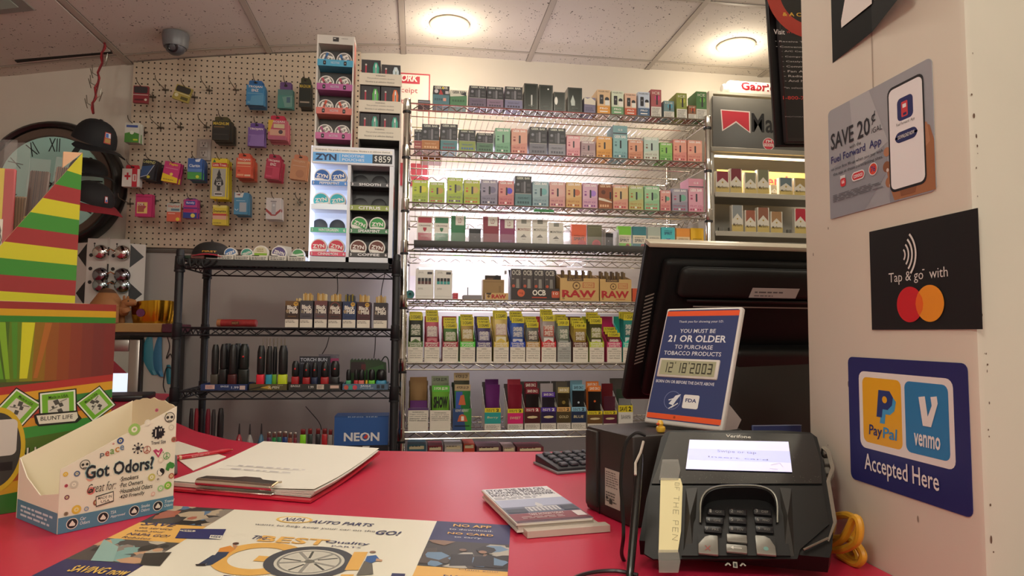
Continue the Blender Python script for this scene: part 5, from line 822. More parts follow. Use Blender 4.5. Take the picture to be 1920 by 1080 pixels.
for bx, lab, n in [((1050, 523, 1123, 566), 'tan display box of brown cones with red letters, left of the pair', 0), ((1125, 525, 1184, 567), 'tan display box of brown cones with red letters, right of the pair', 1)]:
    x, w, h, zb = span(*bx, Y5); t = thing('cone_box', lab, 'display box', (x, Y5, SS[4]), group=G5); k = MB(); k.box(-w / 2, w / 2, 0, .002, 0, h, RAWC); k.box(-w / 2, w / 2, .1, .102, 0, h * 1.25, RAWC)
    for sx in (-w / 2, w / 2 - .002): k.prism((sx, .002, 0), (0, 1, 0), (0, 0, 1), (-1, 0, 0), [(0, 0), (0, h), (.098, h * 1.25), (.098, 0)], .002, 'b8925a')
    k.box(-w / 2, w / 2, .002, .1, 0, .002, RAWC); k.art((-w / 2, 0, h), (w, 0, 0), (0, 0, -h), raw()); k.build('display_tray', t)
    for r_ in range(2):
        for j in range(5):
            o = thing('rolling_cone', 'brown paper cone, number %s from the left, %s row of the %s tan box' % (['one', 'two', 'three', 'four', 'five'][j], ['front', 'back'][r_], ['left', 'right'][n]), 'cone', (x - w / 2 + w * (.12 + .18 * j + .03 * r_), Y5 + .035 + .035 * r_, SS[4] + .003), group='brown cones in the tan boxes'); k = MB(); k.lathe([(.003, 0), (.0065, h * 1.28 + .008 * r_), (.0055, h * 1.28 + .008 * r_ + .001), (.002, h * 1.2)], mat(['6f5636', '7d6440', '644c30'][j % 3], .6), 10); k.build('paper_cone', o)
carton('paper_box', 'orange and black box at the right of the cones, cut by the monitor', 'box', G5, (1186, 541, 1212, 567), Y5 + .02, .06, 'c4502c', [('r', .3, .15, .9, .6, '2a2624'), ('t', .4, .25, .85, .5, 'OC', 'd8cfc4', .02)], SS[4])
# light tubes
TUBE = mat('f6eaff', .3, emit='f3e4ff', estr=6.)
tubes = [(772, 956, 500, 3, 'white light tube under the fourth shelf, left half'), (1070, 1112, 500, 3, 'short lit stub of light tube under the fourth shelf')]
def tube_light(x0, x1, y, z, lab, e):
    t = thing('light_tube', lab, 'light tube', (x0, y, z), group='light tubes in the chrome rack'); k = MB(); k.lathe([(.011, .012), (.011, x1 - x0 - .012)], TUBE, 12, ax='x'); k.build('tube', t)
    for a in (0, x1 - x0 - .012): k = MB(); k.lathe([(.0125, a), (.0125, a + .012)], mat('d8d4d0', .4), 12, ax='x'); k.build('end_cap', t)
    li = bpy.data.lights.new('tube_light', 'AREA'); li.shape = 'RECTANGLE'; li.size = x1 - x0; li.size_y = .02; li.energy = e; li.color = (.88, .87, 1.); o = bpy.data.objects.new('tube_light', li); C.objects.link(o); o.location = ((x0 + x1) / 2, y, z - .016); o.rotation_euler = (0, 0, 0)
yt = RY1 - .04
tube_light(.0, .41, yt, SZ[3] - .06, 'white light tube under the fourth shelf, behind the white boxes', 1.6)
tube_light(.02, .62, yt, SZ[2] - .05, 'white light tube under the third shelf, behind the cigarette packs', 1.6)
tube_light(.02, .72, yt, SZ[1] - .05, 'white light tube under the second shelf, behind the lime cartons', 2.6)
tube_light(.02, .95, yt, SZ[0] - .05, 'white light tube under the top shelf, behind the second-shelf cartons', 3.2)
tube_light(.7, .8, yt, SZ[3] - .06, 'short white light tube under the fourth shelf, behind the cones', .5)
# sixth shelf: trays of foil cigar pouches
G6 = 'trays of cigar pouches on the sixth wire shelf'; Y6 = RY0 + .012
def pouch(label, x, y, z, w, h, base, art, lean=.0, roll=0., grp='foil cigar pouches on the sixth wire shelf', hdr=None):
    o = thing('cigar_pouch', label, 'cigar pouch', (x, y, z), rot=(-lean, roll, 0), group=grp); k = MB(); n = 6; fr = []; bk = []
    for j in range(n + 1):
        v = j / n; puff = .004 * math.sin(PI * min(1, v / .82)) if v < .82 else 0; hw = w / 2 * (1 - .06 * math.sin(PI * min(1, v / .82)))
        fr += [(-hw, 0, h * v), (-hw * .4, -.0012 - puff, h * v), (hw * .4, -.0012 - puff, h * v), (hw, 0, h * v)]; bk += [(-hw, .0004, h * v), (-hw * .4, .0016 + puff, h * v), (hw * .4, .0016 + puff, h * v), (hw, .0004, h * v)]
    fs = []
    for j in range(n):
        for i in range(3): q = j * 4 + i; fs += [(q, q + 1, q + 5, q + 4), (28 + q + 1, 28 + q, 28 + q + 4, 28 + q + 5)]
        fs += [(28 + j * 4, j * 4, j * 4 + 4, 28 + j * 4 + 4), (j * 4 + 3, 28 + j * 4 + 3, 28 + j * 4 + 7, j * 4 + 7)]
    fs += [(0, 28, 29, 1), (1, 29, 30, 2), (2, 30, 31, 3), (24, 25, 53, 52), (25, 26, 54, 53), (26, 27, 55, 54)]
    k.raw(fr + bk, fs, base, True); k.art((-w * .42, -.0055, h * .84), (w * .84, 0, 0), (0, 0, -h * .84), art, .0002); k.build('pouch_body', o)
    if hdr: k = MB(); k.box(-w / 2, w / 2, -.0016, .0016, h * .86, h, hdr[0]); k.art((-w / 2, -.0016, h), (w, 0, 0), (0, 0, -h * .14), [('t', .12, .25, .88, .75, hdr[1], hdr[2], .02)]); k.build('header_strip', o)
    return o
def foil(c): return mat(c, .3, .45)
sw = [ # px left, right, pouch top, name, foil, label art colours, band colour
    (764, 793, 588, 'black and white', '2a2c22', 'd8d2c4', '4a5a38', '5b7a3a', '2 CIGARS'), (795, 824, 592, 'dusty rose', 'a8505c', 'c47a80', 'b8a0a0', 'b02a4a', '2 CIGARS'), (829, 859, 606, 'dark green', '4a6a38', '5a7a44', '8a9a6a', 'a8283c', '2 CIGARS'), (862, 891, 600, 'tan and lime', '9a8048', 'a88c54', 'b8a46a', '55d040', '2 CIGARS'), (893, 922, 605, 'violet', '4d4468', 'a8a2a8', '8a84a0', '4a3a78', '2 CIGARS'), (925, 954, 586, 'gold and cream', 'c9b06a', 'ddd4b8', 'c8a8a0', 'd8b848', '2 CIGARS'), (956, 985, 594, 'bright blue', '3a58a0', 'c9c6cc', '5a6a9a', '2a48b0', '2 CIGARS'), (986, 1013, 604, 'grey', '6a6a60', 'b9b4aa', '5a4a44', 'b88a44', '2 CIGARS'), (1015, 1043, 590, 'silver and red', 'a89a94', 'dcd6d0', 'b04a3c', 'd02a34', '2 CIGARS'), (1045, 1071, 600, 'clear green', '7d8274', 'a9aaa0', '6a7a64', '9a9a94', '2 FOR 1.29'), (1074, 1103, 606, 'mustard', 'a88f3c', 'c0a860', '8a7038', '6a3a30', '2 FOR 1.49'), (1105, 1133, 596, 'black and yellow', '4d4a24', 'd8d2c4', '8a8a44', 'c4d040', '2 CIGARS'), (1138, 1166, 624, 'maroon', '7a2c34', '8a3a40', '9a6a5a', 'd0246a', '2 CIGARS'), (1168, 1196, 588, 'teal', '2f8a84', 'c9d6d2', '3a6a6a', '2fc0a8', '1 CIGAR')]
for j, (l, r_, tp, nm, c1, c2, c3, band, hd) in enumerate(sw):
    x, w, h, zb = span(l, 642, r_, 680, Y6); px = (l + r_) / 2; H = PY(px, tp, Y6).z - SS[5]; w *= .97
    t = thing('pouch_tray', 'white warning tray with a ' + {'5b7a3a': 'moss green', 'b02a4a': 'crimson', 'a8283c': 'dark red', '55d040': 'neon green', '4a3a78': 'indigo', 'd8b848': 'yellow', '2a48b0': 'royal blue', 'b88a44': 'ochre', 'd02a34': 'scarlet', '9a9a94': 'silver grey', '6a3a30': 'brown', 'c4d040': 'lime', 'd0246a': 'hot pink', '2fc0a8': 'aqua'}[band] + ' band holding ' + nm + ' pouches', 'tray', (x, Y6, SS[5]), group=G6)
    k = MB(); k.box(-w / 2, w / 2, 0, .0016, 0, h, 'e2d8c8' if nm != 'clear green' else 'a8a8a2'); dd = .13
    for sx in (-w / 2, w / 2 - .0012): k.prism((sx, .0016, 0), (0, 1, 0), (0, 0, 1), (-1, 0, 0), [(0, 0), (0, h), (dd, h * 2.), (dd, 0)], .0012, band)
    k.box(-w / 2, w / 2, .0016, dd, 0, .0016, 'd8cfc0'); k.box(-w / 2, w / 2, dd, dd + .0016, 0, h * 2.3, band)
    k.art((-w / 2, 0, h), (w, 0, 0), (0, 0, -h), [('r', 0, 0, 1, .26, band), ('t', .08, .04, .92, .13, 'SWISHER' if j not in (1, 2, 3) else 'PEPPERMINT', 'e9e2d4', .02), ('t', .12, .15, .88, .24, 'SWEETS' if j not in (1, 2, 3) else 'FLAVOR', 'e9e2d4', .02), ('t', .32, .33, .68, .38, 'WARNING:', '4a443c', .01), ('t', .06, .43, .94, .48, 'Cigar smoking', '4a443c'), ('t', .1, .54, .9, .59, 'can cause lung', '4a443c'), ('t', .14, .65, .86, .7, 'cancer and', '4a443c'), ('t', .12, .76, .88, .81, 'heart disease', '4a443c')]); k.build('tray_body', t)
    art = [('r', 0, .1, 1, .36, c3), ('t', .08, .08, .92, .2, 'SWISHER', 'e0d8c8', .03), ('t', .1, .22, .9, .34, 'SWEETS', 'e0d8c8', .03), ('rr', .04, .4, .96, .98, .05, c2), ('p', [(.12, .5), (.5, .44), (.88, .5), (.78, .64), (.5, .72), (.22, .64)], band), ('p', [(.2, .52), (.5, .48), (.8, .52), (.72, .61), (.5, .66), (.28, .61)], c1)]
    rn = random.Random(j + 40)
    for q in range(3):
        ln = .06 + .03 * q; pouch([nm + ' foil cigar pouch at the front of its tray', nm + ' foil cigar pouch second in its tray', nm + ' foil cigar pouch at the back of its tray'][q].capitalize().replace(nm.capitalize(), nm, 1), x, Y6 + .012 + .03 * q, SS[5] + .0022, w * .84, H - .002 + .012 * q * (1 if tp > 588 else .4), foil(c1), art if q < 1 else [], 0., (rn.random() - .5) * .022, hdr=('d2c22c', hd, '3a3a1c'))
# seventh shelf
G7 = 'trays of cigar pouches on the seventh wire shelf'; P7 = 'cigar pouches on the seventh wire shelf'
def low(label, l, r_, t0, band, bandt, warn, backc, artf, pouches, tall=False, depth=.12):
    x, w, h, zb = span(l, t0, r_, 809, Y6); w *= .97; t = thing('pouch_tray', label, 'tray', (x, Y6, SS[6]), group=G7); k = MB(); k.box(-w / 2, w / 2, 0, .0016, 0, h, band)
    for sx in (-w / 2, w / 2 - .0012): k.prism((sx, .0016, 0), (0, 1, 0), (0, 0, 1), (-1, 0, 0), [(0, 0), (0, h), (depth, h * 1.9), (depth, 0)], .0012, 'cfc8ba')
    k.box(-w / 2, w / 2, .0016, depth, 0, .0016, band); k.box(-w / 2, w / 2, depth, depth + .0016, 0, h * 2.1, backc); k.art((-w / 2, 0, h), (w, 0, 0), (0, 0, -h), artf); k.build('tray_body', t)
    for q, (plab, tp, c, art, hdr) in enumerate(pouches): pouch(plab, x + .001 * q, Y6 + .012 + .028 * q, SS[6] + .0022, w * .85, PY((l + r_) / 2, tp, Y6 + .012 + .028 * q).z - SS[6], foil(c), art, 0., .01 * (-1) ** q, grp=P7, hdr=hdr)
wr = lambda a, *ls: [('t', .2, a, .8, a + .05, 'WARNING:', '3a352f', .01)] + [('t', .08, a + .09 * (i + 1), .92, a + .09 * (i + 1) + .055, s_, '3a352f') for i, s_ in enumerate(ls)]
low('white warning tray with a torn brown paper back, leftmost on the seventh shelf', 764, 803, 766, 'e2d8c8', '', 0, '9a7a58', wr(.16, 'Cigar smoking', 'can cause lung', 'cancer and', 'heart disease.') + [('r', 0, 0, 1, .1, '5a3a6a')], [('purple foil pouch lying across the torn brown tray', 752, '6a3a78', [], None), ('plain brown paper pouch standing in the leftmost tray', 708, '8f7048', [], None)])
low('white warning tray holding bright green pouches with black lettering', 805, 845, 771, 'e2d8c8', '', 0, '6a7a4a', wr(.1, 'Cigars are', 'not a safe', 'alternative to', 'cigarettes.'), [('bright green pouch with bold black lettering at the front of its tray', 724, '6fae3a', [('t', .02, .1, .98, .42, 'SHOW', '17160f', .05), ('r', 0, .55, 1, 1, 'c4703a'), ('t', .12, .62, .88, .76, 'MANGO', '3a2a16', .02)], ('5db838', '5 FOR $2.99', 'efe8d8')), ('grey-green pouch behind the bright green lettered one', 706, '7a8468', [], ('8a9478', '5 FOR $2.99', '2a2a22'))])
low('blue and green printed tray with a chimney sketch on the seventh shelf', 848, 884, 768, '2f4a7a', '', 0, '3a4a3a', [('p', [(.55, 0), (1, 0), (1, 1), (.7, 1)], '3a8a3a'), ('t', .15, .04, .85, .16, 'KIWI BERRY', 'd8d2c4', .01), ('p', [(.25, .6), (.35, .32), (.5, .26), (.7, .34), (.8, .6)], 'c8643a'), ('r', .1, .78, .9, .82, '17161a'), ('t', .45, .36, .6, .56, '1', 'efe8d8', .03)], [('blue and green foil pouch at the front of the chimney-sketch tray', 722, '3a8a4a', [('p', [(0, 0), (.5, 0), (.2, 1), (0, 1)], '3a58a8'), ('p', [(.2, .35), (.35, .1), (.6, .08), (.75, .35)], 'c8643a')], ('b8a078', '4 FOR $1.29', '3a2a1c')), ('tan-headed foil pouch at the back of the chimney-sketch tray', 700, '4a4a3a', [], ('c0a880', '4 FOR $1.29', '3a2a1c'))])
def dutch(c, strip_, foot='d8d0c4', txt='', sc='1c1a14'): return [('r', 0, 0, 1, .2, strip_), ('t', .1, .05, .62, .1, 'SAVE', sc, .02), ('t', .1, .11, .62, .17, 'ON 2', sc, .02), ('t', .7, .04, .9, .17, '2', sc, .04), ('r', 0, .2, 1, .72, c), ('t', .15, .38, .85, .5, txt or 'Dutch', 'd8c89a', .01, .1), ('r', 0, .72, 1, 1, foot), ('para', .1, .78, .9, .95, 4, '8a8276')]
YL = 'e0cc2a'
for l, r_, t0, art, lab, ps in [
    (908, 939, 768, dutch('2a9a94', YL, txt='Berry', sc='1c1a14'), 'aqua tray with a yellow strip after the gap on the seventh shelf', [('purple fading to teal foil pouch, front one of its tray', 722, '6a2a70', [('r', 0, .55, 1, 1, '2f8a8c'), ('t', .05, .72, .95, .95, 'Dutch', '173a3a', .02, .1)], None), ('darker purple foil pouch behind the purple-teal one', 712, '5a2464', [], None)]),
    (951, 981, 770, dutch('d0246a', YL, txt='SWEET'), 'pink tray with a yellow strip on the seventh shelf', [('crimson foil pouch leaning in the pink tray, front', 722, '8a1f34', [('r', .1, .8, .9, .95, '5a1420')], None), ('pale backed crimson pouch behind in the pink tray', 712, 'a83a48', [], None)]),
    (983, 1013, 768, dutch('4a1418', '8a1a2c', sc='efe8d8', txt=' . '), 'dark red tray with a red strip on the seventh shelf', [('dark red headed black pouch, front of the dark red tray', 729, '241a1a', [('t', .05, .7, .95, .95, 'Dutch', '6a4a3a', .01, .1)], ('7a1426', 'SAVE ON 2', 'efe8d8')), ('dark red headed pouch at the back of the dark red tray', 717, '5a1420', [], ('7a1426', 'SAVE ON 2', 'efe8d8'))]),
    (1014, 1043, 768, dutch('2a1a44', '4a2a9a', sc='efe8d8', txt=' . '), 'indigo tray with a violet strip on the seventh shelf', [('violet headed dark pouch, front of the indigo tray', 736, '2a2430', [], ('55309a', 'SAVE ON 2', 'efe8d8')), ('white backed pouch behind in the indigo tray', 720, 'b9b2b4', [], None)]),
    (1044, 1070, 768, dutch('4a3c20', 'd8a868', txt='GOLD'), 'brown and tan tray on the seventh shelf', [('tan headed gold and black pouch, front of the brown tray', 727, '3a3018', [('e', .5, .25, .18, '8a7434'), ('t', .05, .7, .95, .95, 'Dutch', '8a7434', .01, .1)], ('b3a068', 'SAVE ON 2', 'efe8d8')), ('grey pouch at the back of the brown tray', 716, '6a6458', [], None)]),
    (1071, 1099, 768, dutch('1a2a4a', '8ab8d0', txt='BLUE'), 'navy and pale blue tray on the seventh shelf', [('pale blue headed black pouch, front of the navy tray', 722, '1c2024', [('e', .5, .3, .1, 'b9c4cc'), ('t', .05, .7, .95, .95, 'Dutch', '8a9aa4', .01, .1)], ('7fb0c4', 'SAVE ON 2', '1c2a34')), ('pale blue pouch at the back of the navy tray', 714, '7fb0c4', [], None)]),
    (1101, 1130, 776, dutch('6a4a24', YL, txt=' . '), 'brown tray with a yellow strip left of the maroon one on the seventh shelf', [('orange headed black pouch, front of the brown yellow-strip tray', 724, '221a16', [('e', .5, .25, .1, 'd0602a'), ('t', .05, .7, .95, .95, 'Dutch', '9a6a34', .01, .1)], ('e0782a', 'SAVE ON 2', 'efe8d8')), ('bright orange pouch at the back of the brown yellow-strip tray', 716, 'd0702a', [], ('e0782a', 'SAVE ON 2', 'efe8d8'))]),
    (1131, 1157, 776, dutch('5a1a34', YL, txt=' . '), 'maroon tray with a yellow strip beside the black box on the seventh shelf', [('plum pouch in the maroon tray beside the black box', 744, '5a2a3c', [], None), ('dark red pouch at the back of the maroon tray', 720, '6a1a24', [], None)]),
    (1159, 1187, 766, [('r', 0, 0, 1, .3, YL), ('t', .1, .06, .62, .26, 'SAVE', '1c1a14', .02), ('t', .7, .05, .9, .26, '2', '1c1a14', .04), ('r', 0, .3, 1, 1, 'd8d4cc'), ('t', .2, .42, .85, .6, 'BAHAMA', '3a3630', .0)], 'white tray with a yellow strip, rightmost on the seventh shelf', [('clear grey pouch in the rightmost white tray', 748, '8a8c8e', [], None), ('dark green pouch at the back of the rightmost white tray', 730, '3a4a3c', [], None)])]:
    low(lab, l, r_, t0, '2a2426', '', 0, '5a5450', art, ps)
# box tops on the lowest shelf just above the counter
for l, r_, t0, c, lab in [(763, 799, 834, '2f5a68', 'teal box top on the lowest chrome shelf behind the counter'), (802, 830, 836, '8a2430', 'dark red box top on the lowest chrome shelf behind the counter'), (833, 867, 834, 'b3aaa2', 'pale grey box top on the lowest chrome shelf behind the counter'), (869, 890, 832, 'b8452c', 'orange and yellow box top on the lowest chrome shelf behind the counter'), (893, 940, 837, '6a4048', 'long mottled maroon box top on the lowest chrome shelf behind the counter'), (943, 966, 838, 'a88a80', 'beige box top on the lowest chrome shelf behind the counter'), (969, 1020, 838, '7a3038', 'wide brick red box top on the lowest chrome shelf behind the counter')]:
    x, w, h, zb = span(l, t0, r_, 850, Y6 + .02); h = PY((l + r_) / 2, t0, Y6 + .02).z - SS[7]; tag(carton_mb(w * .97, h, .12, c, [('r', .1, .03, .9, .12, 'd8c8a0'), ('para', .1, .02, .9, .06, 1, '3a2a28')]).build('stock_box', loc=(x, Y6 + .02, SS[7])), lab, 'box', 'stock boxes on the lowest chrome shelf')
# ================================================================ BLACK WIRE RACK AND WHAT STANDS ON IT
KX0, KX1, KY0, KY1 = -.815, -.072, 2.45, 2.76
KZ = [1.444, 1.211, .991, .745]
rack('black_shelving', 'low black wire shelving rack left of the chrome one', KX0, KX1, KY0, KY1, KZ, 1.475, WIRE, WIRE, .0135, WIRE)
KS = [z + .0032 for z in KZ]; KF = KY0 + .012
k = MB(); k.rbox(-.345, .345, -.0104, .28, .0004, .004, mat('1c1b1d', .5), .001, 1); k.rbox(-.345, .345, -.0145, -.0105, -.02, .003, mat('1c1b1d', .5), .001, 1)
tag(k.build('shelf_liner', loc=((KX0 + KX1) / 2, KY0 + .006, KS[0])), 'black liner tray covering the top of the black rack', 'liner'); ST = KS[0] + .0045
def can(label, x, y, z, c, txt, r=.0315, roll=0., grp='round pouch cans', ink='efe9e2', rim='e9e5de', extra=(), name='pouch_can', th=.02):
    o = thing(name, label, 'can', (x, y, z + r), rot=(0, roll, 0), group=grp); k = MB(); k.lathe([(r * .96, -th), (r, -th + .002), (r, -.003), (r * .97, 0), (0, 0)], rim, 24, ax='y'); k.build('can_body', o)
    k = MB(); k.art((-r, 0, r), (2 * r, 0, 0), (0, 0, -2 * r), [('e', .5, .5, .42, c), ('p', [(.5 + .42 * math.cos(-2 * PI * j / 24), .5 + .42 * math.sin(-2 * PI * j / 24)) for j in range(14, 24)] if False else [(.1, .64), (.9, .64), (.84, .74), (.72, .84), (.5, .92), (.28, .84), (.16, .74)], ink)] + ([('t', .16, .34, .84, .56, txt, ink, .04)] if txt else []) + [('r', .2, .6, .6, .63, ink)] + list(extra), .0004); k.build('printed_lid', o); return o
# ---------------------------------------------------------------- lit pouch display
DYF = KY0 + .02; x, w, h, zb = span(578, 276, 735, 490, DYF); zb = ST
H = PY(656, 276, DYF).z - ST
t = thing('pouch_display', 'white lit pouch display with a blue price header on the black rack', 'display', (x, DYF, ST)); 
def lu(px): return (PY(px, 400, DYF).x - x)
def lz(py): return PY(656, py, DYF).z - ST
whd = mat('e4e6ee', .3); lit = mat('f0f2fa', .3, emit='e4ecff', estr=.8); drk = mat('29282c', .35); D_ = .1
k = MB(); k.box(-w / 2, lu(583), 0, D_, 0, H, lit); k.box(lu(729), w / 2, 0, D_, 0, H, whd); k.box(lu(583), lu(729), D_ - .004, D_, 0, H, whd); k.box(lu(650), lu(656), 0, D_ - .004, 0, lz(308), whd); k.box(-w / 2, w / 2, 0, D_ - .004, 0, lz(482), whd); k.box(lu(583), lu(729), 0, D_ - .004, lz(309), H, whd)
k.art((w / 2, 0, H), (0, D_, 0), (0, 0, -H), [('r', .1, .3, .9, .5, 'c8414a'), ('p', [(.1, .5), (.9, .6), (.9, .95), (.1, .95)], '4f74b4')], .0004); k.build('case', t)
k = MB(); k.box(lu(583), lu(650), .085, .089, lz(482), lz(309), mat('cdd6ea', .3, emit='c8d4f4', estr=.45)); k.box(lu(656), lu(729), .085, .089, lz(482), lz(309), drk); k.build('inner_back', t)
k = MB(); k.box(-w / 2 + .002, w / 2 - .002, -.003, 0, lz(308), lz(278), whd); W_, h_ = w - .004, lz(278) - lz(308)
k.art((-w / 2 + .002, -.003, lz(278)), (W_, 0, 0), (0, 0, -h_), [('r', .015, .08, .985, .3, 'f0eee8'), ('t', .04, .12, .96, .26, 'WARNING: This product contains nicotine. Nicotine is an addictive chemical.', '45434a', .01), ('r', .015, .34, .74, .9, mat('4f9ad6', .3, emit='4f9ad6', estr=.12)), ('r', .74, .34, .985, .9, '15151a'), ('t', .04, .42, .3, .82, 'ZYN', '22345e', .04), ('r', .34, .4, .344, .86, 'e6ecf4'), ('t', .37, .42, .64, .58, 'NICOTINE', 'e6ecf4', .01), ('t', .37, .66, .64, .82, 'POUCHES', 'e6ecf4', .01), ('t', .765, .42, .8, .8, '$', 'efefea'), ('t', .815, .42, .965, .82, '859', 'efefea')]); k.build('header', t)
rows = [(341, 349, 'PEPPERMINT', '2f78c4', 'SMOOTH', '3c3a3e'), (384, 394, '', 'e8f4ff', 'CITRUS', '8a9a38'), (428, 437, 'WINTERGREEN', '4fb48a', 'SPEARMINT', '3a7a4c'), (473, 481, 'CINNAMON', 'd04862', 'COFFEE', '3c3634')]
for a, b, s1, c1, s2, c2 in rows:
    for x0, x1, s_, c in ((583, 650, s1, c1), (656, 729, s2, c2)):
        k = MB(); k.box(lu(x0), lu(x1), -.002, .0, lz(b), lz(a), mat(c, .35, emit=c, estr=.12 if x0 == 583 else 0)); W_, h_ = lu(x1) - lu(x0), lz(a) - lz(b)
        if s_: k.art((lu(x0), -.002, lz(a)), (W_, 0, 0), (0, 0, -h_), [('t', .22, .2, .78, .8, s_, 'efeef0', .02), ('t', .03, .2, .07, .8, '3', 'efeef0', .02), ('t', .92, .2, .97, .8, '6', 'efeef0', .02)])
        k.box(lu(x0), lu(x1), 0, .085, lz(b) + .0005, lz(b) + .003, whd if x0 == 583 else drk); k.build('shelf_strip', t)
def zcan(cx, row, c, lab, roll=0., Y=DYF + .012): b = rows[row][1]; return can(lab, PY(cx, 400, Y).x, Y, ST + lz(b) + .0035, c, 'ZYN', r=.0305, roll=roll, grp='cans in the lit pouch display')
for cx, row, c, lab, ro in [(602, 0, '1f5fb0', 'blue can, left of the top pair in the lit display', .12), (633, 0, '1f5fb0', 'blue can, right of the top pair in the lit display', -.2), (601, 1, '2fb8c8', 'cyan can, left of the second pair in the lit display', -.15), (632, 1, '2fb8c8', 'cyan can, right of the second pair in the lit display', -.22), (599, 3, 'd43a50', 'red can, left of the bottom pair in the lit display', -.05), (632, 3, 'd43a50', 'red can, right of the bottom pair in the lit display', .2), (674, 2, '2f9a44', 'green can, left of its pair in the lit display', .35), (708, 2, '2f9a44', 'green can, right of its pair in the lit display', .0), (673, 3, '6a3428', 'brown can, left of its pair in the lit display', .08), (708, 3, '6a3428', 'brown can, right of its pair in the lit display', .15)]: zcan(cx, row, c, lab, ro)
for cx, row in ((600, 2), (633, 2), (675, 0), (710, 0), (675, 1), (710, 1)):
    k = MB(); k.lathe([(.0285, -.004), (.029, -.001), (.026, .0), (0, .0)], mat('3d4148' if cx < 650 else '37363a', .4), 24, ax='y'); 
    for dx in (-.004, .004): k.box(dx - .0025, dx + .0025, -.001, 0, -.01, -.003, mat('8a8e98', .4))
    k.build('empty_pocket', t, (PY(cx, 400, DYF + .08).x - x, .08, lz(rows[row][1]) + .033))
# ---------------------------------------------------------------- tall can tower behind it
TYF = KY0 + .13; x, w, h, zb = span(583, 66, 655, 480, TYF); H = PY(619, 66, TYF).z - ST; D_ = .07
t = thing('can_tower', 'tall white tower display of round cans rising to the ceiling light', 'display', (x, TYF, ST))
def tz(py): return PY(619, py, TYF).z - ST
k = MB(); k.box(-w / 2, -w / 2 + .006, 0, D_, 0, H, 'd8d2ca'); k.box(w / 2 - .006, w / 2, 0, D_, 0, H, 'd8d2ca'); k.box(-w / 2 + .006, w / 2 - .006, D_ - .003, D_, 0, H, '4a4644'); k.box(-w / 2 + .006, w / 2 - .006, 0, D_ - .003, tz(82), H, 'd0cac2')
k.art((w / 2, 0, H), (0, D_, 0), (0, 0, -H), [('r', 0, .02, 1, .5, 'c85a48'), ('r', .2, .2, .8, .4, 'e0d0c0')], .0004); k.art((-w / 2, 0, H), (w, 0, 0), (0, 0, -(H - tz(82))), [('r', .42, .2, .58, .7, '3a3638'), ('p', [(.44, .3), (.5, .3), (.5, .4), (.44, .4)], 'd0cac2'), ('para', .65, .25, .85, .4, 1, '8a8680')]); k.build('case', t)
TW = [(112, 124, '4fa4c8', '3a6aa0'), (157, 169, 'b05c98', 'b0485a'), (202, 214, 'd0746a', 'c8503a'), (249, 261, 'c4689a', 'a8507a'), (296, 308, 'c8707a', 'c85a68')]
for j, (a, b, c, c2) in enumerate(TW):
    k = MB(); k.box(-w / 2 + .004, w / 2 - .004, -.003, .0, tz(b), tz(a), c); k.box(-w / 2 + .006, w / 2 - .006, 0, D_ - .004, tz(b), tz(b) + .002, c); k.art((-w / 2 + .004, -.003, tz(a)), (w - .008, 0, 0), (0, 0, tz(b) - tz(a)), [('rr', .16, .2, .24, .85, .02, '26242a'), ('e', .2, .5, .015, 'b9b4b0'), ('rr', .74, .2, .82, .85, .02, '26242a'), ('e', .78, .5, .015, 'b9b4b0'), ('t', .38, .3, .62, .65, 'NICOTINE', 'c8d0d8')]); k.build('shelf_strip', t)
    for sx, s_ in ((-.034, 'left'), (.032, 'right')):
        Rn = ['top', 'second', 'third', 'fourth', 'fifth'][j]
        if j > 3: continue
        can('patterned can, %s one of the %s pair from the top of the tall tower' % (s_, Rn), x + sx * .98, TYF + .012, ST + tz(b) + .0025, '77736e', '', .0298, .4 * (-1) ** j if sx < 0 else -.3, 'cans in the tall tower', extra=[('p', [(.2, .3), (.8, .2), (.85, .55), (.2, .62)], 'e6e0d8'), ('p', [(.3, .1), (.45, .1), (.5, .9), (.35, .9)], c2), ('t', .3, .34, .75, .5, 'ALP', '4a4644', .03), ('e', .72, .62, .09, c2)], rim='e4ded8')
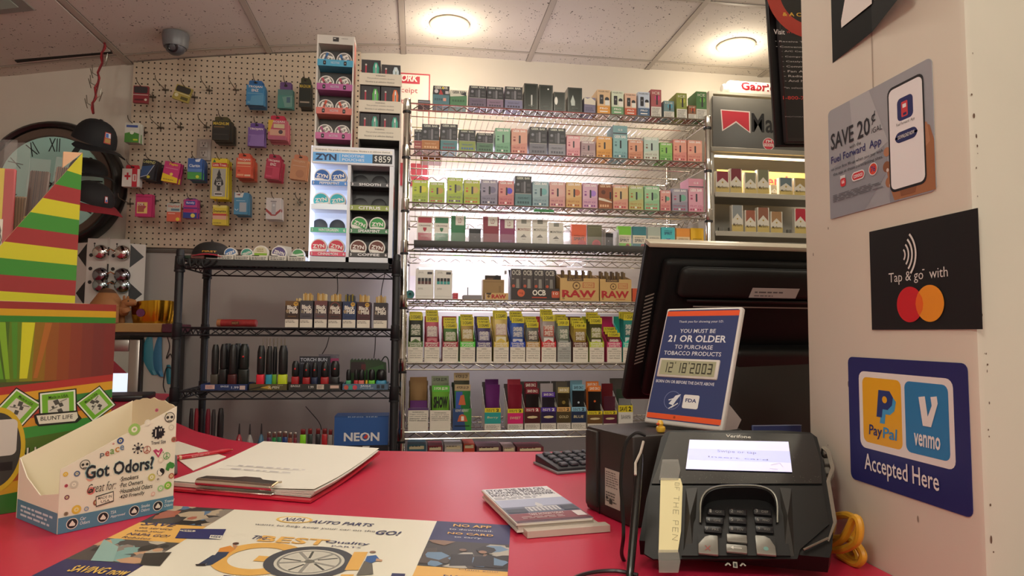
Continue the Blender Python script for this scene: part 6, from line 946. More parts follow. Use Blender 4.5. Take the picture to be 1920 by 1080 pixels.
# ---------------------------------------------------------------- dark pod cartons in a stepped display
PYF = KY0 + .14; x, w, h, zb = span(667, 112, 746, 480, PYF); H = PY(706, 136, PYF).z - ST
t = thing('pod_display', 'stepped display of dark pod cartons behind the lit display', 'display', (x, PYF, ST)); D_ = .1
def pz(py): return PY(706, py, PYF).z - ST
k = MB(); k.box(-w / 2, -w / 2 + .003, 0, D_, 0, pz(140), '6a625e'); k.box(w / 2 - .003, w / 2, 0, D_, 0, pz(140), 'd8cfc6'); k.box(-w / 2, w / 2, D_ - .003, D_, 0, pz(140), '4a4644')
k.art((w / 2, 0, pz(140)), (0, D_, 0), (0, 0, -pz(140)), [('r', .3, .1, .7, .5, 'b05a64'), ('r', .0, .3, .2, .6, '77706c')], .0004); k.build('case', t)
for j, (a, b) in enumerate([(138, 160), (189, 211), (238, 262)]):
    k = MB(); k.box(-w / 2 - .002, w / 2 + .002, -.003, .0, pz(b), pz(a), 'ded4c2'); k.box(-w / 2 + .003, w / 2 - .003, 0, D_ - .003, pz(b) - .001, pz(b) + .001, '4a4644'); k.art((-w / 2, -.003, pz(a)), (w, 0, 0), (0, 0, pz(b) - pz(a)), [('t', .38, .14, .62, .26, 'WARNING:', '5a5450', .01), ('t', .17, .38, .84, .52, 'This product contains nicotine.', '5a5450'), ('t', .14, .66, .84, .8, 'Nicotine is an addictive chemical.', '5a5450')]); k.build('warning_strip', t)
    for sx, s_, c, dz in ((-.25, 'left', ['3aa48a', '4fae4a', '3a9a84'][j], 0), (.25, 'right', ['c8d8e0', 'e0703a', '3aa48a'][j], -.006 if j == 0 else 0)):
        hh = pz([(112, 119), (161, 161), (213, 213)][j][0 if sx < 0 else 1]) - pz(b) - .002; k = MB(); ww = w * .46; k.box(-ww / 2, ww / 2, 0, .06, 0, hh, '343134'); k.art((-ww / 2, 0, hh), (ww, 0, 0), (0, 0, -hh), [('r', .48, 0, .49, 1, '55514e'), ('rr', .2, .22, .28, .9, .02, 'b0384a'), ('e', .24, .2, .05, 'c8c2bc'), ('p', [(.62, .9), (.6, .3), (.68, .1), (.82, .1), (.92, .3), (.9, .9)], c), ('p', [(.72, .85), (.72, .2), (.76, .12), (.8, .2), (.8, .85)], 'dfe6e2'), ('p', [(.74, .8), (.74, .3), (.78, .3), (.78, .8)], '2a5a50')])
        tag(k.build('pod_carton', loc=(x + sx * w * .97, PYF + .004, ST + pz(b) + .0015)), 'dark pod carton with a %s capsule, %s one on the %s step' % ({'3aa48a': 'teal', '4fae4a': 'green', '3a9a84': 'sea green', 'c8d8e0': 'white', 'e0703a': 'white and orange'}[c], s_, ['top', 'middle', 'lower'][j]), 'carton', 'dark pod cartons')
# ---------------------------------------------------------------- small cans in white trays
ZG = 'small cans in the white trays on the black rack'; zy = KF + .01
for j, (l, r_, lab) in enumerate([(407, 438, 'first'), (439, 468, 'second'), (469, 502, 'third'), (504, 537, 'fourth'), (539, 573, 'fifth')]):
    x, w, h, zb = span(l, 481, r_, 491, zy); t = thing('can_tray', lab + ' white low can tray from the cap on the black rack', 'tray', (x, zy, ST), group='white can trays on the black rack'); w *= .96
    k = MB(); k.box(-w / 2, w / 2, 0, .0012, 0, h, 'dcd5ca'); k.box(-w / 2, w / 2, .07, .0712, 0, h, 'dcd5ca'); k.box(-w / 2, -w / 2 + .0012, .0012, .07, 0, h, 'dcd5ca'); k.box(w / 2 - .0012, w / 2, .0012, .07, 0, h, 'dcd5ca'); k.box(-w / 2 + .0012, w / 2 - .0012, .0012, .07, 0, .001, 'dcd5ca'); k.art((-w / 2, 0, h), (w, 0, 0), (0, 0, -h), [('r', .08, .0, .5, .15, '2f2b2a'), ('para', .06, .3, .94, .85, 2, '4f4a46')]); k.build('tray_body', t)
for j, (cx, top, c, tx, lab, ro, ex) in enumerate([(432, 463, '3f74b0', 'ZEN', 'blue white-rimmed can at the left end of the white trays', -.5, ()), (463, 464, '3f9a84', 'ZENYN', 'green white-rimmed can second in the white trays', -.4, ()), (489, 459, 'd8d0b0', '', 'cream and lime white-rimmed can third in the white trays', 0, [('r', .1, .52, .9, .8, '8ab82a'), ('para', .25, .2, .75, .45, 2, '9a8a50')]), (523, 460, '5a4a84', 'ZENYN', 'purple white-rimmed can fourth in the white trays', .3, ()), (559, 465, '4a9a5a', '', 'green can lying back at the right end of the white trays', .6, [('p', [(.1, .8), (.8, .1), (.9, .2), (.2, .9)], 'dfe6d8')])]):
    Y = zy + .012; r = (PY(cx, top, Y).z - ST - .002) / 2 * .97; can(lab, PY(cx, 470, Y).x, Y, ST + .0018, c, tx, min(r, .033), ro, ZG, extra=ex)
    k2 = [o for o in C.objects if o.name.startswith('pouch_can')][-1] if False else None
k = MB(); k.raw([(-.028, 0, 0), (.03, 0, 0), (.02, .004, .062), (-.03, .006, .07), (-.028, .0015, 0), (.03, .0015, 0), (.02, .0055, .062), (-.03, .0075, .07)], [(0, 1, 2, 3), (7, 6, 5, 4), (0, 4, 5, 1), (1, 5, 6, 2), (2, 6, 7, 3), (3, 7, 4, 0)], mat('cfc8bc', .6)); tag(k.build('paper_card', loc=(PY(535, 470, zy + .09).x, zy + .09, ST + .0005)), 'blank off-white card standing behind the purple can', 'card')
# cap on the rack
def cap(name, label, loc, rot, crown, visor, patch=(), s=1., text=None, grp=None, squash=.8):
    t = thing(name, label, 'cap', loc, rot=rot, group=grp); k = MB(); R_ = .085 * s; pr = [(R_ * math.cos(a) ** .8, R_ * squash * math.sin(a)) for a in [PI / 2 * j / 8 for j in range(8)]] + [(0, R_ * squash)]
    k.lathe([(R_ * .97, 0)] + pr, mat(crown, .75, bump=.2, bscale=300), 28); k.build('crown', t)
    k = MB(); vs = []; fs = []; n = 14
    for j in range(n + 1):
        a = -PI * .42 + PI * .84 * j / n; rr = R_ * (1.0 + .72 * math.cos(a) ** .8); ri = R_ * .96
        for r__, dz in ((ri, .002), ((ri + rr) / 2, .004), (rr, -.002)):
            yy = -r__ * math.cos(a); xx = r__ * math.sin(a) * (1 if r__ < R_ else 1.0); vs.append((xx, yy, dz * s - .16 * s * xx * xx / R_ * (r__ / R_) * .9))
    m_ = len(vs); vs += [(x_, y_, z_ - .002) for x_, y_, z_ in vs]
    for j in range(n):
        for i in range(2): q = j * 3 + i; fs += [(q, q + 1, q + 4, q + 3), (m_ + q, m_ + q + 3, m_ + q + 4, m_ + q + 1)]
        q = j * 3 + 2; fs.append((q, m_ + q, m_ + q + 3, q + 3)); q = j * 3; fs.append((q + 3, m_ + q + 3, m_ + q, q))
    k.raw(vs, fs, mat(visor, .7, bump=.2, bscale=300), True); k.build('visor', t)
    k = MB(); k.lathe([(.008 * s, R_ * squash - .002), (.006 * s, R_ * squash + .003), (0, R_ * squash + .004)], mat(crown, .7), 10); k.build('top_button', t)
    if patch or text:
        k = MB(); n = 8
        def q(u, v):
            a = (u - .5) * .9; e = .16 + .62 * (1 - v); rr = R_ * math.cos(e) ** .8 * 1.015 + .001; return (rr * math.sin(a), -rr * math.cos(a), R_ * squash * math.sin(e) * 1.01)
        for u0, v0, u1, v1, c in patch:
            for j in range(4):
                a, b = u0 + (u1 - u0) * j / 4, u0 + (u1 - u0) * (j + 1) / 4; k.poly([q(a, v1), q(b, v1), q(b, v0), q(a, v0)], c)
        if text:
            vs, fs = glyphs(text[0], .03); k.raw([q(text[2] + (text[4] - text[2]) * x_, text[3] + (text[5] - text[3]) * y_) for x_, y_ in vs], fs, text[1])
        k.build('badge', t)
    return t
p = PY(396, 490, KF + .1); cap('baseball_cap', 'black cap with a crimson brim lying at the left end of the black rack', (p.x, KF + .105, ST + .021), (0.02, 0, .15), '1f1c1c', 'b01f3a', text=('FIRST', 'c8922c', .1, .78, .9, .98), s=.8, squash=.78)
k = MB(); k.rbox(-.035, .035, -.02, .02, 0, .012, mat('2a3a2a', .6), .003, 2); k.rbox(-.005, .04, -.022, -.012, 0, .016, mat('6a3a34', .5), .002, 1); tag(k.build('small_pouch', loc=(PY(360, 488, KF).x, KF + .02, ST + .0005)), 'small dark green and brown pouch by the left post of the black rack', 'pouch')
k = MB(); 
for j in range(5): k.tube(smooth([(-.05 + .02 * j, .0, .0), (-.04 + .02 * j, -.01, -.022 - .004 * (j % 3)), (-.015 + .02 * j, .0, -.018), (.0 + .02 * j, .0, -.003)], 5), .003, mat('1a191b', .5), 6)
tag(k.build('cable_tangle', loc=(PY(360, 500, KF).x + .01, KF - .03, ST - .003)), 'tangle of black cable dangling at the left corner of the black rack', 'cable')
# ---------------------------------------------------------------- second shelf
a, b = PY(411, 605, KF + .07), PY(481, 606, KF + .03); L_ = b.x - a.x; t = thing('wrapped_roll', 'red patterned paper roll lying on the second shelf of the black rack', 'roll', (a.x, KF + .07, KS[1] + .0147), rot=(0, 0, -.2)); k = MB(); k.lathe([(.011, 0), (.0135, .002), (.0135, L_ - .002), (.011, L_)], mat('9a3030', .5, var=.35, bscale=90), 20, ax='x'); k.art((L_ * .38, -.0142, .006), (L_ * .2, 0, 0), (0, 0, -.012), [('r', 0, 0, 1, 1, '5a2a1c'), ('t', .1, .2, .9, .8, 'HOT', 'c8a06a')]); k.build('paper_roll', t)
k = MB(); k.lathe([(.009, -.006), (.0138, -.004), (.0142, .008), (.0138, .01)], mat('a8704a', .5), 20, ax='x'); k.build('end_band', t)
G2 = 'cigarillo cartons on the second shelf of the black rack'; TIP = ['c9a86a', 'd8c090', 'b8904a']
for j, (l, r_, tp, c, cc, lab, bad, nt) in enumerate([(533, 560, 569, '3a2418', '6a4a24', 'dark brown cigarillo carton with gold script, leftmost of seven', 1, 2), (561, 586, 568, '4d464e', '3a343c', 'grey-purple cigarillo carton, second of seven', 0, 6), (588, 613, 568, '58484c', '6a3a3a', 'plum grey cigarillo carton, third of seven', 0, 6), (614, 640, 569, '4a2a24', '2f2220', 'dark cigarillo carton with a red arc, fourth of seven', 0, 6), (641, 667, 569, '24365e', '1c2c54', 'navy blue cigarillo carton, fifth of seven', 1, 6), (668, 694, 570, '4a1c24', '3a1a20', 'wine red cigarillo carton, sixth of seven', 1, 6), (699, 726, 571, '3a2c30', '2c2428', 'dark grey-brown cigarillo carton, rightmost of seven', 0, 5)]):
    x, w, h, zb = span(l, tp, r_, 619, KF); w *= .96; t = thing('cigarillo_carton', lab, 'carton', (x, KF, KS[1]), group=G2); d = .09
    k = MB(); k.box(-w / 2, w / 2, 0, .0015, 0, h, c); k.box(-w / 2, w / 2, d, d + .0015, 0, h, c); k.box(-w / 2, -w / 2 + .0015, .0015, d, 0, h, c); k.box(w / 2 - .0015, w / 2, .0015, d, 0, h, c); k.box(-w / 2 + .0015, w / 2 - .0015, .0015, d, 0, .0015, c)
    k.art((-w / 2, 0, h), (w, 0, 0), (0, 0, -h), [('r', 0, 0, 1, .18, cc), ('t', .14, .16, .88, .31, 'Black', 'e6ddd0', .04), ('t', .3, .31, .9, .47, 'Mild', 'e6ddd0', .04), ('t', .1, .34, .26, .46, '&', 'b8a888', .03), ('e', .18, .38, .12, 'a08868') if bad else ('e', .2, .42, .07, '8a7a6a'), ('r', .2, .56, .8, .6, cc), ('r', .02, .69, .98, .99, 'dfd6c6'), ('para', .06, .73, .9, .83, 2, '6a6258')] + ([('e', .76, .11, .16, 'd8a83a'), ('t', .66, .06, .86, .15, '99', '4a2c14', .02)] if bad else [('ring', .5, .2, .35, .2, '7a3024', .5, 1)] if j == 3 else [])); k.build('carton_body', t)
    for q in range(nt):
        for r2 in range(2):
            o = thing('cigarillo', 'wood tip cigarillo, %s from the left of the %s row in the %s carton' % (['first', 'second', 'third', 'fourth', 'fifth', 'sixth'][q], ['front', 'back'][r2], ['leftmost', 'second', 'third', 'fourth', 'fifth', 'sixth', 'rightmost'][j]), 'cigarillo', (x - w / 2 + .006 + (w - .012) * (q + .5) / nt if nt > 2 else x + .012 + .01 * q, KF + .016 + .03 * r2, KS[1] + .002), group='cigarillos in the seven cartons'); k = MB(); hh = h + (.02 + .003 * ((q * 7 + j) % 3)) * (1 if nt > 2 else .4); k.lathe([(.0028, 0), (.0028, hh - .002), (.0024, hh), (0, hh)], mat(TIP[(q + j) % 3] if j != 4 else ['8a7a30', '3a3a44'][q % 2], .5), 8); k.build('cigarillo_stick', o)
# ---------------------------------------------------------------- third shelf: lighters in trays
G3 = 'printed lighter trays on the third shelf of the black rack'
def ltray(lab, l, r_, tp, bt, c, art):
    x, w, h, zb = span(l, tp, r_, bt, KF - .004); t = thing('lighter_tray', lab, 'tray', (x, KF - .004, KS[2]), group=G3); w *= .98; h = .021; k = MB(); k.box(-w / 2, w / 2, 0, .0015, 0, h, c); k.box(-w / 2, w / 2, .11, .1115, 0, h, c); k.box(-w / 2, -w / 2 + .0015, .0015, .11, 0, h, c); k.box(w / 2 - .0015, w / 2, .0015, .11, 0, h, c); k.box(-w / 2 + .0015, w / 2 - .0015, .0015, .11, 0, .0015, c); k.art((-w / 2, 0, h), (w, 0, 0), (0, 0, -h), art); k.build('tray_body', t)
ltray('blue printed lighter tray at the left of the third black shelf', 375, 464, 716, 730, '2a3a6a', [('r', .1, .1, .3, .8, 'd8b8b0'), ('para', .12, .2, .28, .7, 3, 'a85a5a'), ('t', .43, .2, .6, .5, 'EAGLE', 'd0d4e0', .02), ('t', .66, .35, .82, .75, '1.99', 'd0d4e0', .02), ('r', .84, .25, .96, .9, 'd0b8b4')])
ltray('dark and yellow printed lighter tray, second from the left on the third black shelf', 466, 538, 719, 734, '5a5030', [('p', [(.3, .6), (.55, .2), (.6, .9)], 'c8a03a'), ('p', [(0, .8), (.35, .3), (.3, .6), (.0, 1)], '2a2820'), ('t', .5, .35, .8, .75, 'X-PEN', 'd8d0b8', .02), ('t', .75, .15, .9, .3, 'EAGLE', 'c8c0a0')])
ltray('dark grey printed lighter tray, third on the third black shelf', 540, 639, 721, 736, '35322f', [('t', .04, .15, .22, .5, 'EAGLE', 'd0ccc4', .02), ('t', .38, .3, .48, .75, '1.99', 'd0ccc4', .02), ('r', .54, .1, .68, .9, 'cfc0b0'), ('para', .56, .2, .66, .8, 3, '8a6a5a'), ('r', .8, .25, .97, .75, 'd8b8a8')])
ltray('pale blue printed lighter tray at the right of the third black shelf', 641, 728, 722, 738, '55708a', [('e', .08, .6, .05, 'c85a4a'), ('e', .18, .6, .05, '3a9a8a'), ('e', .27, .6, .05, 'd04a5a'), ('t', .4, .2, .62, .5, 'EAGLE', 'dfe4ea', .02), ('t', .38, .6, .68, .85, 'Torch Jet', 'dfe4ea'), ('r', .75, .2, .82, .8, '2a3038'), ('r', .85, .2, .92, .8, '2a3038')])
LG = 'torch lighters on the third shelf of the black rack'
def torch(lab, l, r_, tp, bt, c, base=None, red=0, dy=0., fat=False, grp=LG, si=2, z=None, capc='18181a'):
    Y = KF + .014 + dy; x, w, h, zb = span(l, tp, r_, bt, Y); zz = (KS[si] + .002) if z is None else z; h = PY((l + r_) / 2, tp, Y).z - zz; t = thing('torch_lighter', lab, 'lighter', (x, Y + w * .35, zz), group=grp); r = w / 2 * .94
    k = MB(); s = h * (.34 if base else .45); k.rbox(-r, r, -r * .8, r * .8, 0, s, mat(base or c, .3), r * .35, 3); k.build('fuel_body', t)
    k = MB(); k.lathe([(r * .9, s), (r, s + h * .06), (r * .98, h * .85), (r * .8, h * .94), (r * .62, h), (r * .4, h), (0, h * .97)], mat(c if not fat else capc, .35), 16); k.build('head', t)
    if red: k = MB(); k.lathe([(.0035, 0), (.003, .003), (0, .0035)], mat('d02a2a', .3), 10, (0, -r * .96, h * .72), 'y'); k.build('trigger', t)
for q in [('tall black torch lighter, first from the left', 393, 408, 646, 716, '1b1a1b', '4a443c', 0, 0), ('tall black torch lighter, second from the left', 409, 424, 645, 716, '1d1c1d', None, 0, .004), ('tall black and dark red torch lighter, third from the left', 425, 443, 646, 716, '1b1a1b', '4a1a1c', 0, 0), ('tall black torch lighter with a red trigger, fourth from the left', 445, 465, 645, 716, '1a1f1c', None, 1, 0), ('tall black torch lighter behind the third one', 416, 432, 644, 714, '161617', None, 0, .04), ('tall black torch lighter behind the fourth one', 434, 452, 644, 714, '161617', None, 0, .04), ('black torch lighter with a bright red base in the second tray', 479, 495, 648, 719, '1b1a1b', 'e0283c', 1, 0), ('black torch lighter with a sky blue base in the second tray', 497, 509, 649, 719, '1b1a1b', '2f98b4', 0, 0), ('black torch lighter with a dark lime base in the second tray', 509, 518, 650, 719, '1b1a1b', '7ab82a', 0, .02), ('black torch lighter with a yellow and black base in the second tray', 519, 538, 648, 719, '1b1a1b', 'c8d82a', 0, 0)]: torch(*q[:5], q[5], base=q[6], red=q[7], dy=q[8])
for q in [('squat red torch lighter with a black head, first in the third tray', 545, 560, 677, 722, 'a81f24'), ('squat red torch lighter with a black head, second in the third tray', 566, 581, 680, 722, 'a01c22'), ('squat navy torch lighter with a red trigger in the third tray', 583, 595, 680, 722, '1f2a4a'), ('squat red torch lighter with a black head, right half of the third tray', 600, 616, 679, 722, 'a81f24'), ('squat black torch lighter at the right end of the third tray', 618, 636, 677, 722, '201f22')]: torch(*q, red=1, fat=True)
for j, px in enumerate((492, 499, 505, 512, 519, 526, 533)):
    k = MB(); x = PY(px, 640, KF + .06).x; hh = PY(px, 634 + (j % 2), KF + .06).z - KS[2] - .002; k.tube([(0, 0, 0), (0, 0, hh)], .0024, mat('b9b2a6', .3, .7), 6); tag(k.build('metal_stick', loc=(x, KF + .075, KS[2] + .002)), ['first', 'second', 'third', 'fourth', 'fifth', 'sixth', 'seventh'][j] + ' thin silver stick from the left, behind the second lighter tray', 'stick', 'silver sticks')
carton('sign_card', 'dark header card with blurred white lettering behind the third lighter tray', 'card', None, (560, 664, 618, 722), KF + .085, .004, '2f2f3a', [('t', .03, .05, .9, .16, 'TORCH BUN', 'c4c8d4', .03), ('t', .03, .2, .3, .25, 'SINGLE', 'a8acb8')], KS[2] + .0022)
carton('acrylic_box', 'clear box with a pink patch behind the dark header card', 'box', None, (596, 661, 634, 722), KF + .098, .012, mat('8a8490', .15, alpha=.7), [('r', .5, .12, 1, .25, 'a83a6a'), ('para', .1, .04, .9, .1, 1, '6a6470')], KS[2] + .0022)
x, w, h, zb = span(655, 667, 725, 722, KF + .05); t = thing('torch_pack', 'green saw-toothed lighter pack at the right end of the third black shelf', 'pack', (x, KF + .062, KS[2] + .0022)); k = MB(); n = 9; pr = [(-w / 2, 0), (-w / 2, h * .93)]
for j in range(n): pr += [(-w / 2 + w * .8 * (j + .5) / n, h), (-w / 2 + w * .8 * (j + 1) / n, h * .93)]
pr += [(w / 2 - .005, h * .85), (w / 2, 0)]; k.prism((0, 0, 0), (1, 0, 0), (0, 0, 1), (0, -1, 0), pr[::-1], .03, mat('26401f', .4), mat('1a241a')); k.art((-w / 2, 0, h), (w, 0, 0), (0, 0, -h), [('r', .02, .12, .4, .5, '2a1a1c'), ('r', .3, .2, .42, .45, '5a1a20'), ('p', [(.4, .4), (.9, .2), (.95, .9), (.3, .9)], '2f5a28')]); k.build('card_box', t)
k = MB(); k.tube(smooth([(w * .3, .01, h * .8), (w * .42, .01, h * 1.05), (w * .52, .01, h * .95), (w * .55, .01, h * .5)], 6), .0025, mat('1f2a22', .4), 6); k.build('loop_handle', t)
for j, (l, r_, c, lab) in enumerate([(648, 658, '3a9a6a', 'green'), (663, 671, 'c82a34', 'red'), (671, 683, 'd86a5a', 'coral'), (685, 689, 'e0b02a', 'yellow'), (690, 703, '6ac82a', 'lime'), (704, 725, '3a90b8', 'wide sky blue')]): torch('short %s based lighter with a black nozzle in the rightmost tray' % lab, l, r_, 693, 723, c, fat=True, grp='short lighters in the rightmost tray', dy=-.004)
# ---------------------------------------------------------------- bottom shelf
G4 = 'lighters on the bottom shelf of the black rack'; Z4 = KS[3] + .0015
for j, (l, r_, tp, bt, c, lab) in enumerate([(353, 361, 766, 800, '2a2426', 'black long lighter, first on the bottom black shelf'), (362, 371, 766, 805, '8a2430', 'dark red long lighter, second on the bottom black shelf'), (372, 381, 767, 808, '241f22', 'black long lighter, third on the bottom black shelf'), (383, 393, 767, 810, '7a2030', 'wine red long lighter, fourth on the bottom black shelf'), (394, 403, 768, 812, '3a3436', 'smoky grey long lighter, fifth on the bottom black shelf'), (405, 418, 766, 815, '2a2628', 'wide black long lighter, sixth on the bottom black shelf')]): torch(lab, l, r_, tp, bt, c, grp=G4, si=3, z=Z4)
for j, (l, r_, tp, c, lab) in enumerate([(437, 454, 795, 'c03a48', 'bottle with a red tag, left of three on the bottom black shelf'), (457, 474, 796, 'b0aca8', 'clear pointed bottle, middle of three on the bottom black shelf'), (480, 495, 795, '5a8fb0', 'pale blue bottle, right of three on the bottom black shelf')]):
    Y = KF + .02; x, w, h, zb = span(l, tp, r_, 840, Y); h = PY((l + r_) / 2, tp, Y).z - Z4; r = w / 2; t = thing('small_bottle', lab, 'bottle', (x, Y + r, Z4), group='small bottles on the bottom black shelf'); k = MB(); k.lathe([(r * .9, 0), (r, .004), (r, h * .4), (r * .5, h * .62), (r * .22, h * .7), (0, h * .7)], mat(c, .12, alpha=.75, spec=.8), 16); k.build('bottle_body', t); k = MB(); k.lathe([(r * .26, h * .7), (r * .2, h * .86), (r * .12, h), (0, h)], mat('3a3638', .3), 12); k.build('nozzle', t)
    if j == 0: k = MB(); k.box(-r * .9, r * .9, -.0008, .0004, 0, h * .38, 'd8d0c8'); k.art((-r * .9, -.0008, h * .38), (r * 1.8, 0, 0), (0, 0, -h * .38), [('r', .1, .2, .9, .9, '8a8480'), ('r', .25, .35, .75, .75, 'd8d0c8')]); k.build('price_tag', t, (0, -r * 1.02, h * .12), rot=(0, .15, 0))
for j, (l, r_, tp, c, lab) in enumerate([(499, 507, 810, '6a2a4a', 'plum'), (509, 517, 810, '2a8a4a', 'green'), (518, 527, 809, '2f7a5a', 'sea green'), (528, 538, 809, '24407a', 'navy'), (539, 547, 811, '8a4a34', 'rust'), (549, 556, 811, '7a2434', 'wine')]):
    Y = KF + .012; x, w, h, zb = span(l, tp, r_, 842, Y); h = PY((l + r_) / 2, tp, Y).z - Z4; t = thing('pocket_lighter', 'tiny %s pocket lighter in the row behind the clipboard' % lab, 'lighter', (x, Y + .006, Z4), group='tiny pocket lighters on the bottom black shelf'); r = w / 2 * .92; k = MB(); k.rbox(-r, r, -r * .7, r * .7, 0, h * .8, mat(c, .2, spec=.7), r * .3, 2); k.build('fuel_body', t); k = MB(); k.rbox(-r * .95, r * .95, -r * .65, r * .65, h * .8, h, mat('b0a49a', .25, .9), r * .2, 2); k.build('metal_head', t)
for j, (l, r_, tp, c, lab) in enumerate([(561, 573, 805, '8ad42a', 'lime green'), (575, 585, 804, '2f3a34', 'dark green'), (590, 600, 804, '2a2a2c', 'black'), (602, 613, 804, 'b02a30', 'red'), (614, 623, 806, '8a8480', 'grey')]):
    Y = KF + .012; x, w, h, zb = span(l, tp, r_, 842, Y); h = PY((l + r_) / 2, tp, Y).z - Z4; t = thing('pocket_lighter', 'larger %s pocket lighter left of the blue box' % lab, 'lighter', (x, Y + .008, Z4), group='larger pocket lighters left of the blue box'); r = w / 2 * .94; k = MB(); k.rbox(-r, r, -r * .6, r * .6, 0, h * .82, mat(c, .25), r * .3, 2); k.build('fuel_body', t); k = MB(); k.rbox(-r * .8, r * .8, -r * .5, r * .5, h * .82, h, mat('7a2a2a', .35, .4), r * .2, 2); k.build('metal_head', t)
x, w, h, zb = span(626, 780, 727, 835, KF + .006); Zb = PY(678, 835, KF + .006).z
carton('display_box', 'dark printed box with big white characters underneath the blue box', 'box', None, (638, 835, 731, 860), KF + .004, .1, '26242a', [('t', .28, .1, .62, .9, '7x', 'dcd6cc', .03), ('r', .0, .0, .3, .2, '6a6a2a')], Zb - .0405) if False else None
k = MB(); k.box(-w * .44, w * .5, 0, .1, 0, Zb - Z4 - .001, '26242a'); k.art((-w * .44, 0, Zb - Z4 - .001), (w * .94, 0, 0), (0, 0, -.034), [('t', .5, .05, .8, .85, '7x', 'dcd6cc', .03), ('para', .1, .1, .4, .3, 1, '8a8a3a')]); tag(k.build('display_box', loc=(x, KF + .006, Z4)), 'dark printed box with big white 7x underneath the blue box', 'box')
k = MB(); k.box(-w / 2, w / 2, 0, .1, 0, h, mat('2f5a9a', .4)); k.art((-w / 2, 0, h), (w, 0, 0), (0, 0, -h), [('r', 0, .0, 1, .04, '24487e'), ('t', .25, .01, .8, .05, 'KING SIZE', 'b8c4d4'), ('t', .18, .56, .84, .86, 'NEON', 'e4e2e0', .03), ('e', .575, .71, .075, '2f5a9a'), ('ring', .575, .71, .078, .3, 'e4e2e0'), ('p', [(.54, .74), (.6, .62), (.63, .68), (.6, .78)], 'c83a2a')]); tag(k.build('display_box', loc=(x, KF + .006, Zb)), 'blue box with big white lettering on the bottom black shelf', 'box')
# thin leads hanging down the rack
for j, (ps, lab) in enumerate([([(632, 512), (633, 545), (628, 560)], 'short thin black lead hanging above the third carton'), ([(722, 512), (716, 540), (714, 562)], 'thin black lead hanging near the right post, behind the cartons'), ([(617, 632), (612, 650), (604, 664)], 'thin black lead hanging above the dark header card'), ([(704, 632), (703, 655), (701, 672)], 'thin black lead hanging above the green saw-toothed pack'), ([(573, 762), (597, 790), (603, 806)], 'thin black lead curving to the red pocket lighter')]):
    P_ = [PY(a, b, KY1 - .05) for a, b in ps]; k = MB(); k.tube([p - P_[0] for p in smooth(P_)], .0016, mat('17161a', .5), 5); tag(k.build('hanging_lead', loc=P_[0]), lab, 'cable', 'thin leads on the black rack')
k = MB(); c = PY(475, 815, WALLY - .004); r = .115; k.prism((0, 0, 0), (1, 0, 0), (0, 0, 1), (0, -1, 0), [(r * math.cos(2 * PI * j / 32), r * math.sin(2 * PI * j / 32)) for j in range(32)][::-1], .002, mat('6a2a34', .5)); k.art((-r, 0, r), (2 * r, 0, 0), (0, 0, -2 * r), [('t', .3, .2, .7, .34, 'NO', '8a5a5e', .02)]); tag(k.build('round_sign', loc=c), 'round dark red sign on the wall behind the bottom black shelf', 'sign')
# ================================================================ PEGBOARD
PGY = 3.19
a = PY(242, 300, PGY).x; b_ = PY(672, 300, PGY).x; zb = PY(420, 467, PGY).z
pm = bpy.data.materials.new('pegboard'); pm.use_nodes = True; nt = pm.node_tree; b = nt.nodes['Principled BSDF']; b.inputs['Roughness'].default_value = .6
tc = nt.nodes.new('ShaderNodeTexCoord'); sx = nt.nodes.new('ShaderNodeSeparateXYZ'); nt.links.new(tc.outputs['Object'], sx.inputs[0])
def mth(op, *ins):
    n = nt.nodes.new('ShaderNodeMath'); n.operation = op
    for i, v in enumerate(ins):
        if isinstance(v, (int, float)): n.inputs[i].default_value = v
        else: nt.links.new(v, n.inputs[i])
    return n.outputs[0]
fx = mth('SUBTRACT', mth('FRACT', mth('MULTIPLY', sx.outputs[0], 1 / .0254)), .5); fz = mth('SUBTRACT', mth('FRACT', mth('MULTIPLY', sx.outputs[2], 1 / .0254)), .5)
d2 = mth('ADD', mth('MULTIPLY', fx, fx), mth('MULTIPLY', fz, fz)); hole = mth('LESS_THAN', d2, .0225)
mx = nt.nodes.new('ShaderNodeMix'); mx.data_type = 'RGBA'; mx.inputs[6].default_value = col('c4b29c'); mx.inputs[7].default_value = col('1f1813'); nt.links.new(hole, mx.inputs[0]); nt.links.new(mx.outputs[2], b.inputs['Base Color'])
k = MB(); xs = [a + (b_ - a) * j / 12 for j in range(13)]; k.prism((0, PGY, 0), (1, 0, 0), (0, 0, 1), (0, -1, 0), [(a, zb), (b_, zb)] + [(x, zc(x) - .006) for x in xs[::-1]], .006, pm); k.box(a + .02, b_ - .02, PGY + .006, WALLY - .0005, zb + .02, zc(a) - .03, mat('8a7a68'))
tag(k.build('pegboard'), 'tan pegboard full of holes hung with small packs', 'pegboard')
ra = PY(238, 480, WALLY - .012).x; k = MB(); k.box(a + .03, -.03, WALLY - .008, WALLY - .0005, .0, zb - .005, mat('a9a29d', .5, var=.05, bscale=4)); k.box(-.03, 1.3, WALLY - .008, WALLY - .0005, .0, 1.3, mat('a9a29d', .5, var=.05, bscale=4)); k.box(a + .03, -.03, WALLY - .02, WALLY - .008, zb - .02, zb - .008, mat('5a5048', .5)); struct('trim_3', k, 'pale wall panel below the pegboard')  # panel colour greyed to imitate the shade behind the low shelves
STL = mat('6f665a', .35, .7)
def hook_mb(L):
    k = MB(); k.tube(smooth([(0, 0, .02), (0, -.006, .022), (0, -.008, .01), (0, -.01, 0), (0, -L * .5, .0), (0, -L * .92, .004), (0, -L, .02)], 4), .0019, STL, 6); k.box(-.014, .014, -.004, -.0005, -.004, .004, STL); k.box(-.002, .002, -.004, -.0005, -.018, .0, STL); return k
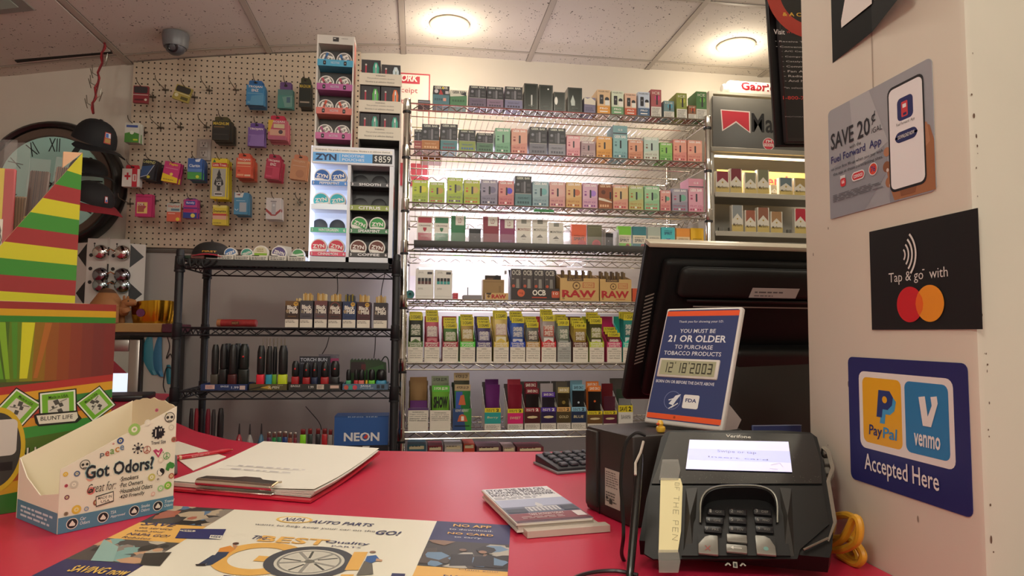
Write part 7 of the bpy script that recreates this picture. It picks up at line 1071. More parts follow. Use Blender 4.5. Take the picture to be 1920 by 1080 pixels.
def hook(lab, X, Z, L): return tag(hook_mb(L).build('peg_hook', loc=(X, PGY - .0006, Z)), lab, 'hook', 'wire hooks on the pegboard')
for j, (px, py, lab) in enumerate([(311, 169, 'bare hook right of the maroon packet, top row'), (393, 170, 'bare hook right of the tilted yellow packet, top row'), (443, 169, 'bare hook left of the pale blue boxes, top row'), (302, 240, 'first bare hook right of the green and white box, second row'), (339, 239, 'middle bare hook of the second row'), (388, 239, 'bare hook above the power outlet, second row'), (245, 382, 'bare hook left of the pink packs, bottom row'), (563, 379, 'bare hook at the right end of the bottom row')]):
    p = PY(px, py, PGY); hook(lab, p.x, p.z, .13)
def hang(l, t, r, b, n, base, art, lab, d=.014, gap=.018, tab=None, front=.135, roll=0., hname='', tabh=.2):
    Y = PGY - front; x, w, h, zz = span(l, t, r, b, Y); zt = zz + h; k = MB(); hb = h * (1 - tabh) if tab else h
    k.box(-w / 2, w / 2, 0, d, -h, -h + hb, base); k.art((-w / 2, 0, -h + hb), (w, 0, 0), (0, 0, -hb), art)
    o = thing('hanging_pack', lab + ('; front one' if n > 1 else ''), 'hanging pack', (x, Y, zt), rot=(0, roll, 0), group='hanging packs on the pegboard')
    k.build('pack_body', o)
    if tab:
        k = MB(); tw = w * .78; th = h * tabh; k.prism((0, d * .5, 0), (1, 0, 0), (0, 0, 1), (0, -1, 0), [(-tw / 2, -th), (tw / 2, -th), (tw / 2, -.004), (tw * .4, 0), (-tw * .4, 0), (-tw / 2, -.004)][::-1], .001, tab); k.art((-tw / 2, d * .5, 0), (tw, 0, 0), (0, 0, -th), [('rr', .36, .3, .64, .6, .08, '2a211c')]); k.build('hang_tab', o)
    for j in range(1, n):
        dup(o, (x + .0012 * ((j * 5) % 3 - 1), Y + gap * j, zt + .001 * ((j * 7) % 3 - 1)), lab + '; ' + ['second', 'third', 'fourth', 'fifth', 'sixth'][j - 1] + ' from front', rot=(0, roll + .03 * ((j * 3) % 3 - 1), 0))
    hook('wire hook carrying the ' + (hname or lab), x, zt - h * (.09 if tab else .03), front + .05); return o
def tro(c, t2='', c2=None): return [('t', .1, .03, .9, .16, 'TROJAN', 'efe4dc', .02)] + ([('t', .3, .2, .7, .33, t2, 'efe4dc', .02)] if t2 else []) + [('r', .06, .4, .94, .44, c2 or c), ('r', .08, .82, .5, .92, c2 or c)]
hang(249, 161, 277, 193, 1, '8a3038', [('rr', .05, .04, .95, .42, .1, '3a3436'), ('r', 0, .5, 1, .54, 'c8b0a8'), ('r', .1, .76, .7, .86, '5a2026'), ('e', .85, .8, .09, 'd8c8b8')], 'maroon blister pack at the left end of the top row')
hang(330, 162, 361, 190, 1, 'a8984a', [('rr', .05, .04, .95, .45, .1, '35322c'), ('r', .0, .5, 1, .55, 'd0c89a'), ('e', .2, .7, .12, 'd8d0a8'), ('r', .5, .7, .95, .9, '5a5228')], 'yellow and black blister pack hanging askew in the top row', roll=.3)
hang(461, 150, 494, 197, 4, '3f86b8', tro('2f74a8', 'ENZ', '6fa4c4') + [('p', [(.3, .55), (1, .45), (1, 1), (.2, 1)], '5a9ac0')], 'pale blue box in the top row of the pegboard', tab='2f6aa8')
hang(520, 153, 548, 203, 2, '4d8a80', [('r', 0, 0, 1, .3, '55807c'), ('p', [(.3, .4), (1, .3), (1, .9), (.5, .95)], '6f9a90'), ('r', .6, .4, .85, .7, '4a6a80')], 'teal pack with a purple tab in the top row', tab='6a4a80', tabh=.3)
hang(560, 145, 582, 200, 4, '2a2a22', [('t', .05, .06, .95, .2, 'MAGNUM', 'b8a03a', .02), ('r', 0, .3, 1, .7, '1f241c'), ('r', .1, .78, .9, .84, 'a89a8a')], 'black and gold box at the right end of the top row', tab='3a3a20')
hang(233, 230, 260, 267, 2, 'd0cfc4', [('r', .1, .12, .9, .24, '4a5a9a'), ('p', [(0, .55), (.5, .45), (1, .55), (1, 1), (0, 1)], '4d8a3a'), ('e', .5, .5, .14, 'dfe4d4'), ('r', .6, .82, .92, .9, 'c8d83a')], 'white and green medicine box, left end of the second row', d=.02, gap=.022)
hang(397, 218, 430, 262, 6, '2b281e', [('t', .06, .05, .94, .22, 'MAGNUM', 'c0a83c', .03), ('r', .1, .3, .7, .34, '8a6a3a'), ('r', .0, .45, 1, .95, '221f1a'), ('r', .1, .7, .9, .72, '4a443a')], 'black and gold box in the second row of the pegboard', tab='4a4420')
hang(464, 230, 495, 274, 2, '7a58a0', tro('6a4890', '', '9a80b8') + [('p', [(.2, .45), (1, .35), (1, 1), (.1, 1)], '8a6cb0')], 'purple box in the second row', tab='6a489a')
hang(502, 216, 536, 262, 5, 'c86a7a', tro('c04a6a') + [('p', [(0, .0), (.3, 0), (.1, .6), (0, .6)], 'd8b03a'), ('r', .1, .48, .95, .78, 'd8a890'), ('e', .7, .6, .12, '4a3a44'), ('p', [(.3, .2), (.9, .2), (.9, .42), (.3, .4)], 'd8c8a0'), ('r', 0, .82, 1, 1, 'b8607a')], 'pink and yellow picture box in the second row', tab='c8284a')
hang(228, 308, 261, 350, 1, 'd8d0cc', [('r', .56, 0, .86, 1, 'c02a3a'), ('r', .0, .0, .55, 1, 'dcd4cc'), ('r', .26, .22, .36, .62, 'c02a3a'), ('r', .14, .36, .48, .48, 'c02a3a'), ('rr', .6, .3, .82, .7, .04, 'd8c8c0'), ('r', .7, .36, .76, .64, 'c02a3a')], 'white and red first-aid kit, left end of the third row', d=.03, tab='c02a3a')
hang(267, 299, 292, 336, 5, '2a2a32', [('t', .05, .06, .95, .2, 'LARPND', 'c8c47a', .02, .2), ('p', [(0, .4), (.9, .25), (.5, .8), (0, .95)], '34507a'), ('ln', [(0, .95), (.5, .8), (.9, .25)], .04, 'c8ccd4'), ('e', .6, .88, .12, 'c8c03a')], 'black box with a blue swoosh in the third row', roll=.12, gap=.02)
hang(308, 304, 338, 342, 2, 'c83a78', [('t', .3, .04, .85, .2, 'Pepto', 'e8c02a', .03), ('r', .1, .3, .9, .34, 'd87a9a'), ('p', [(0, .6), (1, .75), (1, 1), (0, 1)], 'e8c82a'), ('e', .55, .6, .1, 'e8d05a'), ('para', .1, .84, .8, .94, 1, 'a8803a')], 'pink and yellow medicine box tilting in the third row', roll=.16, gap=.025)
hang(351, 297, 378, 336, 4, '3a62a8', [('t', .1, .28, .85, .42, 'Claritin', 'e0e6ee', .02), ('p', [(.5, .06), (.9, .0), (.8, .16), (.55, .16)], 'd8e0ea'), ('r', 0, .5, 1, .64, '5a84c0'), ('r', 0, .66, 1, 1, '4a9a4a'), ('e', .7, .88, .12, 'c8d83a')], 'blue and green allergy box in the third row', d=.018, gap=.02)
hang(394, 297, 424, 373, 5, 'd8c02a', [('p', [(.18, .02), (.08, .1), (.28, .1)], '2a7a3a'), ('rr', .05, .11, .98, .21, .03, 'c02a34'), ('t', .1, .13, .92, .19, 'Little Trees', 'f0e6d0', .01), ('r', .08, .25, .92, .94, 'a8a69c'), ('p', [(.5, .26), (.36, .42), (.42, .42), (.25, .55), (.2, .64), (.4, .7), (.4, .8), (.6, .8), (.6, .7), (.8, .64), (.75, .55), (.58, .42), (.64, .42)], '2c2a2a'), ('t', .34, .5, .68, .56, 'BLACK', 'b8b8b4', .01), ('t', .36, .58, .66, .67, 'ICE', 'd8d8d4', .03), ('r', .25, .84, .75, .92, 'd8d4cc'), ('r', .28, .86, .72, .9, '4a4844')], 'yellow tree air freshener packet in the third row', d=.004, gap=.016)
hang(442, 287, 471, 333, 6, 'd8583c', tro('c84a34', '', 'e8a07a') + [('r', .08, .2, .94, .32, 'e0b48a'), ('r', .55, .84, .94, .93, 'e8c0a0'), ('e', .2, .66, .08, 'b8402c')], 'orange-red box in the third row', tab='d8583c')
hang(500, 289, 527, 336, 5, 'b82a4c', tro('a82244', 'ENZ', 'd04a6a') + [('p', [(.5, .45), (1, .4), (1, .9), (.5, 1)], 'c83a5a')], 'crimson box leaning in the third row', tab='b0284a', roll=.1)
hang(547, 290, 578, 337, 2, 'd89a70', [('t', .1, .05, .8, .16, 'TROJAN', 'e8c8a8'), ('r', .1, .3, .9, .34, 'e0b090'), ('e', .6, .7, .25, 'c88a64')], 'pale orange box at the right end of the third row', tab='d88a68', roll=.1)
hang(253, 364, 283, 406, 3, 'c0306a', [('r', .06, .1, .94, .14, '9a2050'), ('r', .1, .36, .75, .86, 'e0c070'), ('r', .15, .42, .55, .8, 'a85a4a'), ('t', .12, .4, .5, .52, 'DOR', 'e6d8d0', .02), ('p', [(.5, .5), (.7, .55), (.5, .7)], 'b03a5a')], 'hot pink pack at the left of the bottom row', d=.008, gap=.014)
hang(312, 378, 338, 415, 1, 'd06048', [('r', 0, 0, 1, .48, 'b8bcb4'), ('t', .1, .1, .9, .26, 'DayQuil', 'd0583a', .02), ('r', .3, .3, .9, .42, '5a7a8a'), ('r', .1, .55, .6, .6, 'e8b0a0'), ('e', .8, .88, .14, 'd8c03a')], 'grey and orange cold medicine box in the bottom row', tab='4a4a40', tabh=.08)
hang(343, 371, 369, 409, 2, 'b83a80', [('t', .2, .12, .8, .26, 'family', 'e0d0e6', .02), ('rr', .15, .08, .85, .3, .08, '3a4aa0'), ('t', .2, .12, .8, .26, 'family', 'e0d0e6', .02), ('r', 0, .42, 1, .5, '5a2a80'), ('r', .0, .52, .75, .66, 'b02a5a'), ('r', 0, .7, 1, 1, '2a3a8a'), ('e', .7, .86, .16, 'd8c85a')], 'pink and navy medicine box in the bottom row', tab='6a3a80', tabh=.08)
hang(398, 385, 424, 422, 3, 'd8c03a', [('t', .04, .22, .96, .36, 'Dramamine', '4a2c24', .02), ('r', 0, .42, 1, .52, 'c03a3a'), ('p', [(0, .52), (1, .52), (1, .72), (0, .7)], 'dca890'), ('r', 0, .0, 1, .12, 'e0d070'), ('para', .08, .86, .9, .94, 1, '8a7a3a')], 'yellow motion-sickness box in the bottom row', d=.012, gap=.014)
hang(438, 361, 464, 402, 4, '4a8ab0', [('p', [(.05, .0), (.7, 0), (.6, .22), (.05, .24)], 'd8d8d4'), ('p', [(.1, .1), (.45, .06), (.4, .14)], '8a2c34'), ('r', .4, .45, .9, .88, 'a8b0b8'), ('ring', .2, .75, .12, .3, 'd8e4ea', .0, .5), ('r', .15, .36, .8, .39, '9ac0d4')], 'sky blue box with a grey square in the bottom row', d=.016, gap=.02)
hang(498, 371, 526, 411, 4, 'd8d0ce', [('p', [(0, .5), (.35, .7), (.65, .7), (1, .5), (1, .62), (.65, .84), (.35, .84), (0, .64)], 'a83a3a'), ('rr', .38, .2, .66, .78, .06, 'b8b4b8'), ('e', .52, .35, .08, 'd8d8da'), ('r', .3, .14, .7, .19, '8a8488')], 'white pack with a red chevron in the bottom row', d=.01, gap=.018)
# power outlet
p0 = PY(368, 300, PGY - .012); p1 = PY(396, 261, PGY - .012); w = p1.x - p0.x; h = p1.z - p0.z; t = thing('power_outlet', 'grey double power outlet on the pegboard', 'outlet', (p0.x, PGY - .0005, p0.z)); k = MB(); k.rbox(0, w, -.012, 0, 0, h, mat('a89c94', .35), .003, 2); k.build('cover_plate', t)
for v in (.3, .74): k = MB(); k.rbox(w * .22, w * .78, -.015, -.011, h * (v - .16), h * (v + .16), mat('b3a8a0', .35), .003, 2); k.art((w * .22, -.015, h * (v + .16)), (w * .56, 0, 0), (0, 0, -h * .32), [('r', .28, .2, .36, .5, '35302c'), ('r', .62, .2, .7, .5, '35302c'), ('e', .5, .72, .1, '35302c')]); k.build('socket', t)
# ================================================================ LEFT SIDE: CLOCK, CAPS, EYEWEAR RACK, SHELF, COOLER
cY = 3.15; c = PY(97, 345, cY); R_ = .285; t = thing('wall_clock', 'large black-rimmed clock with a pale teal dial, half hidden behind the incense packets', 'clock', (c.x, cY, c.z)); 
t['label'] = 'large black-rimmed wall clock with a pale teal dial'
k = MB(); k.lathe([(R_, -.06), (R_, -.01), (R_ * .97, .012), (R_ * .93, .02), (R_ * .89, .012), (R_ * .88, .0)], mat('1c1a1a', .3, spec=.6), 56, ax='y', caps=False); k.build('outer_rim', t)
k = MB(); k.lathe([(R_ * .88, .0), (R_ * .86, .008), (R_ * .76, .004), (R_ * .745, -.004)], mat('5a4a40', .35), 56, ax='y', caps=False); k.build('inner_rim', t)
k = MB(); k.lathe([(R_ * .75, -.004), (0, -.004)], mat('a6d6cc', .5), 56, ax='y', caps=False); D_ = R_ * .75; rom = ['XII', 'I', 'II', 'III', 'IIII', 'V', 'VI', 'VII', 'VIII', 'IX', 'X', 'XI']
for j, s_ in enumerate(rom):
    a = 2 * PI * j / 12; vs, fs = glyphs(s_, .0); wd = .022 * (.6 + .5 * len(s_)); hh = .06
    k.raw([(((x - .5) * wd) * math.cos(a) + (D_ * .82 - y * hh + hh / 2) * math.sin(a), .0035, -((x - .5) * wd) * math.sin(a) + (D_ * .82 - y * hh + hh / 2) * math.cos(a)) for x, y in vs], fs, '1f2a2a')
k.art((-.07, .0034, .055), (.14, 0, 0), (0, 0, -.03), [('t', 0, 0, 1, 1, 'ES MI', '3a5a58', .01)], .0004); k.build('dial', t)
k = MB(); k.box(-.004, .004, .0015, .0025, -.02, .12, '1a1c1c'); k.build('hour_hand', t, rot=(0, 2.1, 0)); k = MB(); k.box(-.003, .003, .0005, .0015, -.02, .17, '1a1c1c'); k.build('minute_hand', t, rot=(0, -2.4, 0))
# strap with clips, and caps
q0 = PY(195, 104, 2.98); q1 = PY(172, 213, 2.93); q0.z = zc(q0.x) - .004
t = thing('cap_strap', 'red strap with metal clips hanging from the ceiling above the caps', 'strap', q0); dv = q1 - q0; k = MB(); n = 14; ps = [dv * (j / n) + Vector((.006 * math.sin(j * 1.9), 0, 0)) for j in range(n + 1)]; k.tube(ps, .0045, mat('a01f28', .5), 6); k.tube([p + Vector((.003, -.002, 0)) for p in ps[::2]], .003, mat('6a141c', .5), 6); k.build('strap_cord', t)
for a, s_ in ((.3, 1), (.48, -1), (.62, -1), (.8, 1), (.9, -1)):
    p = dv * a; k = MB(); k.tube([p, p + Vector((.022 * s_, -.004, .012)), p + Vector((.026 * s_, -.004, .045))], .0022, mat('9a9488', .3, .8), 5); k.tube([p + Vector((.02 * s_, -.004, -.01)), p + Vector((.032 * s_, -.004, .03))], .002, mat('9a9488', .3, .8), 5); k.build('clip', t)
def at2(px, py, Y): return PY(px, py, Y)
napa = [(.3, .1, .7, .9, 'b83a2c'), (.34, .16, .66, .5, 'cdd0d8'), (.36, .2, .52, .48, '2f5aa8'), (.34, .56, .66, .84, 'b08a4a')]
cap('hanging_baseball_cap', 'black cap with a small red and blue badge, topmost of the hanging caps', at2(176, 268, 2.87), (.42, 0, 1.0), '14161a', '121318', patch=napa, s=.95, squash=1.2)
cap('hanging_baseball_cap', 'plain black cap hanging between the badge cap and the red-brimmed cap', at2(166, 322, 3.03), (.3, 0, .8), '131415', '111214', s=.85)
cap('hanging_baseball_cap', 'black cap with a dark red brim, lowest of the hanging caps', at2(172, 374, 2.87), (.5, 0, .95), '151416', '8a1f2a', patch=[(.55, .2, .75, .8, 'b83a2c'), (.58, .26, .72, .7, 'cdd0d8'), (.6, .5, .7, .7, '2f5aa8')], s=.95, squash=.9)
# shelf table
sY = 2.98; z1 = PY(270, 606, sY).z; z0 = PY(270, 623, sY).z; xl = PY(120, 610, sY).x; xr = PY(326, 610, sY).x
t = thing('side_table', 'pale wooden ledge with a dark underside behind the counter', 'table', (xl, sY, 0)); k = MB(); k.rbox(0, PY(303, 610, sY).x - xl, 0, .22, z0, z1, mat('b8955c', .5, var=.08, bscale=12), .003, 1); k.build('board', t); k = MB(); k.rbox(PY(303, 610, sY).x - xl + .0005, xr - xl, 0, .22, z0, z1 - .002, mat('5a1f34', .5), .003, 1); k.build('end_panel', t); k = MB(); k.box(.0, xr - xl, .01, .22, z0 - .014, z0 - .0005, '1f1b19'); k.build('apron', t)
for x in (.02, xr - xl - .03): k = MB(); k.box(x - .012, x + .012, .14, .2, 0, z0 - .0145, '1f1b19'); k.build('leg', t)
# eyewear rack
eY = sY + .125; g0e = PY(165, 447, eY); ex1 = PY(244, 447, eY).x; et = g0e.z; ew = ex1 - g0e.x; eh = et - z1
t = thing('eyewear_rack', 'white card rack of mirrored round glasses on the wooden ledge', 'rack', (g0e.x, eY, z1 + .0006)); k = MB(); wcard = mat('c9c4bc', .5)
for a, b in ((0, .47), (.53, 1)):
    k.box(ew * a, ew * b, 0, .003, 0, eh, wcard); k.art((ew * a, 0, eh), (ew * (b - a), 0, 0), (0, 0, -eh), [('e', .35, .06, .05, '24201f'), ('r', .33, .06, .37, .1, '24201f'), ('e', .2, .2, .1, '201d1d'), ('e', .2, .36, .1, '201d1d'), ('e', .2, .52, .1, '201d1d'), ('e', .8, .38, .09, '8f8a84')])
k.build('card_panel', t)
k = MB(); k.prism((ew * .47, -.002, 0), (1, 0, 0), (0, 0, 1), (0, -1, 0), [(0, 0), (ew * .06, 0), (ew * .06, eh * 1.02), (0, eh * 1.02)][::-1], .006, mat('bfb9b0', .5)); k.art((ew * .47, -.002, eh), (ew * .06, 0, 0), (0, 0, -eh), [('r', .3, .1 + .2 * j, .9, .2 + .2 * j, '221f22') for j in range(4)]); k.build('centre_strip', t)
for s_ in (-1, 1):
    x0 = 0 if s_ < 0 else ew; k = MB(); k.raw([(x0, 0, 0), (x0 + s_ * .055, .03, 0), (x0 + s_ * .055, .03, eh * .95), (x0, 0, eh * .95), (x0, .003, 0), (x0 + s_ * .055, .033, 0), (x0 + s_ * .055, .033, eh * .95), (x0, .003, eh * .95)], [(0, 1, 2, 3), (7, 6, 5, 4), (1, 5, 6, 2), (0, 3, 7, 4), (2, 6, 7, 3), (0, 4, 5, 1)], wcard)
    for v in (.2, .65): k.raw([(x0 + s_ * .003, .0009, eh * (1 - v + .14)), (x0 + s_ * .05, .0265, eh * (1 - v)), (x0 + s_ * .003, .0009, eh * (1 - v - .14))], [(0, 1, 2)], '1c1a1c')
    k.build('side_wing', t)
k.build if 0 else None
for j, (py, lab) in enumerate([(473, 'mirrored round glasses, top pair on the white card rack'), (516, 'mirrored round glasses, middle pair on the white card rack'), (535, 'mirrored round glasses, lowest pair on the white card rack')]):
    Y = eY - .022; a, b = PY(187, py, Y), PY(228, py, Y); t = thing('mirrored_glasses', lab, 'glasses', (a + b) / 2, group='mirrored glasses on the white rack'); hw = (b.x - a.x) / 2; mir = mat(['d8d4d0', '8a8a92', 'a4b4b8'][j], .08, 1.)
    for s_ in (-1, 1): k = MB(); r = .033; k.lathe([(r, -.008), (r * .96, -.001), (r * .8, .006), (r * .5, .011), (0, .013)], mir, 24, (s_ * hw, 0, 0), 'y'); k.build('lens', t)
    k = MB(); k.tube([(-hw + .03, 0, .006), (0, -.004, .014), (hw - .03, 0, .006)], .0025, mat('c8a86a', .2, .9), 6); 
    for s_ in (-1, 1): k.tube([(s_ * (hw + .032), .002, .004), (s_ * (hw + .03), .03, .002)], .0018, mat('3a3634', .3), 5) if False else None
    k.build('bridge', t)
# toy camel
cy = sY + .03; p = PY(200, 590, cy); t = thing('toy_camel', 'tan toy camel on the wooden ledge in front of the eyewear rack', 'toy', (p.x, cy, z1 + .001)); fur = mat('a06c40', .7, var=.1, bscale=40); zt = PY(205, 541, cy).z - z1
k = MB(); k.lathe([(0, .035), (.055, .045), (.068, .06), (.062, zt * .55), (.035, zt * .85), (.015, zt * .98), (0, zt)], fur, 24, (0, 0, 0))
xh = PY(240, 568, cy).x - p.x; zh = PY(240, 568, cy).z - z1
k.tube(smooth([(.045, 0, .065), (.075, -.005, .05), (xh - .012, -.01, zh - .02), (xh, -.012, zh)], 5), [.026] * 5 + [.021] * 5 + [.017] * 5 + [.016], fur, 12); k.lathe([(0, -.02), (.012, -.016), (.019, 0), (.016, .018), (.012, .034), (0, .04)], fur, 16, (xh, -.012, zh), 'x')
for x in (-.045, .045):
    for y in (-.03, .03): k.tube([(x, y, .07), (x * 1.05, y, .03), (x * 1.05, y, 0)], [.016, .012, .013], fur, 10)
k.build('body', t)
k = MB(); k.lathe([(.034, zt * .86), (.022, zt * .96), (0, zt * 1.01)], mat('5a3a24', .7), 20); k.build('hump_patch', t)
k = MB()
for y in (-.03, .006): k = MB(); k.lathe([(0, .018), (.005, .014), (.006, .006), (.003, 0)], fur, 8, (xh - .004, y, zh + .012)); k.build('ear', t)
k = MB(); k.lathe([(.003, 0), (.0025, .002), (0, .003)], DARKP, 8, (xh + .012, -.028, zh + .006), 'y'); k.build('eye', t)
# gold foil cup
p = PY(278, 605, sY + .03); t = thing('gold_bowl', 'crinkled shiny gold foil bowl on the wooden ledge', 'bowl', (p.x, sY + .08, z1 + .0008)); k = MB(); n = 48; vs = []; fs = []; H_ = PY(278, 568, sY + .03).z - z1
for j, (r, z) in enumerate([(.078, 0), (.084, H_ * .3), (.088, H_ * .7), (.09, H_), (.086, H_), (.082, H_ * .4)]):
    for i in range(n):
        a = 2 * PI * i / n; rr = r * (1 + .04 * math.sin(9 * a) + .02 * math.sin(17 * a)); zz = z + (.012 * max(0, math.sin(a * 1. + 2.6)) if j in (3, 4) else 0); vs.append((rr * math.cos(a), rr * math.sin(a) * .6, zz))
for j in range(5):
    for i in range(n): fs.append((j * n + i, j * n + (i + 1) % n, (j + 1) * n + (i + 1) % n, (j + 1) * n + i))
fs.append(tuple(range(n - 1, -1, -1))); k.raw(vs, fs, mat('c8982c', .18, 1.), True); k.build('foil_wall', t)
k = MB(); k.prism((-.03, -.0565, H_ * .5), (1, 0, 0), (0, 0, 1), (0, -1, 0), [(.017 * math.cos(2 * PI * j / 20), .017 * math.sin(2 * PI * j / 20)) for j in range(20)][::-1], .001, '6a2c5a'); k.build('purple_emblem', t)
# glass cooler below
fY = 3.0; a = PY(150, 640, fY).x; b = PY(268, 640, fY).x; zt = z0 - .03; t = thing('glass_cooler', 'small lit drinks cooler with a silver frame under the wooden ledge', 'cooler', (a, fY, .0)); w = b - a; alu = mat('a8a09a', .28, .85)
xi = PY(242, 640, fY).x - a
k = MB(); k.box(0, w, .012, .2, 0, zt, mat('55504c', .5)); k.build('cabinet', t)
k = MB(); k.rbox(xi, w - .012, 0, .011, .5, zt - .001, alu, .004, 2); k.rbox(.0, xi, 0, .011, zt - .05, zt - .001, alu, .004, 2); k.rbox(w - .012, w, -.002, .011, .5, zt, mat('1f1c1d', .4), .002, 1); k.build('door_frame', t)
k = MB(); k.box(0, xi, .006, .011, .5, zt - .05, mat('b9c4b8', .2)); k.box(0, xi, .0045, .006, .5, PY(235, 700, fY).z, mat('e8f2fa', .3, emit='dcecff', estr=.8)); zz = PY(235, 700, fY).z; xx = PY(222, 680, fY).x - a
k.raw([(xx - .06, .0052, zz + .09), (xi - .004, .0052, zz + .0), (xx - .06, .0052, zz)], [(0, 2, 1)], 'a83a4a'); k.build('glass_panel', t)
# blue ribbons on a white board
bY = 3.02; a = PY(270, 640, bY).x; b = PY(327, 640, bY).x; k = MB(); k.box(0, b - a, 0, .004, 0, z0 - .6, mat('c9c4ba', .5)); tag(k.build('white_board', loc=(a, bY, .58)), 'narrow white board under the ledge behind the blue ribbons', 'board')
def ribbon(lab, pts, wd, c, Y): 
    P_ = [PY(x, y, Y) for x, y in pts]; k = MB(); sp = smooth(P_, 6); vs = []; fs = []; n = len(sp)
    for j, p in enumerate(sp): ww = wd * (.45 + .55 * math.sin(PI * j / (n - 1))); vs += [(p.x - P_[0].x - ww / 2, -.003, p.z - P_[0].z), (p.x - P_[0].x, -.008, p.z - P_[0].z), (p.x - P_[0].x + ww / 2, -.003, p.z - P_[0].z), (p.x - P_[0].x, .0, p.z - P_[0].z)]
    for j in range(n - 1):
        for i in range(4): q = j * 4 + i; r = j * 4 + (i + 1) % 4; fs.append((q, r, r + 4, q + 4))
    fs += [(3, 2, 1, 0), tuple(range(4 * n - 4, 4 * n))]; k.raw(vs, fs, mat(c, .35), True); tag(k.build('blue_ribbon', loc=(P_[0].x, Y, P_[0].z)), lab, 'ribbon', 'blue ribbons under the ledge')
ribbon('wide teal ribbon hanging left on the white board', [(281, 632), (278, 655), (281, 680), (290, 703)], .045, '3a8fa4', bY - .002)
ribbon('darker blue ribbon hanging in the middle of the white board', [(300, 632), (296, 660), (297, 690), (303, 706)], .035, '2f78a0', bY - .012)
ribbon('small oval blue ribbon tag at the right of the white board', [(316, 684), (318, 700), (317, 720)], .026, '2f7f92', bY - .004)
P_ = [PY(x, y, bY - .012) for x, y in ((314, 632), (318, 650), (312, 672), (320, 664), (324, 690), (312, 690), (306, 720), (310, 736))]; k = MB(); k.tube([p - P_[0] for p in smooth(P_)], .0022, mat('1f1a20', .5), 5); tag(k.build('dark_cord', loc=P_[0]), 'thin dark cord zigzagging beside the small oval ribbon', 'cable')
# black tablet on the far wing of the counter
p = PZ(222, 752, CT); k = MB(); k.rbox(-.1, .085, -.03, .14, 0, .02, mat('1d1b1e', .35), .004, 2); k.art((-.09, .13, .02), (.165, 0, 0), (0, -.15, 0), [('r', 0, 0, 1, 1, '3a2c34')], .0004); tag(k.build('black_tablet', loc=(p.x, p.y, CT + .0006), rz=.1), 'flat black tablet on the far wing of the red counter', 'tablet')
# ================================================================ RIGHT BACK: CIGARETTE CABINET AND WALL SIGNS
MY = 2.93; xl = PY(1331, 300, MY).x; xr = xl + .72; zt = PY(1420, 176, MY).z; gm = mat('8f8d84', .45); pm_ = mat('a8a294', .45)
t = thing('cigarette_cabinet', 'grey cigarette cabinet with a red chevron on its header', 'cabinet', (xl, MY, 0)); w = xr - xl; D_ = .27
def mz(py): return PY(1430, py, MY).z
k = MB(); k.box(0, .02, 0, D_, .3, zt, pm_); k.box(w - .02, w, 0, D_, .3, zt, pm_); k.box(.02, w - .02, D_ - .01, D_, .3, zt, mat('b8b2a4', .5)); k.box(0.02, w - .02, 0, D_ - .01, zt - .012, zt, pm_); k.box(0.02, w - .02, .0, D_ - .01, .3, .32, pm_); k.build('case', t)
k = MB(); hz1, hz0 = mz(187), mz(281); k.rbox(.012, w - .012, -.012, -.0005, hz0, hz1, mat('5f5d58', .4), .003, 2); g = uvof((xl + .012, MY - .012, hz1), (w - .024, 0, 0), (0, 0, hz0 - hz1))
k.art((.012, -.012, hz1), (w - .024, 0, 0), (0, 0, hz0 - hz1), pxart(g, [('p', [(1351, 205), (1354, 246), (1380, 230), (1407, 250), (1406, 209)], 'd8c8c0'), ('p', [(1353, 207), (1356, 243), (1380, 227), (1405, 247), (1404, 211)], 'b82a38'), ('t', 1409, 212, 1488, 252, 'Marlb', '171515', .016), ('e', 1441, 270, 11, 'd0c4bc'), ('e', 1441, 270, 10, 'b83040'), ('t', 1436, 262, 1447, 268, "I'M", 'e0d4cc', .02), ('r', 1432, 269, 1450, 275, 'd8c8c0'), ('t', 1433, 270, 1449, 274, 'HERE', 'b83040', .02)])); k.build('header_sign', t)
k = MB(); k.rbox(.0, w, -.02, .0, hz0 - .022, hz0 - .001, mat('8f897c', .4), .002, 1); k.build('header_rail', t)
sh = [(PY(1430, 365, MY).z, 'top'), (PY(1430, 437, MY).z, 'second'), (PY(1430, 508, MY).z, 'third')]
for z, nm in sh: k = MB(); k.rbox(.0205, w - .0205, -.006, .2, z - .012, z, pm_, .002, 1); k.rbox(.0205, w - .0205, -.01, -.006, z - .02, z + .003, mat('b3ad9e', .4), .001, 1); k.build('shelf', t)
rn = random.Random(4)
for z, nm in sh[1:]:
    k = MB()
    for j in range(13): x = .05 + .05 * j; k.box(x, x + .0025, .06, .19, z + .004, z + .012, mat('8f8a80', .4)); k.box(x + .01, x + .03, .04, .05, z, z + .028, mat('77736a', .4))
    k.build('pack_pusher', t)
k = MB(); k.box(.05, w - .05, .03, .045, zt - .06, zt - .045, mat('fff2dc', .4, emit='ffe8c8', estr=5.)); 
lz_ = hz0 - .03; k2 = MB(); k2.box(.05, w - .05, .05, .06, lz_, lz_ + .01, mat('fff2dc', .4, emit='ffe6c0', estr=2.)); k2.build('light_strip', t)
li = bpy.data.lights.new('cabinet_light', 'AREA'); li.shape = 'RECTANGLE'; li.size = .55; li.size_y = .03; li.energy = 2.2; li.color = (1, .88, .7); o = bpy.data.objects.new('cabinet_light', li); C.objects.link(o); o.location = (xl + w / 2, MY + .06, lz_ - .004)
yb = carton('brand_card', 'yellow card with red lettering behind the upper cigarette packs', 'card', None, (1345, 310, 1510, 366), MY + .15, .006, 'e0b850', [('t', .44, .12, .8, .5, 'Blend', 'b8302c', .03), ('r', 0, .94, 1, 1, 'c89a3a')], sh[0][0] + .0005)
MG = 'cigarette packs in the grey cabinet'
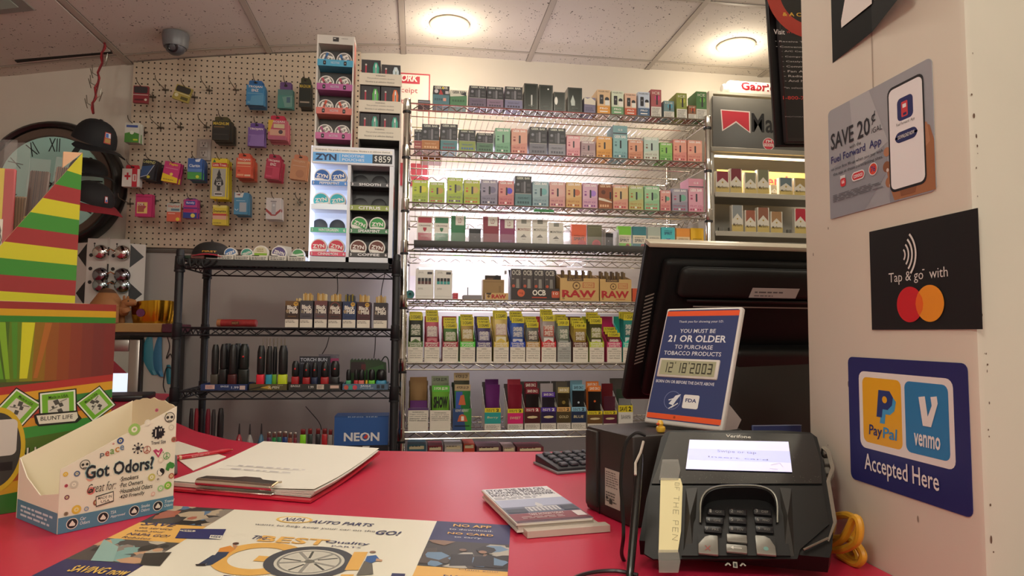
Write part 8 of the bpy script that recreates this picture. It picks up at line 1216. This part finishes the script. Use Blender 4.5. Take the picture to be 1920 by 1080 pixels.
def mar(c, lidc=None): return [('r', .0, .0, 1, .16, lidc or 'dcd4c4'), ('p', [(.08, .04), (.92, .04), (.92, .52), (.5, .3), (.08, .52)], c), ('e', .5, .5, .07, 'b89a4a'), ('r', .1, .0, .9, .05, c), ('r', 0, .72, 1, 1, 'c9b26a'), ('t', .12, .66, .88, .78, 'Marlboro', '3a2c1c', .01)]
def mp(lab, l, r_, tp, bt, c, row, base='dfd8c8', lid=None, dy=0.): 
    z = sh[row][0] + .0005; Y = MY + .006 + dy; x, w_, h_, _ = span(l, tp, r_, bt, Y); tag(carton_mb(w_ * .96, h_, .022, base, mar(c, lid)).build('cigarette_pack', loc=(x, Y, z)), lab, 'cigarette pack', MG)
for q in [('white pack with a dark red top, first in the upper row of the grey cabinet', 1342, 1368, 320, 361, '8a2430', 0), ('white pack with a red and black top, second in the upper cabinet row', 1369, 1392, 315, 362, '7a2430', 0), ('white pack with a gold-grey chevron, third in the upper row of the grey cabinet', 1396, 1419, 323, 364, '8a866a', 0), ('taller white pack with an olive-grey chevron, fourth in the upper row', 1420, 1443, 317, 364, '7a7a5c', 0), ('cream pack with a blue-grey top, fifth in the upper row', 1461, 1487, 334, 368, '66767c', 0), ('cream pack with a gold top, right in the upper row', 1489, 1512, 335, 369, 'a8905a', 0), ('white pack with a silver chevron, first in the lower row of the grey cabinet', 1372, 1394, 381, 432, '8f9494', 1), ('white pack with a rust chevron, second in the lower row', 1397, 1418, 391, 433, 'a05a44', 1), ('taller white pack with a brown chevron, third in the lower row', 1420, 1443, 386, 434, '8f5a44', 1), ('tan pack, fourth in the lower row of the grey cabinet', 1445, 1468, 395, 436, 'a88058', 1), ('white pack with a bright red chevron, right end of the lower row', 1490, 1513, 390, 438, 'b8283a', 1)]: mp(*q[:5], q[5], q[6])
mp('low beige pack pushed back between the upper white and blue packs', 1445, 1459, 343, 365, 'b8ac94', 0, dy=.03)
# white tube with red lettering on the cabinet
a = PY(1362, 158, MY + .06); b = PY(1462, 158, MY + .06); r = .04; t = thing('shock_tube', 'white tube with red lettering lying on top of the grey cabinet', 'tube', (a.x, MY + .07, zt + r + .003)); L_ = b.x - a.x; k = MB(); k.lathe([(r * .92, .01), (r, .018), (r, L_), (r * .9, L_ + .004)], mat('efe6e2', .35), 28, ax='x')
vs, fs = glyphs('Gabriel', .03); k.raw([(.06 + .19 * x, -r * 1.045 * math.cos((.5 - y) * 1.05 + .12), r * 1.045 * math.sin((.5 - y) * 1.05 + .12)) for x, y in vs], fs, '8f0f20'); k.build('tube_body', t)
k = MB(); k.lathe([(.0, -.022), (.018, -.02), (.024, -.01), (.022, 0), (.03, .004), (.03, .011)], mat('c9c4c0', .12, alpha=.8), 20, ax='x'); k.build('clear_cap', t)
k = MB(); k.box(.05, .35, -.03, .05, -r - .0024, -r + .004, mat('b9ad9c', .4)); k.build('cradle', t)
# sign on the back wall behind the displays
sY_ = WALLY - .0045; a = PY(655, 130, sY_); b = PY(803, 350, sY_); w = b.x - a.x; h = a.z - b.z; g = uvof((a.x, sY_, a.z), (w, 0, 0), (0, 0, -h)); k = MB(); k.box(0, w, 0, .004, -h, 0, mat('e2d8ca', .45)); T = []
T += [('r', 0, 0, 1, .012, 'b8283c'), ('r', .985, 0, 1, .74, 'b8283c'), ('r', 0, .8, 1, 1, 'b03a40')] + pxart(g, [('r', 660, 136, 787, 158, 'b8283c'), ('t', 662, 140, 674, 154, 'A', 'efe2d8', .03, .2), ('t', 752, 139, 784, 154, 'ORK', 'efe2d8', .03, .2), ('t', 752, 164, 783, 178, 'ceipt', 'b0404a'), ('t', 752, 184, 770, 195, 'ted', 'b0404a'), ('t', 757, 205, 763, 213, 'e', 'b0404a')])
k.art((0, 0, 0), (w, 0, 0), (0, 0, -h), T); tag(k.build('wall_sign', loc=(a.x, sY_, a.z)), 'white wall sign with red border and lettering behind the dark pod cartons', 'sign')
a = PY(716, 516, sY_); b = PY(850, 585, sY_); w = b.x - a.x; h = a.z - b.z; k = MB(); k.box(0, w, 0, .003, -h, 0, mat('cfc6c4', .5)); g = uvof((a.x, sY_, a.z), (w, 0, 0), (0, 0, -h)); k.art((0, 0, 0), (w, 0, 0), (0, 0, -h), pxart(g, [('t', 722, 526, 737, 552, 'N', 'a82438', .05)])); tag(k.build('wall_sign', loc=(a.x, sY_, a.z)), 'pale wall sign showing a red N behind the right post of the black rack', 'sign')
# ================================================================ LIGHT AND CAMERA
def area(loc, size, energy, color, rot=(0, 0, 0), sy=None):
    li = bpy.data.lights.new('front_fill', 'AREA'); li.energy = energy; li.color = color; li.size = size
    if sy: li.shape = 'RECTANGLE'; li.size_y = sy
    o = bpy.data.objects.new('front_fill', li); C.objects.link(o); o.location = loc; o.rotation_euler = rot; return o
warm = (1, .96, .845)
def fill_point(x, y, e, r=.14):
    "unseen fill point below the ceiling, added to brighten ceiling and room"
    li = bpy.data.lights.new('room_fill', 'POINT'); li.energy = e; li.color = warm; li.shadow_soft_size = r; o = bpy.data.objects.new('room_fill', li); C.objects.link(o); o.location = (x, y, zc(x) - .22)
for x, y, e in ((.15, 1.3, 8.5), (.8, 1.3, 12), (-.7, -.45, 23), (.3, -.9, 15), (1.9, 1.2, 10), (.2, -1.9, 12)): fill_point(x, y, e)  # unseen points outside the frame, added to lift ceiling and room
area((.4, YB + .05, 1.45), 3.2, 7, (1, .96, .92), (math.radians(90), 0, 0), 1.7)  # unseen fill panel added before the front wall to brighten goods and walls
w = bpy.data.worlds.new('world'); bpy.context.scene.world = w; w.use_nodes = True; w.node_tree.nodes['Background'].inputs[0].default_value = (.9, .85, .8, 1); w.node_tree.nodes['Background'].inputs[1].default_value = .05
cam = bpy.data.cameras.new('camera'); cam.sensor_width = 36; cam.lens = F / 1920 * 36; cam.clip_start = .02
co = bpy.data.objects.new('camera', cam); C.objects.link(co)
co.matrix_world = Matrix(((_r.x, _u.x, -_f.x, EYE.x), (_r.y, _u.y, -_f.y, EYE.y), (_r.z, _u.z, -_f.z, EYE.z), (0, 0, 0, 1)))
sc = bpy.context.scene; sc.camera = co
vs_ = sc.view_settings; vs_.view_transform = 'Standard'; vs_.look = 'None'; vs_.exposure = .22; vs_.gamma = 1.; vs_.use_curve_mapping = False
sc.cycles.use_denoising = True
sc.cycles.max_bounces = 8
